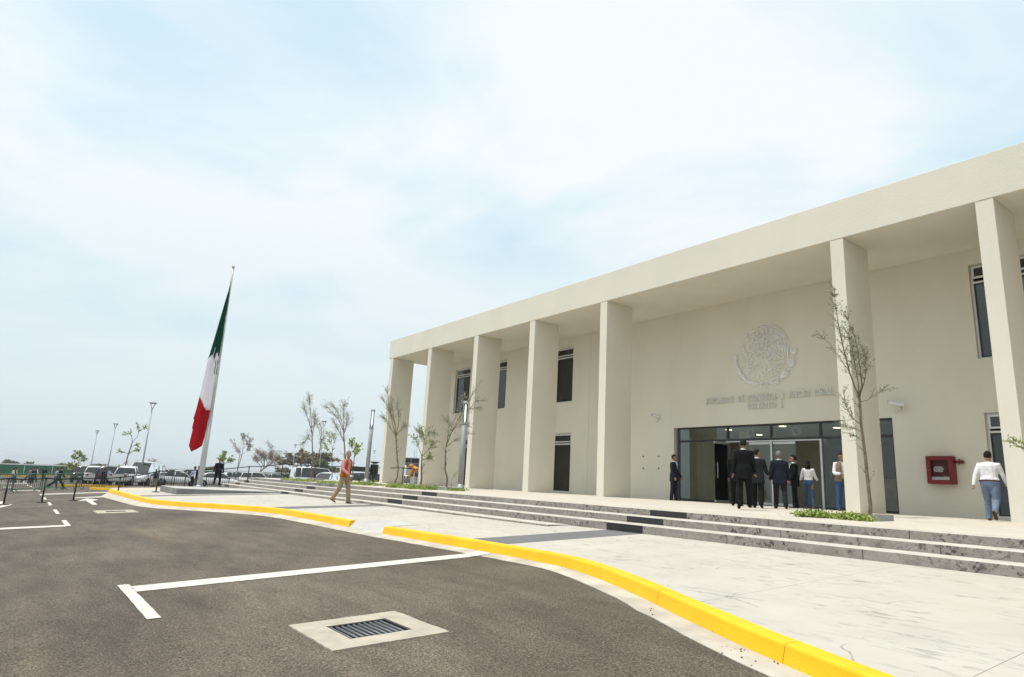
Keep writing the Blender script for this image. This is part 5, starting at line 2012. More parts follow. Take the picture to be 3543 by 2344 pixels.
T3 = terr_tree(1544, 1690)
pp = [(px_path(T3, z3([(1080, 1070), (1088, 960), (1066, 860), (1070, 740), (1072, 640)])), 0.045, 0.032, 0.25)]
for q, j in (([(1072, 640), (1100, 500), (1135, 400), (1180, 280), (1230, 160), (1290, 60)], 0.1), ([(1080, 600), (1150, 430), (1220, 300), (1300, 160), (1370, 40), (1440, -60)], -0.1),
             ([(1110, 500), (1190, 380), (1290, 250), (1400, 110), (1480, 90)], 0.15), ([(1085, 600), (1100, 460), (1110, 380), (1080, 330)], -0.12),
             ([(1130, 440), (1230, 380), (1310, 390)], 0.0), ([(1080, 620), (1150, 560), (1250, 500), (1320, 470)], 0.1), ([(1200, 330), (1300, 200), (1430, 190)], 0.05)):
    pp.append((px_path(T3, z3(q), j), 0.02, 0.005, 1.5))
tree('olive_tree', 'grey-green tree leaning right across the second and third columns', T3, pp, ['leaf_olive', 'leaf_pale', 'leaf_pale'], 41, twigs=20, tl=0.5, leaf_l=0.075, leaf_w=0.015, per=8, up=0.9, start=0.3)

# weedy shoot at the foot of the light column
W1 = terr_tree(1560, 1691)
tree('shoot', 'thin weedy shoot by the round light column', W1, [(px_path(W1, z3([(1130, 1060), (1140, 980), (1170, 930), (1210, 880)])), 0.008, 0.003, 1.0)], ['leaf_lime', 'leaf_pale'], 44, twigs=10, tl=0.22, leaf_l=0.07, leaf_w=0.014, per=5, cat='plant')

z2 = lambda pts: zp(600, 1350, 0.3189, pts)
T4 = terr_tree(1078, 1655, 44)
pp = [(px_path(T4, z2([(1492, 955), (1500, 850), (1520, 780), (1508, 660), (1505, 500), (1500, 400)])), 0.05, 0.03, 0.7)]
for q, j in (([(1500, 400), (1490, 280), (1480, 150), (1474, 60)], 0.0), ([(1503, 480), (1470, 340), (1430, 230), (1415, 160)], -0.15), ([(1503, 500), (1530, 380), (1545, 270)], 0.15), ([(1505, 560), (1460, 520), (1415, 570)], 0.1)):
    pp.append((px_path(T4, z2(q), j), 0.022, 0.006, 1.6))
tree('olive_tree', 'narrow feathery tree, left one of the pair above the minibus', T4, pp, ['leaf_olive', 'leaf_pale', 'leaf_pale'], 51, twigs=24, tl=0.75, leaf_l=0.11, leaf_w=0.016, per=7, up=0.95, start=0.2)
T4b = terr_tree(1092, 1655, 46)
pp = [(px_path(T4b, z2([(1540, 950), (1535, 800), (1570, 720), (1595, 620), (1600, 540)])), 0.045, 0.03, 0.4)]
for q, j in (([(1600, 540), (1580, 430), (1545, 330), (1525, 240)], 0.1), ([(1600, 540), (1610, 440), (1590, 380)], -0.1), ([(1600, 560), (1640, 500), (1630, 560)], 0.0)):
    pp.append((px_path(T4b, z2(q), j), 0.02, 0.006, 1.4))
tree('olive_tree', 'thin tree right behind the feathery one, crossing the lamp post', T4b, pp, ['leaf_olive', 'leaf_pale'], 52, twigs=15, tl=0.7, leaf_l=0.11, leaf_w=0.016, per=6, up=0.9, start=0.2)
T6 = terr_tree(1196, 1664, 41)
pp = [(px_path(T6, z2([(1872, 980), (1865, 800), (1858, 640), (1850, 520), (1845, 430)])), 0.05, 0.032, 0.5)]
for q, j in (([(1845, 430), (1820, 320), (1770, 220), (1720, 150)], -0.1), ([(1845, 430), (1850, 300), (1845, 200), (1855, 140)], 0.1), ([(1845, 450), (1800, 330), (1700, 210), (1640, 160)], 0.1), ([(1850, 480), (1880, 380), (1885, 280)], -0.1), ([(1852, 560), (1790, 440), (1740, 350)], 0.0)):
    pp.append((px_path(T6, z2(q), j), 0.022, 0.006, 1.6))
tree('olive_tree', 'wide feathery tree rising behind the man in the orange vest', T6, pp, ['leaf_olive', 'leaf_pale', 'leaf_pale'], 53, twigs=24, tl=0.7, leaf_l=0.10, leaf_w=0.015, per=7, up=0.95, start=0.25)
T5 = terr_tree(1148, 1657, 43)
pp = [(px_path(T5, z2([(1720, 962), (1722, 860), (1720, 760), (1726, 640)])), 0.035, 0.022, 0.1)]
for q, j in (([(1726, 640), (1700, 560), (1690, 470)], 0.0), ([(1726, 640), (1750, 560), (1740, 490)], 0.1), ([(1724, 700), (1670, 640), (1640, 600)], -0.1)):
    pp.append((px_path(T5, z2(q), j), 0.014, 0.005, 1.0))
tree('sapling', 'staked thin sapling with pale leaves left of the orange-vest man', T5, pp, ['leaf_lime', 'leaf_olive', 'leaf_pale'], 54, twigs=16, tl=0.5, leaf_l=0.12, leaf_w=0.03, per=7, up=0.7, start=0.3)
T7 = terr_tree(1218, 1668, 39)
pp = [(px_path(T7, z2([(1935, 990), (1950, 850), (1960, 760), (1965, 680)])), 0.03, 0.02, 0.2)]
for q, j in (([(1965, 680), (1940, 620), (1930, 570)], 0.0), ([(1965, 680), (1985, 640), (2000, 610)], 0.1), ([(1962, 740), (1985, 700), (1995, 660)], -0.1)):
    pp.append((px_path(T7, z2(q), j), 0.014, 0.005, 1.0))
tree('sapling', 'small lime-green sapling just right of the orange-vest man', T7, pp, ['leaf_lime', 'leaf_green'], 55, twigs=14, tl=0.4, leaf_l=0.14, leaf_w=0.04, per=7, up=0.7, start=0.4)


def lot_tree(px, py, d):
    p = at_depth(px, py, d)
    return Vector((p.x, p.y, road_z(p.x, p.y)))


z1 = lambda pts: zp(0, 1350, 0.3189, pts)
T8 = lot_tree(774, 1668, 75)
pp = [(px_path(T8, z2([(540, 990), (545, 880), (548, 780)])), 0.05, 0.03, 0.0)] + [(px_path(T8, z2(q), j), 0.02, 0.006, 1.0) for q, j in (([(548, 800), (540, 720), (550, 690)], 0), ([(548, 820), (590, 770), (625, 755)], .1), ([(546, 800), (520, 740)], -.1))]
tree('sapling', 'small lime sapling showing right behind the policeman', T8, pp, ['leaf_lime', 'leaf_green'], 61, twigs=14, tl=0.7, leaf_l=0.28, leaf_w=0.07, per=7, start=0.2)
T9 = lot_tree(806, 1668, 85)
pp = [(px_path(T9, z2([(665, 990), (700, 850), (740, 720), (755, 640)])), 0.06, 0.04, 0.0)] + [(px_path(T9, z2(q), j), 0.025, 0.008, 1.0) for q, j in (([(755, 640), (760, 560), (770, 500)], 0), ([(755, 640), (810, 580), (840, 540)], .1), ([(740, 720), (690, 640), (640, 570)], -.1), ([(745, 700), (800, 660), (825, 610)], .1))]
tree('thin_tree', 'thin leaning tree with sparse reddish leaves by the lamp post', T9, pp, ['leaf_red', 'leaf_dry', 'leaf_olive'], 62, twigs=16, tl=0.9, leaf_l=0.25, leaf_w=0.05, per=7, start=0.2, bark='bark_grey')
T10 = lot_tree(426, 1650, 66)
pp = [(px_path(T10, z1([(1335, 960), (1350, 860), (1380, 740), (1405, 660), (1435, 570)])), 0.07, 0.05, 0.3)] + [(px_path(T10, z1(q), j), 0.03, 0.008, 1.0) for q, j in (([(1435, 570), (1490, 510), (1510, 440), (1500, 370)], 0), ([(1500, 450), (1550, 420), (1585, 400)], .1), ([(1435, 570), (1430, 500), (1400, 470), (1340, 490)], -.1), ([(1400, 680), (1450, 670), (1480, 655)], .1), ([(1395, 690), (1340, 680), (1290, 655)], 0), ([(1370, 770), (1320, 830), (1300, 830)], 0.1), ([(1405, 640), (1450, 600), (1480, 600)], 0), ([(1370, 780), (1400, 830), (1420, 850)], 0))]
tree('sapling', 'tall gappy sapling with lime leaves left of the tallest lamp post', T10, pp, ['leaf_lime', 'leaf_lime', 'leaf_green'], 63, twigs=9, tl=0.5, leaf_l=0.2, leaf_w=0.045, per=6, start=0.35)
T11 = lot_tree(268, 1650, 95)
pp = [(px_path(T11, z1([(845, 900), (855, 800), (860, 730)])), 0.06, 0.04, 0.2)] + [(px_path(T11, z1(q), j), 0.03, 0.008, 1.0) for q, j in (([(860, 740), (855, 700), (850, 685)], 0), ([(858, 770), (885, 735), (895, 710)], .1), ([(857, 770), (820, 740), (805, 730)], 0), ([(856, 800), (890, 770), (900, 760)], 0))]
tree('sapling', 'small distant lime sapling before the green fence, far left', T11, pp, ['leaf_lime', 'leaf_green'], 64, twigs=12, tl=0.7, leaf_l=0.3, leaf_w=0.08, per=7, start=0.3)
T12 = lot_tree(250, 1655, 90)
pp = [(px_path(T12, z1([(780, 940), (785, 880), (790, 830)])), 0.04, 0.03, 1.0), (px_path(T12, z1([(785, 900), (760, 850), (745, 820)])), 0.03, 0.01, 1.0), (px_path(T12, z1([(785, 900), (815, 850), (830, 820)])), 0.03, 0.01, 1.0)]
tree('young_shrub', 'yellowish young shrub in front of the green fence', T12, pp, ['leaf_lime', 'leaf_lime', 'leaf_red'], 65, twigs=14, tl=0.8, leaf_l=0.3, leaf_w=0.08, per=8, start=0.2, cat='shrub')


def big_tree(name, label, px, d, ptop, wpx, mats_, seed, bark='bark_grey', n1=14, dens=1.0, leafl=0.3, leafw=0.06, cat='tree', py=1660, flat=1.0):
    """broad crown grown by forking limbs"""
    rr = random.Random(seed)
    p = at_depth(px, py, d)
    base = Vector((p.x, p.y, ground_z(p.x, p.y)))
    H = top_z(p.x, p.y, ptop) - base.z
    Wd = wpx * d / 2245.0
    t = thing(name, label, cat, base)
    wd, lf = MB(), MB()

    def grow(p0, dr, L, r, lev):
        q = [p0]
        cur = dr
        for k in range(4):
            cur = (cur + Vector((rr.gauss(0, .17), rr.gauss(0, .17), rr.gauss(0.02, .12)))).normalized()
            q.append(q[-1] + cur * L / 4)
        wd.tube(q, [r, r * .9, r * .8, r * .7, r * .55], 5 if lev else 8, cap=False)
        if lev >= 4:
            for k in range(int(7 * dens)):
                f = rr.random() * 4
                i = min(3, int(f))
                leaf(lf, q[i].lerp(q[i + 1], f - i) + Vector((rr.gauss(0, .05), rr.gauss(0, .05), rr.gauss(0, .05))) * L, Vector((rr.gauss(0, 1), rr.gauss(0, 1), rr.gauss(0, 1))), leafl * rr.uniform(.5, 1.3), leafw * rr.uniform(.6, 1.4), rr, rr.randrange(len(mats_)))
            return
        kids = 3 if lev else 5
        for k in range(kids):
            a = rr.uniform(0, 6.28)
            o = Vector((math.cos(a), math.sin(a), rr.uniform(-0.1, 0.5) * flat))
            nd = (cur * 0.75 + o * (0.75 if lev < 2 else 0.9)).normalized()
            grow(q[rr.choice((2, 3, 4, 4))], nd, L * rr.uniform(0.62, 0.82), r * 0.55, lev + 1)
    grow(Vector((0, 0, 0)), Vector((0, 0, 1)), H * 0.30, H * 0.022, 0)
    zs = [v[2] for v in lf.v] or [H]
    xs = [abs(v[0]) + abs(v[1]) for v in lf.v] or [Wd]
    sz = H / max(zs)
    sxy = Wd / 2 / (sorted(xs)[int(len(xs) * .85)] * 0.72)
    for m_ in (wd, lf):
        m_.v = [(x * sxy, y * sxy, max(z * sz, -0.3)) for x, y, z in m_.v]
    wd.build('trunk', bark, t, fix=False)
    o = lf.build('crown', mats_, t, fix=False)
    o['kind'] = 'stuff'
    return t


big_tree('dry_tree', 'bare brownish dry tree behind the fence, right of the policeman', 880, 165, 1520, 150, ['leaf_dry', 'leaf_dry'], 71, dens=2.2, leafl=0.7, leafw=0.035)
big_tree('scrub_tree', 'broad olive-brown tree behind the white minibus', 1060, 165, 1552, 150, ['leaf_scrub', 'leaf_scrub2', 'leaf_scrub2'], 72, dens=3.0, leafl=0.5, leafw=0.14)
big_tree('scrub_tree', 'green-tinged bush right of the olive-brown tree', 1125, 160, 1590, 70, ['leaf_scrub', 'leaf_green'], 73, dens=3.0, leafl=0.5, leafw=0.14)
big_tree('dry_tree', 'faint grey leafless tree behind the fence by the tallest lamp post', 520, 190, 1583, 75, ['leaf_dry', 'leaf_scrub2'], 74, dens=0.8, leafl=0.5, leafw=0.03)
big_tree('scrub_tree', 'round dark bush behind the fence at the far left', 26, 200, 1588, 42, ['leaf_scrub'], 75, dens=3.0, leafl=0.5, leafw=0.16)
big_tree('scrub_tree', 'small grey bush behind the fence, second from the left', 82, 210, 1594, 26, ['leaf_scrub', 'leaf_scrub2'], 76, dens=2.0, leafl=0.5, leafw=0.12)
big_tree('scrub_tree', 'low bush over the fence between the two far lamp posts', 338, 200, 1603, 48, ['leaf_scrub'], 77, dens=3.0, leafl=0.5, leafw=0.16)
big_tree('scrub_tree', 'low bush over the fence behind the man in navy suit', 192, 200, 1600, 34, ['leaf_scrub', 'leaf_scrub2'], 78, dens=3.0, leafl=0.5, leafw=0.16)
big_tree('scrub_tree', 'pale bush just right of the flagpole over the fence', 716, 200, 1612, 36, ['leaf_scrub', 'leaf_green'], 79, dens=3.0, leafl=0.5, leafw=0.16)
big_tree('scrub_tree', 'thin brushy bush right of the dry tree', 965, 170, 1610, 70, ['leaf_scrub2', 'leaf_dry', 'leaf_scrub'], 80, dens=1.4, leafl=0.5, leafw=0.08)

# ------------------------------------------------------------------ planter boxes and ground cover
def planter(pl, pc, pr, py, label, h=0.13):
    C0 = on(pc, py, terrace_z)
    d = ray(pl, py - 5)
    xl = (CAM + d * ((C0.y - CAM.y) / d.y)).x
    d = ray(pr, py - 1)
    yr = (CAM + d * ((C0.x - CAM.x) / d.x)).y
    x0, x1, y0, y1 = min(xl, C0.x - 0.7), C0.x, C0.y, max(yr, C0.y + 0.7)
    x0, y1 = max(x0, x1 - 1.5), min(y1, y0 + 1.5)
    t = thing('planter_box', label, 'planter', (x1, y0, terrace_z(x1, y0)), group='low steel planter frames')
    wx, wy = x1 - x0, y1 - y0
    for (a, b_, c, d_) in ((-wx, 0, 0, .02), (-wx, 0, wy - .02, wy), (-wx, -wx + .02, .02, wy - .02), (-.02, 0, .02, wy - .02)):
        b = MB()
        b.box(a, b_, c, d_, -0.06, h)
        b.build('side_plate', 'planter_steel', t)
    b = MB()
    rr = random.Random(int(pc))
    b.box(-wx + .02, -.02, .02, wy - .02, -0.05, h - 0.05)
    for _ in range(170):
        x, y, s = rr.uniform(-wx + .05, -.05), rr.uniform(.05, wy - .05), rr.uniform(.018, .045)
        b.ball((x, y, h - 0.05 + s * 0.5), (s, s * rr.uniform(.7, 1), s * .8), 5, 4)
    o = b.build('lava_stones', 'lava_stone', t)
    o['kind'] = 'stuff'
    return (x0, x1, y0, y1)


def ground_cover(x0, x1, y0, y1, zf, n, label, seed, h=0.13, flowers=True):
    rr = random.Random(seed)
    b = MB()
    nc = max(8, int((x1 - x0) * (y1 - y0) * 16))
    cl = [(rr.uniform(x0, x1), rr.uniform(y0, y1), rr.uniform(0.6, 1.25)) for _ in range(nc)]
    for _ in range(n):
        cx, cy, s = rr.choice(cl)
        x, y = cx + rr.gauss(0, .09), cy + rr.gauss(0, .09)
        z = zf(x, y) + abs(rr.gauss(0, 0.5)) * h * s * 0.7
        d = Vector((rr.gauss(0, 1), rr.gauss(0, 1), rr.uniform(0.1, 1.3)))
        mi = 0 if rr.random() < 0.38 else 1
        if flowers and rr.random() < 0.025:
            mi = rr.choice((2, 3))
        leaf(b, Vector((x, y, z)), d, rr.uniform(.05, .10), rr.uniform(.010, .018), rr, mi)
    o = b.build('ground_cover', ['leaf_green', 'leaf_lime', 'flower_pink', 'flower_white'], fix=False)
    tag(o, label, 'plants')
    o['kind'] = 'stuff'
    return o


pb = planter(2936, 3037, 3072, 1805, 'grey steel planter frame with red lava stones under the big foreground tree')
a = on(2800, 1797, terrace_z)
ground_cover(pb[1] - 1.42, pb[1] - 0.12, pb[2] - 0.42, pb[2] - 0.06, terrace_z, 3000, 'bright green ground cover in front of the foreground planter', 91)
pb = planter(1497, 1545, 1567, 1698, 'grey planter frame under the tree that leans right')
ground_cover(pb[0] - 2.6, pb[1] - 0.5, pb[2] - 1.1, pb[2] - 0.1, terrace_z, 5200, 'long bright green strip of ground cover at the top step', 92, h=0.16)
ground_cover(pb[1] + 0.15, pb[1] + 0.6, pb[2], pb[2] + 0.6, terrace_z, 500, 'little green tuft by the foot of the round light column', 93, h=0.12)
pb = planter(1340, 1375, 1391, 1685, 'grey planter frame under the curving tree at the end column')
ground_cover(pb[0] - 2.6, pb[0] - 0.1, pb[2] - 1.1, pb[2] - 0.1, terrace_z, 4600, 'green ground cover strip right of the orange-vest man', 94, h=0.12)
pb = planter(1425, 1470, 1488, 1689, 'grey planter frame under the small bright-topped tree')
for (xa, xb, ya, yb_, lb, sd) in ((967, 1065, 1661, 1655, 'farthest green strip of ground cover at the head of the steps', 95), (1075, 1165, 1670, 1664, 'green strip of ground cover left of the orange-vest man', 96), (1222, 1262, 1664, 1660, 'small green strip of ground cover under the bench', 97)):
    A = on(xa, ya, terrace_z)
    c = on(xb, ya + (xb - xa) * 0.02, terrace_z)
    yy = min(A.y, c.y)
    x_0, x_1 = sorted((on_y(xa, ya, yy).x, on_y(xb, ya, yy).x))
    if x_0 < -30.5:
        x_0 = -30.5
    ground_cover(x_0, x_1, yy, yy + 1.0, terrace_z, 2600, lb, sd, h=0.12)
planter(1065, 1085, 1097, 1662, 'grey planter frame under the feathery tree pair')

# loose stones by the kerb and grit on the asphalt
rr = random.Random(77)
b = MB()
for (px, py, s, n) in ((2535, 2250, .05, 9), (2270, 2112, .10, 8), (2560, 2285, .1, 4), (2685, 2300, .03, 2)):
    c = on(px, py, road_z)
    for _ in range(n):
        x, y = c.x + rr.gauss(0, s), c.y + rr.gauss(0, s)
        r = rr.uniform(.003, .010)
        b.ball((x, y, road_z(x, y) + r * .6 + 0.006), (r, r * rr.uniform(.6, 1), r * .7), 6, 4)
o = b.build('loose_stones', 'rubble', fix=False)
tag(o, 'loose brown stones scattered at the foot of the yellow kerb', 'stones')
o['kind'] = 'stuff'
b = MB()
for _ in range(900):
    x, y = rr.uniform(-6, 11.5), rr.uniform(-17.6, -12.3)
    if yk_inner(x) - 0.5 < y:
        continue
    r = rr.uniform(.002, .006)
    b.ball((x, y, road_z(x, y) + r * .4), (r * 1.4, r, r * .6), 5, 3, rr.choice((0, 0, 1)))
o = b.build('grit', ['slab_concrete', 'rubble'], fix=False)
tag(o, 'light grit scattered over the foreground asphalt', 'grit')
o['kind'] = 'stuff'
# ------------------------------------------------------------------ vehicles
mat('car_white', (0.72, 0.73, 0.73), 0.25, coat=0.6, var=0.02)
mat('car_black', (0.012, 0.012, 0.014), 0.22, coat=0.7)
mat('car_silver', (0.40, 0.41, 0.42), 0.28, metal=0.4, coat=0.5)
mat('tyre', (0.012, 0.012, 0.012), 0.85)
mat('rim', (0.42, 0.43, 0.44), 0.35, metal=0.7)
mat('tail_red', (0.42, 0.010, 0.010), 0.25, coat=0.4)
mat('head_lamp', (0.70, 0.72, 0.74), 0.12, coat=0.5)
mat('plate_white', (0.65, 0.66, 0.64), 0.5)
mat('crane_orange', (0.48, 0.20, 0.025), 0.5, var=0.15, vscale=2)

KIND = {
    # x stations: (x, half width, bottom, shoulder, hood/roof line at that station); greenhouse: list (x, z, half width at base, at roof)
    'sedan': dict(L=4.5, W=0.87, body=[(-2.25, .70, .42, .62, .84), (-2.15, .80, .28, .74, .93), (-1.6, .86, .22, .84, .98), (-0.6, .88, .20, .88, .95), (0.6, .88, .20, .88, .93), (1.35, .87, .22, .82, .90), (2.0, .80, .26, .70, .76), (2.25, .66, .38, .56, .60)],
                  cab=[(-1.75, .98, .74), (-1.05, 1.40, .60), (0.05, 1.46, .60), (0.55, 1.40, .60), (1.25, .93, .76)], wheels=(-1.35, 1.40), r=.315),
    'suv': dict(L=4.7, W=0.93, body=[(-2.35, .78, .45, .80, 1.02), (-2.28, .88, .32, .92, 1.06), (-1.6, .93, .26, .98, 1.08), (0, .94, .24, 1.0, 1.06), (1.0, .93, .25, .98, 1.05), (1.9, .90, .30, .90, .98), (2.3, .78, .42, .72, .80)],
                cab=[(-2.26, 1.06, .80), (-2.0, 1.66, .68), (-0.6, 1.76, .68), (0.35, 1.70, .68), (1.15, 1.06, .82)], wheels=(-1.42, 1.45), r=.37),
    'van': dict(L=5.3, W=0.95, body=[(-2.65, .88, .40, .95, 1.18), (-2.6, .94, .30, 1.1, 1.22), (-1, .95, .26, 1.15, 1.24), (1, .95, .26, 1.15, 1.22), (1.9, .93, .30, 1.0, 1.12), (2.5, .86, .40, .82, .88), (2.65, .74, .48, .66, .7)],
                cab=[(-2.62, 1.20, .90), (-2.52, 2.15, .80), (-0.4, 2.24, .82), (0.9, 2.18, .80), (2.05, 1.08, .84)], wheels=(-1.55, 1.65), r=.34),
    'pickup': dict(L=5.3, W=0.93, body=[(-2.65, .86, .48, .95, 1.05), (-2.6, .91, .42, 1.0, 1.06), (-0.6, .93, .32, 1.0, 1.06), (0.4, .93, .30, 1.0, 1.06), (1.4, .92, .32, .98, 1.06), (2.35, .88, .38, .88, .96), (2.65, .74, .50, .72, .78)],
                   cab=[(-0.75, 1.05, .82), (-0.55, 1.62, .70), (0.3, 1.76, .70), (0.75, 1.70, .70), (1.45, 1.05, .84)], wheels=(-1.6, 1.7), r=.39),
}


def make_car(kind, m, label, loc, rz, s=1.0):
    K = KIND[kind]
    t = thing(kind + '_vehicle' if kind not in ('sedan', 'pickup', 'van', 'suv') else {'sedan': 'sedan_car', 'suv': 'utility_car', 'van': 'passenger_van', 'pickup': 'pickup_truck'}[kind], label,
              {'sedan': 'car', 'suv': 'car', 'van': 'van', 'pickup': 'pickup'}[kind], loc, rz, 'vehicles in the car park')
    t.scale = (s, s, s)
    rings = []
    for (x, hw, zb, zs, zt) in K['body']:
        ring = []
        for (fy, z) in ((0.0, zb), (0.75, zb), (0.97, zb + 0.10), (1.0, (zb + zs) / 2), (0.99, zs), (0.90, zt - 0.02), (0.55, zt), (0.0, zt)):
            ring.append((x, hw * fy, z))
        ring = ring + [(x, -y, z) for (x, y, z) in reversed(ring[1:-1])]
        rings.append(ring)
    b = MB()
    b.rings(rings, 0)
    b.build('body', m, t)
    # greenhouse: roof and pillars with panes set in
    cab = K['cab']
    zb = lambda x: max(cab[0][1], cab[-1][1]) - 0.02
    (xr, zr, wr), (x1, z1_, w1), (x2, z2_, w2), (x3, z3_, w3), (xf, zf_, wf) = cab
    base_r, base_f = wr, wf
    b = MB()
    top = [(x1, z1_, w1), (x2, z2_, w2), (x3, z3_, w3)]
    # roof skin
    rr_ = []
    for (x, z, w) in top:
        rr_.append([(x, -w, z - 0.06), (x, -w * .9, z - 0.015), (x, 0, z + 0.015), (x, w * .9, z - 0.015), (x, w, z - 0.06), (x, 0, z - 0.07)])
    b.rings(rr_, 0)
    wb = (wr + wf) / 2 + 0.06
    zsd = zb(0)
    for sgn in (-1, 1):
        pil = [((xr + 0.12, sgn * wb, zr - .02), (x1 + 0.02, sgn * w1, z1_ - 0.05), 0.05), ((xf - 0.05, sgn * wb, zf_ - .02), (x3, sgn * w3, z3_ - 0.05), 0.035)]
        xm = (x1 + x3) / 2 - 0.05
        pil.append(((xm, sgn * (wb + .01), zsd), (xm, sgn * w2, z2_ - 0.06), 0.04))
        if kind in ('van', 'suv'):
            xq = x1 + 0.65
            pil.append(((xq, sgn * (wb + .01), zsd), (xq, sgn * (w1 + w2) / 2, (z1_ + z2_) / 2 - 0.06), 0.045))
        for (p, q, r) in pil:
            b.tube([p, q], r, 6)
    b.build('roof', m, t)
    # glass
    for sgn in (-1, 1):
        g = MB()
        g.poly([(xr + 0.15, sgn * wb, zr), (xf - 0.08, sgn * wb, zf_), (x3 - 0.02, sgn * (w3 + .005), z3_ - 0.07), (x2, sgn * (w2 + .005), z2_ - 0.07), (x1 + 0.03, sgn * (w1 + .005), z1_ - 0.07)])
        g.build('side_window', 'car_glass', t, fix=False)
    g = MB()
    g.poly([(xf, -wf, zf_), (xf, wf, zf_), (x3 + .01, w3 - .03, z3_ - 0.05), (x3 + .01, -w3 + .03, z3_ - 0.05)])
    g.build('windscreen', 'car_glass', t, fix=False)
    g = MB()
    g.poly([(xr, -wr, zr), (xr, wr, zr), (x1 - .01, w1 - .03, z1_ - 0.05), (x1 - .01, -w1 + .03, z1_ - 0.05)])
    g.build('rear_window', 'car_glass', t, fix=False)
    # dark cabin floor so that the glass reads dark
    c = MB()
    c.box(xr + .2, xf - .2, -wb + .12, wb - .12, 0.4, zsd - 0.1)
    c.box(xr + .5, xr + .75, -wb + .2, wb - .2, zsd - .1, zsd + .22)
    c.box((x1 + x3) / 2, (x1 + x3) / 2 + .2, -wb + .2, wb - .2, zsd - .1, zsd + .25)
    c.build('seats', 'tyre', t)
    R = K['r']
    for x in K['wheels']:
        for sgn in (-1, 1):
            w = MB()
            y = sgn * (K['W'] - 0.10)
            w.lathe([(R * .62, -0.11), (R * .96, -0.11), (R, -0.07), (R, 0.07), (R * .96, 0.11), (R * .62, 0.11)], (x, y, R), 18, axis='y')
            wo = w.build('wheel', 'tyre', t)
            w = MB()
            w.lathe([(R * .6, -0.112), (R * .55, -0.118), (R * .12, -0.10), (R * .12, 0.10), (R * .55, 0.118), (R * .6, 0.112)], (x, y, R), 14, axis='y')
            w.build('rim', 'rim', wo)
            a = MB()
            a.lathe([(R * 1.14, -0.012), (R * 1.14, 0.012)], (x, sgn * (K['W'] + 0.001), R + .02), 18, axis='y')
            a.build('wheel_arch', 'tyre', t)
    xb = K['body'][0][0]
    xe = K['body'][-1][0]
    for sgn in (-1, 1):
        l = MB()
        l.box(xb - 0.005, xb + 0.16, sgn * K['W'] * .62 - .1, sgn * K['W'] * .62 + .1, .72 * K['body'][1][3] + .1, K['body'][1][3] + .04)
        l.build('tail_light', 'tail_red', t, bevel=0.02)
        l = MB()
        l.box(xe - 0.20, xe - 0.02, sgn * K['W'] * .60 - .13, sgn * K['W'] * .60 + .13, K['body'][-1][3] - .03, K['body'][-1][3] + .12)
        l.build('headlight', 'head_lamp', t, bevel=0.02)
        mr = MB()
        mr.box(xf - .42, xf - .30, sgn * (wb + .04) - .09, sgn * (wb + .04) + .09, zsd + .03, zsd + .17)
        mr.build('mirror', m, t, bevel=0.02)
    bp = MB()
    bp.box(xb - .03, xb + .05, -K['W'] * .8, K['W'] * .8, .36, .54)
    bp.build('bumper', m if kind in ('sedan', 'suv') else 'rim', t, bevel=0.03)
    bp = MB()
    bp.box(xe - .06, xe + .02, -K['W'] * .7, K['W'] * .7, .34, .50)
    bp.build('bumper', m, t, bevel=0.03)
    pl = MB()
    pl.box(xb - .036, xb - .031, -.16, .16, .58, .70)
    pl.build('number_plate', 'plate_white', t)
    return t


def car_at(kind, m, px, d, rz, label, dz=0.0, s=1.0):
    p = at_depth(px, 1670, d)
    return make_car(kind, m, label, (p.x, p.y, road_z(p.x, p.y) + dz), R_(rz), s)


car_at('suv', 'car_black', 290, 70, 165, 'dark utility car at the left end of the parked row')
car_at('suv', 'car_white', 326, 66, 172, 'white utility car seen from behind, left of the black pickup')
car_at('pickup', 'car_black', 371, 60, 172, 'black pickup seen from behind with red tail light')
car_at('pickup', 'car_white', 436, 60, 158, 'white crew-cab pickup left of the tallest lamp post foot')
car_at('van', 'car_white', 497, 62, -28, 'white van with dark windscreen facing the plaza')
car_at('suv', 'car_white', 556, 78, 100, 'white car partly hidden right of the white van')
car_at('sedan', 'car_white', 612, 66, 82, 'white sedan left of the flagpole with red tail light')
car_at('suv', 'car_white', 660, 88, 95, 'white car roof showing between the two men and the flagpole')
car_at('sedan', 'car_white', 750, 66, 84, 'white sedan right of the flagpole, behind the policeman')
car_at('suv', 'car_silver', 828, 88, 95, 'silver utility car right of the policeman')
car_at('suv', 'car_white', 892, 84, 78, 'white utility car below the dry tree')
car_at('suv', 'car_silver', 955, 100, 80, 'silver car farther back left of the minibus')
car_at('van', 'car_white', 1093, 78, 85, 'long white minibus behind the terrace', s=1.12)
car_at('pickup', 'car_white', 1142, 60, -60, 'white pickup front with dark windscreen before the minibus')
car_at('van', 'car_white', 1246, 64, -105, 'rounded white van right of the bench', s=0.85)
car_at('suv', 'car_black', 1296, 58, 60, 'dark utility car between the bin and the end column', dz=0.05)
car_at('sedan', 'car_white', 1408, 70, 75, 'white car roof glimpsed between the first two columns', dz=0.4)

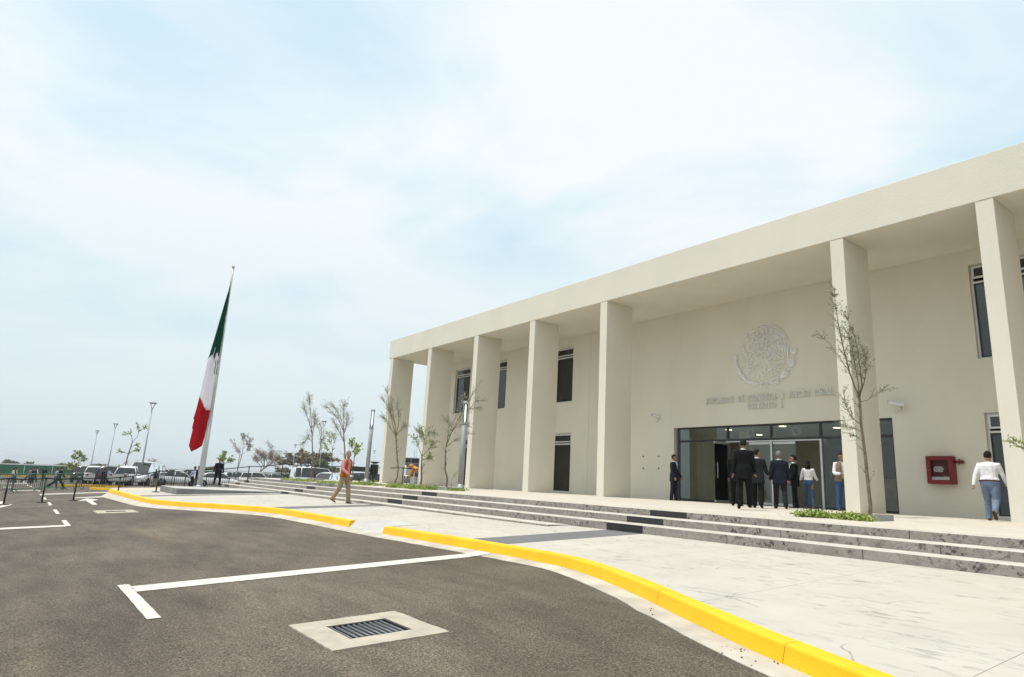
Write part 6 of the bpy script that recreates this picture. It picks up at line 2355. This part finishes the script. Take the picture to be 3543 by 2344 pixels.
# ------------------------------------------------------------------ watch tower and orange crane seen between the first columns
p = at_depth(1428, 1660, 118)
tw = thing('watch_tower', 'small concrete watch tower with glazed cabin between the first columns', 'tower', (p.x, p.y, ground_z(p.x, p.y)))
zt0 = top_z(p.x, p.y, 1611) - tw.location.z
zt1 = top_z(p.x, p.y, 1602) - tw.location.z
zt2 = top_z(p.x, p.y, 1586.5) - tw.location.z
b = MB(); b.lathe([(1.35, 0), (1.35, zt0)], (0, 0, 0), 12); b.build('shaft', 'light_concrete', tw)
b = MB(); b.lathe([(1.5, zt0), (1.75, zt0 + .05), (1.85, zt1)], (0, 0, 0), 12); b.build('cabin_base', 'grey_concrete', tw)
b = MB(); b.lathe([(1.80, zt1), (2.15, zt2 - .15)], (0, 0, 0), 8); b.build('cabin_glazing', 'car_glass', tw)
for k in range(8):
    a = 2 * math.pi * k / 8
    b = MB(); b.tube([(1.82 * math.cos(a), 1.82 * math.sin(a), zt1), (2.18 * math.cos(a), 2.18 * math.sin(a), zt2 - .15)], 0.05, 6); b.build('mullion', 'white_frame', tw)
b = MB(); b.lathe([(2.45, zt2 - .16), (2.45, zt2)], (0, 0, 0), 12); b.build('roof', 'grey_concrete', tw)
for (x, h) in ((-0.2, 2.3), (0.7, 3.4)):
    b = MB(); b.tube([(x, 0, zt2), (x, 0, zt2 + h)], 0.03, 5); b.build('antenna', 'lamp_grey', tw)
p = at_depth(1437, 1668, 62)
cr = thing('crane_truck', 'orange folded loader crane between the first columns', 'crane', (p.x, p.y, ground_z(p.x, p.y)), R_(35))
zc = lambda py: top_z(p.x, p.y, py) - cr.location.z
b = MB(); b.box(-1.0, 2.6, -1.1, 1.1, 0.5, zc(1659)); b.build('truck_bed', 'grey_concrete', cr, bevel=0.03)
for x in (-0.4, 1.9):
    for s in (-1, 1):
        b = MB(); b.lathe([(.25, -.13), (.48, -.13), (.5, -.08), (.5, .08), (.48, .13), (.25, .13)], (x, s * 1.0, .5), 16, axis='y'); b.build('wheel', 'tyre', cr)
b = MB(); b.box(0.35, 2.4, -1.0, 1.0, zc(1658.5), zc(1637)); b.build('cab', 'car_black', cr, bevel=0.05)
b = MB(); b.tube([(-0.55, 0, 0.7), (-0.50, 0, zc(1640)), (-0.30, 0, zc(1618))], [0.26, 0.24, 0.20], 6); b.build('mast', 'crane_orange', cr)
b = MB(); b.tube([(-0.30, 0, zc(1618)), (0.15, 0, zc(1628)), (0.05, 0, zc(1652))], [0.20, 0.24, 0.17], 6); b.build('boom', 'crane_orange', cr)
b = MB(); b.tube([(0.0, 0.1, zc(1622)), (0.95, 0.1, zc(1628))], [0.14, 0.12], 6); b.build('jib', 'crane_orange', cr)
b = MB(); b.ball((-0.55, 0, zc(1616)), 0.28); b.build('slew_head', 'crane_orange', cr)
p = at_depth(1438, 1672, 45)
gb = thing('utility_box', 'plain grey utility box beside the second column foot', 'box', (p.x, p.y, 0.0))
b = MB(); b.box(-0.32, 0.32, -0.25, 0.25, 0.0, 0.50); b.build('case', 'planter_steel', gb, bevel=0.01)
b = MB(); b.box(-0.30, 0.30, -0.262, -0.251, 0.04, 0.46); b.build('door', 'planter_steel', gb)
# ------------------------------------------------------------------ people
mat('skin_brown', (0.27, 0.135, 0.085), 0.55, var=0.08, vscale=20)
mat('skin_tan', (0.36, 0.20, 0.135), 0.55, var=0.08, vscale=20)
mat('hair_black', (0.008, 0.007, 0.006), 0.7, spec=0.2, var=0.3, vscale=60, bump=0.6, bscale=90)
mat('hair_grey', (0.16, 0.16, 0.16), 0.6, var=0.4, vscale=60, bump=0.6, bscale=90)
CLOTH = {'navy': (0.016, 0.018, 0.030), 'black': (0.009, 0.009, 0.010), 'charcoal': (0.020, 0.020, 0.024), 'white': (0.74, 0.74, 0.77), 'pink': (0.62, 0.25, 0.28), 'orange': (0.36, 0.095, 0.010),
         'khaki': (0.33, 0.255, 0.165), 'jeans': (0.15, 0.205, 0.29), 'blue_jeans': (0.045, 0.09, 0.20), 'tan': (0.24, 0.185, 0.125), 'cream': (0.55, 0.53, 0.43), 'grey': (0.17, 0.17, 0.175), 'light_blue': (0.30, 0.36, 0.50),
         'plaid': (0.34, 0.33, 0.42), 'olive': (0.055, 0.060, 0.035), 'brown_shoe': (0.085, 0.038, 0.020), 'black_shoe': (0.008, 0.008, 0.008), 'red_shoe': (0.33, 0.012, 0.012), 'dark_green': (0.03, 0.045, 0.03), 'sole': (0.13, 0.075, 0.05)}
for k_, c_ in CLOTH.items():
    mat('cloth_' + k_, c_, 0.95 if 'shoe' not in k_ else 0.5, var=0.14, vscale=7, bump=0.55, bscale=13, dist=0.035, sheen=0.0, spec=0.08)
m = MATS['cloth_plaid']
EL = 14


def ell(c, ux, uy, a, b_, n=EL):
    return [c + ux * (math.cos(2 * math.pi * i / n) * a) + uy * (math.sin(2 * math.pi * i / n) * b_) for i in range(n)]


def interp(tab, h):
    if h <= tab[0][0]:
        return tab[0][1:]
    for p, q in zip(tab, tab[1:]):
        if p[0] <= h <= q[0]:
            f = (h - p[0]) / (q[0] - p[0])
            return tuple(a + (c - a) * f for a, c in zip(p[1:], q[1:]))
    return tab[-1][1:]


TORSO = [(-0.09, .100, .150), (0.0, .118, .172), (0.10, .108, .160), (0.20, .102, .148), (0.32, .118, .165), (0.42, .122, .180), (0.485, .102, .172), (0.522, .080, .118), (0.56, .060, .064)]


def person(label, loc, H, heading, top='navy', legs_c='navy', style='suit', pose=None, hair='hair_black', skin='skin_brown', shoe='black_shoe', vox=0.016, fat=1.0, face=False,
           longhair=False, vest=None, belt=None, tie=None, camera=False, bald=False, pouch=False):
    P = dict(lean=3, L=(14, 8, 2), R=(-12, 18, 2), aL=(-14, 18, 8), aR=(14, 18, 8), yaw=0, nod=0)
    P.update(pose or {})
    s = H / 1.75
    root = thing('person', label, 'person', loc, heading)
    V = Vector
    lean = R_(P['lean'])
    fwd0 = V((1, 0, 0))
    up = V((math.sin(lean), 0, math.cos(lean)))
    fw = V((math.cos(lean), 0, -math.sin(lean)))
    lat = V((0, 1, 0))
    # legs from a provisional hip
    hip = V((0, 0, 0.93))
    leg = {}
    lows = []
    for key, sg in (('L', 1), ('R', -1)):
        a, k, ab = (R_(x) for x in P[key][:3])
        h = hip + lat * (0.092 * sg)
        d1 = V((math.sin(a), sg * math.sin(ab), -math.cos(a))).normalized()
        kn = h + d1 * 0.435
        d2 = V((math.sin(a - k), sg * math.sin(ab) * 0.7, -math.cos(a - k))).normalized()
        an = kn + d2 * 0.41
        fp = min(0.0, (a - k) * 0.55) if k > 0.35 else 0.0     # heel lifted behind
        if len(P[key]) > 3:
            fp = R_(P[key][3])
        fd = V((math.cos(fp), 0.12 * sg, math.sin(fp))).normalized()
        toe = an + fd * 0.17 + V((0, 0, -0.065))
        leg[key] = (h, kn, an, fd)
        lows.append(min(an.z - 0.085, toe.z - 0.02, an.z - 0.085 * math.cos(fp)))
    dz = -min(lows)
    off = V((0, 0, dz))
    hip = hip + off
    for key in leg:
        h, kn, an, fd = leg[key]
        leg[key] = (h + off, kn + off, an + off, fd)
    T = lambda x, y, h: hip + fw * x + lat * y + up * h
    arm = {}
    for key, sg in (('aL', 1), ('aR', -1)):
        a, k, ab = (R_(x) for x in P[key][:3])
        sh = T(-0.005, sg * 0.178 * fat, 0.462)
        d1 = (V((math.sin(a) * math.cos(ab), sg * math.sin(ab), -math.cos(a) * math.cos(ab)))).normalized()
        el = sh + d1 * 0.29
        inw = R_(P[key][3]) if len(P[key]) > 3 else 0.0
        d2 = V((math.sin(a + k) * math.cos(inw), sg * (math.sin(ab) * 0.6 - math.sin(inw)), -math.cos(a + k) * math.cos(inw))).normalized()
        wr = el + d2 * 0.25
        arm[key] = (sh, el, wr, d2, sg)
    nk = T(0.0, 0, 0.54)
    yaw, nod = R_(P['yaw']), R_(P['nod'])
    hf = V((math.cos(yaw) * math.cos(nod), math.sin(yaw) * math.cos(nod), -math.sin(nod))).normalized()
    hl = V((-math.sin(yaw), math.cos(yaw), 0))
    hu = hf.cross(hl)
    hc = nk + up * 0.075 + V((0.018, 0, 0)) + hu * 0.085
    HP = lambda x, y, z: hc + (hf * x + hl * y + hu * z) * 1.07

    def out(b, name, m, remesh=True, vx=None, smooth=5, par=None):
        for i, v in enumerate(b.v):
            b.v[i] = tuple(V(v) * s)
        o = b.build(name, m, par or root, fix=True)
        if remesh:
            r = o.modifiers.new('remesh', 'REMESH')
            r.mode = 'VOXEL'
            r.voxel_size = vx or vox
            r.use_smooth_shade = True
            q = o.modifiers.new('smooth', 'SMOOTH')
            q.factor = 0.5
            q.iterations = smooth
        return o

    # ---- body: head, trunk, limbs and fingers as one skin
    b = MB()
    rings = [ell(HP(xo, 0, z), hf, hl, rx, ry) for (z, rx, ry, xo) in ((-0.122, .030, .026, .034), (-0.108, .052, .043, .026), (-0.065, .078, .062, .010), (-0.015, .090, .071, .0), (0.04, .096, .076, -.006), (0.085, .083, .068, -.008), (0.112, .050, .042, -.008), (0.12, .02, .018, -.008))]
    b.rings(rings)
    b.tube([HP(.082, 0, .025), HP(.100, 0, -.012), HP(.112, 0, -.030), HP(.090, 0, -.042)], [.012, .015, .019, .014], 8)
    b.tube([HP(.078, -.045, .036), HP(.093, 0, .034), HP(.078, .045, .036)], .013, 6)
    b.tube([HP(.080, -.022, -.074), HP(.092, 0, -.072), HP(.080, .022, -.074)], .010, 6)
    for sg in (-1, 1):
        b.ball(tuple(HP(-.005, sg * .078, -.008)), (.026, .012, .036), 8, 6)
    b.tube([nk - up * 0.05, nk + up * 0.02, HP(-.012, 0, -.085)], [.066, .056, .054], 12)
    b.rings([ell(T(0, 0, h), fw, lat, rx * .93, ry * .93) for (h, rx, ry) in TORSO])
    for key in ('L', 'R'):
        h, kn, an, fd = leg[key]
        b.tube([h + V((0, 0, 0.03)), h.lerp(kn, .5), kn, kn.lerp(an, .35), an, an - V((0, 0, .045))], [.080, .072, .054, .052, .036, .034], 10)
        b.tube([an - V((0, 0, .045)) - fd * .03, an - V((0, 0, .05)) + fd * .13], [.035, .025], 8)
    for key in ('aL', 'aR'):
        sh, el, wr, d2, sg = arm[key]
        b.tube([T(0, sg * .10, .46), sh, sh.lerp(el, .5), el, el.lerp(wr, .35), wr], [.05, .052, .043, .036, .036, .025], 10)
        # hand: palm, four unequal bent fingers, thumb from the side of the palm
        fwd_ = (V((1, 0, 0)) - d2 * d2.x)
        fwd_ = fwd_.normalized() if fwd_.length > 1e-3 else V((0, 0, 1))
        nrm = d2.cross(fwd_).normalized() * sg
        b.tube([wr - d2 * .01, wr + d2 * .035, wr + d2 * .085], [.024, .030, .028], 8, flat=(1, 1))
        for k, (oy, L) in enumerate(((.028, .068), (.010, .078), (-.009, .073), (-.026, .056))):
            p0 = wr + d2 * .075 + fwd_ * oy
            c1 = (d2 * .92 - nrm * .30).normalized()
            c2 = (d2 * .55 - nrm * .80).normalized()
            b.tube([p0, p0 + c1 * L * .5, p0 + c1 * L * .5 + c2 * L * .5], [.0098, .0092, .0080], 6)
        p0 = wr + d2 * .025 + fwd_ * .022
        b.tube([p0, p0 + (fwd_ * .7 + d2 * .6).normalized() * .035, p0 + (fwd_ * .7 + d2 * .6).normalized() * .035 + (d2 - nrm * .3).normalized() * .03], [.013, .011, .009], 6)
    out(b, 'body', skin, vx=min(vox, 0.0105) if vox < 0.014 else vox)
    # ---- eyes
    if face:
        for sg in (-1, 1):
            e = MB()
            e.ball(tuple(HP(.0865, sg * .031, .012)), (.010, .013, .0075), 8, 6)
            out(e, 'eye', 'hair_black', False)
    # ---- hair
    hb = MB()
    n, mrows = 16, 9
    for i in range(mrows + 1):
        th = math.pi * i / mrows
        for j in range(n):
            a = 2 * math.pi * j / n
            x, y, z = math.sin(th) * math.cos(a), math.sin(th) * math.sin(a), math.cos(th)
            p = V((-.006 + .103 * x, .084 * y, .018 + .113 * z))
            if p.z < -0.045 or (x > 0.25 and p.z < 0.062) or (x > -0.15 and p.z < 0.0):
                p = V((-.006 + .078 * x, .062 * y, .018 + .085 * z))
            k = 1 + 0.03 * noise.noise(p * 60)
            hb.v.append(tuple(HP(*(p * k))))
    for i in range(mrows):
        for j in range(n):
            a, c = i * n + j, i * n + (j + 1) % n
            hb.face((a, a + n, c + n, c), 0, True)
    if longhair:
        hb.rings([ell(HP(xo, 0, z), hf, hl, rx, ry) for (z, rx, ry, xo) in ((0.05, .05, .07, -.05), (-0.05, .055, .085, -.062), (-0.15, .045, .095, -.07), (-0.26, .035, .09, -.085), (-0.36, .02, .06, -.09), (-0.40, .008, .02, -.09))])
    out(hb, 'hair', hair, False)
    # ---- trousers
    loose = 1.0 if style != 'woman' else 0.84
    b = MB()
    b.rings([ell(T(-.004, 0, h), fw, lat, (rx + .016) * fat, (ry + .014) * fat) for (h, rx, ry) in ((-.11, .085, .120), (-.06, .108, .155), (0.0, .122, .175), (0.07, .115, .168), (0.115, .108, .160))])
    for key in ('L', 'R'):
        h, kn, an, fd = leg[key]
        b.tube([h + V((0, 0, 0.05)), h - V((0, 0, .04)), h.lerp(kn, .5), kn, kn.lerp(an, .5), an.lerp(kn, .1), an - V((0, 0, .035))], [x * loose for x in (.095 * fat, .104 * fat, .094 * fat, .079, .073, .071, .074)], 12)
    out(b, 'trousers', 'cloth_' + legs_c, smooth=3)
    # ---- shoes
    for key in ('L', 'R'):
        h, kn, an, fd = leg[key]
        b = MB()
        dn = V((0, 0, -1)) - fd * fd.dot(V((0, 0, -1)))
        dn.normalize()
        sd = fd.cross(dn)
        rings = []
        for (f, w, ht, hh) in ((-.075, .020, .02, .05), (-.065, .034, .035, .07), (-.02, .038, .045, .085), (.05, .042, .035, .055), (.12, .046, .028, .04), (.165, .036, .022, .03), (.185, .014, .012, .02)):
            base = an + fd * f + dn * 0.085
            rings.append([base + sd * (w * math.cos(t_)) - dn * (hh * .5 + hh * .5 * math.sin(t_)) for t_ in [2 * math.pi * q / 12 for q in range(12)]])
        b.rings(rings)
        out(b, 'shoe', 'cloth_' + shoe, False)
    # ---- upper garment
    g = .020 if style in ('suit', 'jacket') else .012
    low = {'suit': -.20, 'jacket': -.10, 'shirt': .05, 'woman': .02}[style]
    tab = [(h, rx, ry) for (h, rx, ry) in TORSO]
    b = MB()
    hs = [low, low + .06, 0.0, .08, .16, .22, .30, .38, .44, .49, .52]
    hs = sorted({h for h in hs if h >= low})
    rings = []
    for h in hs:
        rx, ry = interp(tab, h)
        if h < 0:
            rx, ry = .122, .178
        gg = g + (0.012 if h < 0.12 and style in ('suit', 'jacket', 'shirt') else 0)
        wv = 1 + 0.015 * math.sin(h * 60 + len(label))
        rings.append(ell(T(-.004, 0, h), fw, lat, (rx + gg) * fat * wv, (ry + gg) * fat))
    rings.append(ell(T(0, 0, .548), fw, lat, .072, .080))
    b.rings(rings)
    for key in ('aL', 'aR'):
        sh, el, wr, d2, sg = arm[key]
        gs = g * 0.8
        mid = sh.lerp(el, .5)
        b.tube([T(0, sg * .09, .475), sh + up * .005, mid, el - (el - sh).normalized() * .03, el + d2 * .03, el.lerp(wr, .5), wr - d2 * .005, wr + d2 * .008], [.060 + gs * .6, .062 + gs, .050 + gs, .044 + gs, .043 + gs, .039 + gs, .033 + gs, .034 + gs], 12)
    out(b, {'suit': 'jacket', 'jacket': 'jacket', 'shirt': 'shirt', 'woman': 'blouse'}[style], 'cloth_' + top, smooth=3)
    if style == 'suit':
        b = MB()
        b.rings([ell(T(.002, 0, h), fw, lat, rx, ry) for (h, rx, ry) in ((.515, .074, .082), (.55, .068, .074), (.572, .062, .066))])
        out(b, 'shirt_collar', 'cloth_white', False)
        if face:
            b = MB()
            rx, ry = interp(tab, .40)
            for (h, w) in ((.26, .004), (.36, .034), (.46, .058), (.53, .060)):
                rx, ry = interp(tab, h)
                b.v += [tuple(T((rx + g) * fat * math.sqrt(max(0, 1 - (y / ((ry + g) * fat)) ** 2)) + .002, y, h)) for y in (-w, 0, w)]
            for i in range(3):
                for j in range(2):
                    a = i * 3 + j
                    b.face((a, a + 1, a + 4, a + 3))
            out(b, 'shirt_front', 'cloth_white', False)
    if belt:
        b = MB()
        b.rings([ell(T(-.004, 0, h), fw, lat, .149 * fat, .199 * fat, 20) for h in (.048, .085)], cap=False)
        out(b, 'belt', 'cloth_' + belt, False)
    if vest:
        b = MB()
        col, opn = vest
        hs = [-.06, 0.0, .08, .18, .28, .38, .44, .50, .53]
        n = 22
        for h in hs:
            rx, ry = interp(tab, max(h, 0.0))
            rx, ry = (rx + g + .016) * fat, (ry + g + .014) * fat
            o_ = opn * (1.0 if h < .4 else 1.25)
            shoulder = 1.0 if h < .40 else (0.93 if h < .48 else 0.80)
            for j in range(n + 1):
                a = R_(o_) + (2 * math.pi - 2 * R_(o_)) * j / n
                b.v.append(tuple(T(math.cos(a) * rx, math.sin(a) * ry * shoulder, h)))
        for i in range(len(hs) - 1):
            for j in range(n):
                a = i * (n + 1) + j
                b.face((a, a + 1, a + n + 2, a + n + 1), 0, True)
        o = out(b, 'vest', 'cloth_' + col, False)
        so = o.modifiers.new('solid', 'SOLIDIFY')
        so.thickness = 0.018
        so.offset = 1
    if pouch:
        b = MB()
        c = T(.15, .02, .06)
        b.ball(tuple(c), (.045, .085, .055), 10, 8)
        out(b, 'belt_pouch', 'cloth_tan', False)
    if camera:
        sh, el, wr, d2, sg = arm['aR']
        c = wr + d2 * .09 + V((.04, 0.02, 0))
        t = thing('held_camera', 'silver compact camera held in the orange-vest man\'s hand', 'camera', (0, 0, 0))
        b = MB()
        M = Matrix.Translation(V(loc)) @ Matrix.Rotation(heading, 4, 'Z') @ Matrix.Translation(c * s)
        b.box(-.03, .03, -.06, .06, -.035, .035, M=M)
        b.build('case', 'white_plastic', t, bevel=0.006)
        b = MB()
        b.lathe([(.028, 0), (.028, .03), (.022, .034)], (0.03, 0, 0), 12, axis='x')
        b.v = [tuple(M @ V(v)) for v in b.v]
        b.build('lens', 'rim', t)
    return root


def heading_of(p, rel):
    """rel: degrees from 'walking straight away from the viewer', positive turns towards the picture's right"""
    v = Vector((p[0] - CAM.x, p[1] - CAM.y))
    return math.atan2(v.y, v.x) - R_(rel)


def put(label, px, py, ptop, zf, rel, depth=None, **kw):
    p = on(px, py, zf) if depth is None else at_depth(px, py, depth)
    z = zf(p.x, p.y)
    H = top_z(p.x, p.y, ptop) - z
    H = clampf(H, 1.50, 1.92)
    return person(label, (p.x, p.y, z), H, heading_of((p.x, p.y), rel), **kw)


tz = terrace_z
N = 0.0095
STAND = dict(lean=0, L=(3, 3, 3), R=(-2, 3, 3), aL=(2, 10, 7), aR=(4, 12, 7))
put('man in dark navy suit standing guard left of the entrance glass', 2332, 1732.5, 1574, tz, 112, depth=24.6, top='navy', legs_c='navy', face=True, vox=N, pose=dict(STAND, aL=(12, 22, 6), aR=(6, 16, 6), yaw=8))
put('tallest man in black suit, seen from behind, climbing towards the door', 2577, 1765, 1528, tz, 6, top='black', legs_c='black', vox=N, fat=1.05, pose=dict(lean=4, L=(4, 34, 2, -42), R=(8, 6, 2), aL=(-10, 12, 10), aR=(10, 20, 8)))
put('man in black suit almost hidden behind the tallest man', 2550, 1745, 1556, tz, 10, depth=19.5, top='black', legs_c='black', vox=0.013, pose=STAND)
put('man in charcoal suit right behind the tallest man, head turned right', 2624, 1757, 1554, tz, 8, depth=18.2, top='charcoal', legs_c='black', vox=N, pose=dict(lean=3, L=(10, 8, 2), R=(-8, 24, 2, -20), yaw=-45, aR=(18, 50, 10), aL=(-6, 14, 8)))
put('grey-haired man in navy suit walking to the door, hands at his sides', 2702, 1761, 1561, tz, -4, depth=18.4, top='navy', legs_c='charcoal', hair='hair_grey', vox=N, fat=1.06, pose=dict(lean=2, L=(8, 6, 3), R=(-8, 20, 3, -16), yaw=-25, aL=(-12, 16, 12), aR=(8, 14, 12)))
put('suited man in white shirt standing in the doorway, facing left', 2752, 1754, 1575, tz, -95, depth=20.3, top='black', legs_c='black', face=True, vox=N, pose=dict(STAND, aL=(10, 20, 8), aR=(8, 25, 8)))
put('woman with long black hair, white top, blue jeans and red shoes', 2802, 1757, 1599, tz, 4, depth=20.4, top='white', legs_c='blue_jeans', style='woman', shoe='red_shoe', longhair=True, vox=N, fat=0.9, pose=dict(STAND, aL=(8, 70, 16), aR=(8, 70, 16)))
put('man in tan vest over white shirt, half hidden by the big column', 2921, 1766, 1567, tz, 168, depth=19.0, top='white', legs_c='blue_jeans', style='shirt', shoe='brown_shoe', vest=('tan', 12), face=True, vox=N, pouch=True, pose=dict(STAND, aL=(14, 75, 10, 40), aR=(14, 70, 12, 40), nod=12))
put('heavyset man in white shirt and jeans walking away at the right', 3440, 1807, 1560, tz, 14, depth=15.4, top='white', legs_c='jeans', style='shirt', shoe='brown_shoe', belt='brown_shoe', vox=N, fat=1.16, skin='skin_tan', pose=dict(lean=4, L=(16, 12, 3), R=(-2, 48, 2, -52), aL=(-20, 12, 16), aR=(12, 20, 14)))
put('man in orange vest, pink shirt and khaki trousers crossing the plaza', 1186, 1732, 1560, plaza_z, 128, depth=22.4, top='pink', legs_c='khaki', style='shirt', shoe='brown_shoe', belt='black', vest=('orange', 30), face=True, vox=N, skin='skin_tan', hair='hair_grey', camera=True,
    pose=dict(lean=3, L=(11, 5, 3), R=(-14, 20, 3, -20), aL=(-10, 18, 12), aR=(12, 42, 14, 20), yaw=-35, nod=-6))
put('policeman in black uniform standing behind the flag plinth', 748, 1686, 1587.6, plaza_z, 178, depth=40.5, top='black', legs_c='black', style='jacket', face=True, vox=0.013, fat=1.08, pose=dict(STAND, L=(2, 2, 6), R=(-6, 20, 6, -12), aL=(6, 20, 14), aR=(6, 20, 14)))
lot = road_z
put('man in light blue shirt beside the flagpole, black trousers', 664, 1684, 1614, lot, 40, depth=50, top='light_blue', legs_c='black', style='shirt', vox=0.015, pose=dict(lean=4, L=(12, 6, 2), R=(-16, 18, 2)))
put('man in white shirt and dark vest beside the flagpole, grey trousers', 679, 1684, 1613, lot, 165, depth=48, top='white', legs_c='grey', style='shirt', vest=('navy', 16), face=True, vox=0.015, skin='skin_brown', pose=STAND)
put('man in dark jacket and khaki trousers by the white van', 531, 1688, 1626, lot, -150, depth=56, top='charcoal', legs_c='khaki', style='jacket', vox=0.018, pose=dict(STAND, aR=(20, 60, 10)))
put('dark-clothed man with white sleeve by the utility car', 334, 1677, 1633, lot, 140, depth=62, top='navy', legs_c='navy', style='jacket', vox=0.02, pose=dict(STAND))
put('dark-uniformed man behind the black pickup, seen from behind', 354, 1677, 1632, lot, 5, depth=57, top='navy', legs_c='navy', style='jacket', vox=0.02, pose=dict(STAND, L=(4, 4, 6), R=(-4, 4, 6)))
put('dark-uniformed man at the right side of the black pickup', 371, 1676, 1632, lot, -60, depth=57.5, top='light_blue', legs_c='navy', style='shirt', vox=0.02, pose=STAND)
put('man in navy suit striding right behind the green barriers', 196, 1690, 1607.5, lot, 84, depth=47, top='navy', legs_c='navy', face=True, vox=0.014, pose=dict(lean=10, L=(34, 4, 2), R=(-34, 22, 2, -30), aL=(-24, 10, 8), aR=(26, 14, 8)))
put('person in checked shirt and jeans beside the striding navy suit', 186, 1689, 1618, lot, 70, depth=51, top='plaid', legs_c='blue_jeans', style='shirt', vox=0.016, pose=dict(lean=4, L=(18, 6, 2), R=(-18, 20, 2)))
put('man in cream shirt at the far left behind the barriers', 36, 1677, 1618.5, lot, 82, depth=66, top='cream', legs_c='grey', style='shirt', vox=0.02, pose=dict(lean=5, L=(20, 4, 2), R=(-20, 18, 2)))
put('man in cream shirt with dark backpack, second from the left edge', 46, 1677, 1617.5, lot, 85, depth=67, top='cream', legs_c='dark_green', style='shirt', vest=('black', 40), vox=0.02, pose=dict(lean=3, L=(12, 4, 2), R=(-14, 18, 2)))
put('man in grey suit striding right, leading the far group of three', 92, 1678, 1617, lot, 84, depth=64, top='grey', legs_c='black', vox=0.02, fat=1.1, pose=dict(lean=12, L=(26, 4, 2), R=(-36, 14, 2, -25)))
put('dark-suited man in the middle of the far group of three', 106, 1677, 1618, lot, 80, depth=66, top='charcoal', legs_c='black', vox=0.02, pose=dict(lean=5, L=(14, 4, 2), R=(-14, 18, 2)))
put('man in pale shirt and dark waistcoat, rear of the far group', 118, 1672, 1616, lot, 78, depth=71, top='white', legs_c='charcoal', style='shirt', vest=('black', 25), vox=0.02, pose=dict(lean=3, L=(14, 4, 2), R=(-14, 18, 2)))
put('lone man in black walking away before the green fence', 147, 1667, 1616.5, lot, 15, depth=78, top='black', legs_c='black', vox=0.02, pose=dict(lean=3, L=(10, 4, 2), R=(-10, 20, 2)))
put('soldier in olive at the left end of the minibus', 985, 1672, 1628, lot, 150, depth=84, top='olive', legs_c='olive', style='jacket', vox=0.022, pose=STAND)
put('second soldier in olive nearer the minibus front', 998, 1672, 1629, lot, -120, depth=85, top='olive', legs_c='olive', style='jacket', vox=0.022, pose=STAND)
# ------------------------------------------------------------------ hazy air over the whole site
b = MB()
b.box(-7000, 3000, -4000, 7000, -78, 16)
m_, n_, l_, bs_ = new_mat('haze_air')
n_.remove(bs_)
pv = n_.new('ShaderNodeVolumePrincipled')
pv.inputs['Color'].default_value = (0.90, 0.95, 1.0, 1)
pv.inputs['Density'].default_value = 0.00042
pv.inputs['Anisotropy'].default_value = 0.2
l_.new(pv.outputs[0], n_['Material Output'].inputs['Volume'])
MATS['haze_air'] = m_
hz = b.build('haze', 'haze_air')
hz['kind'] = 'stuff'
tag(hz, 'thin pale haze filling the air over the site', 'haze')
scene.cycles.volume_bounces = 0
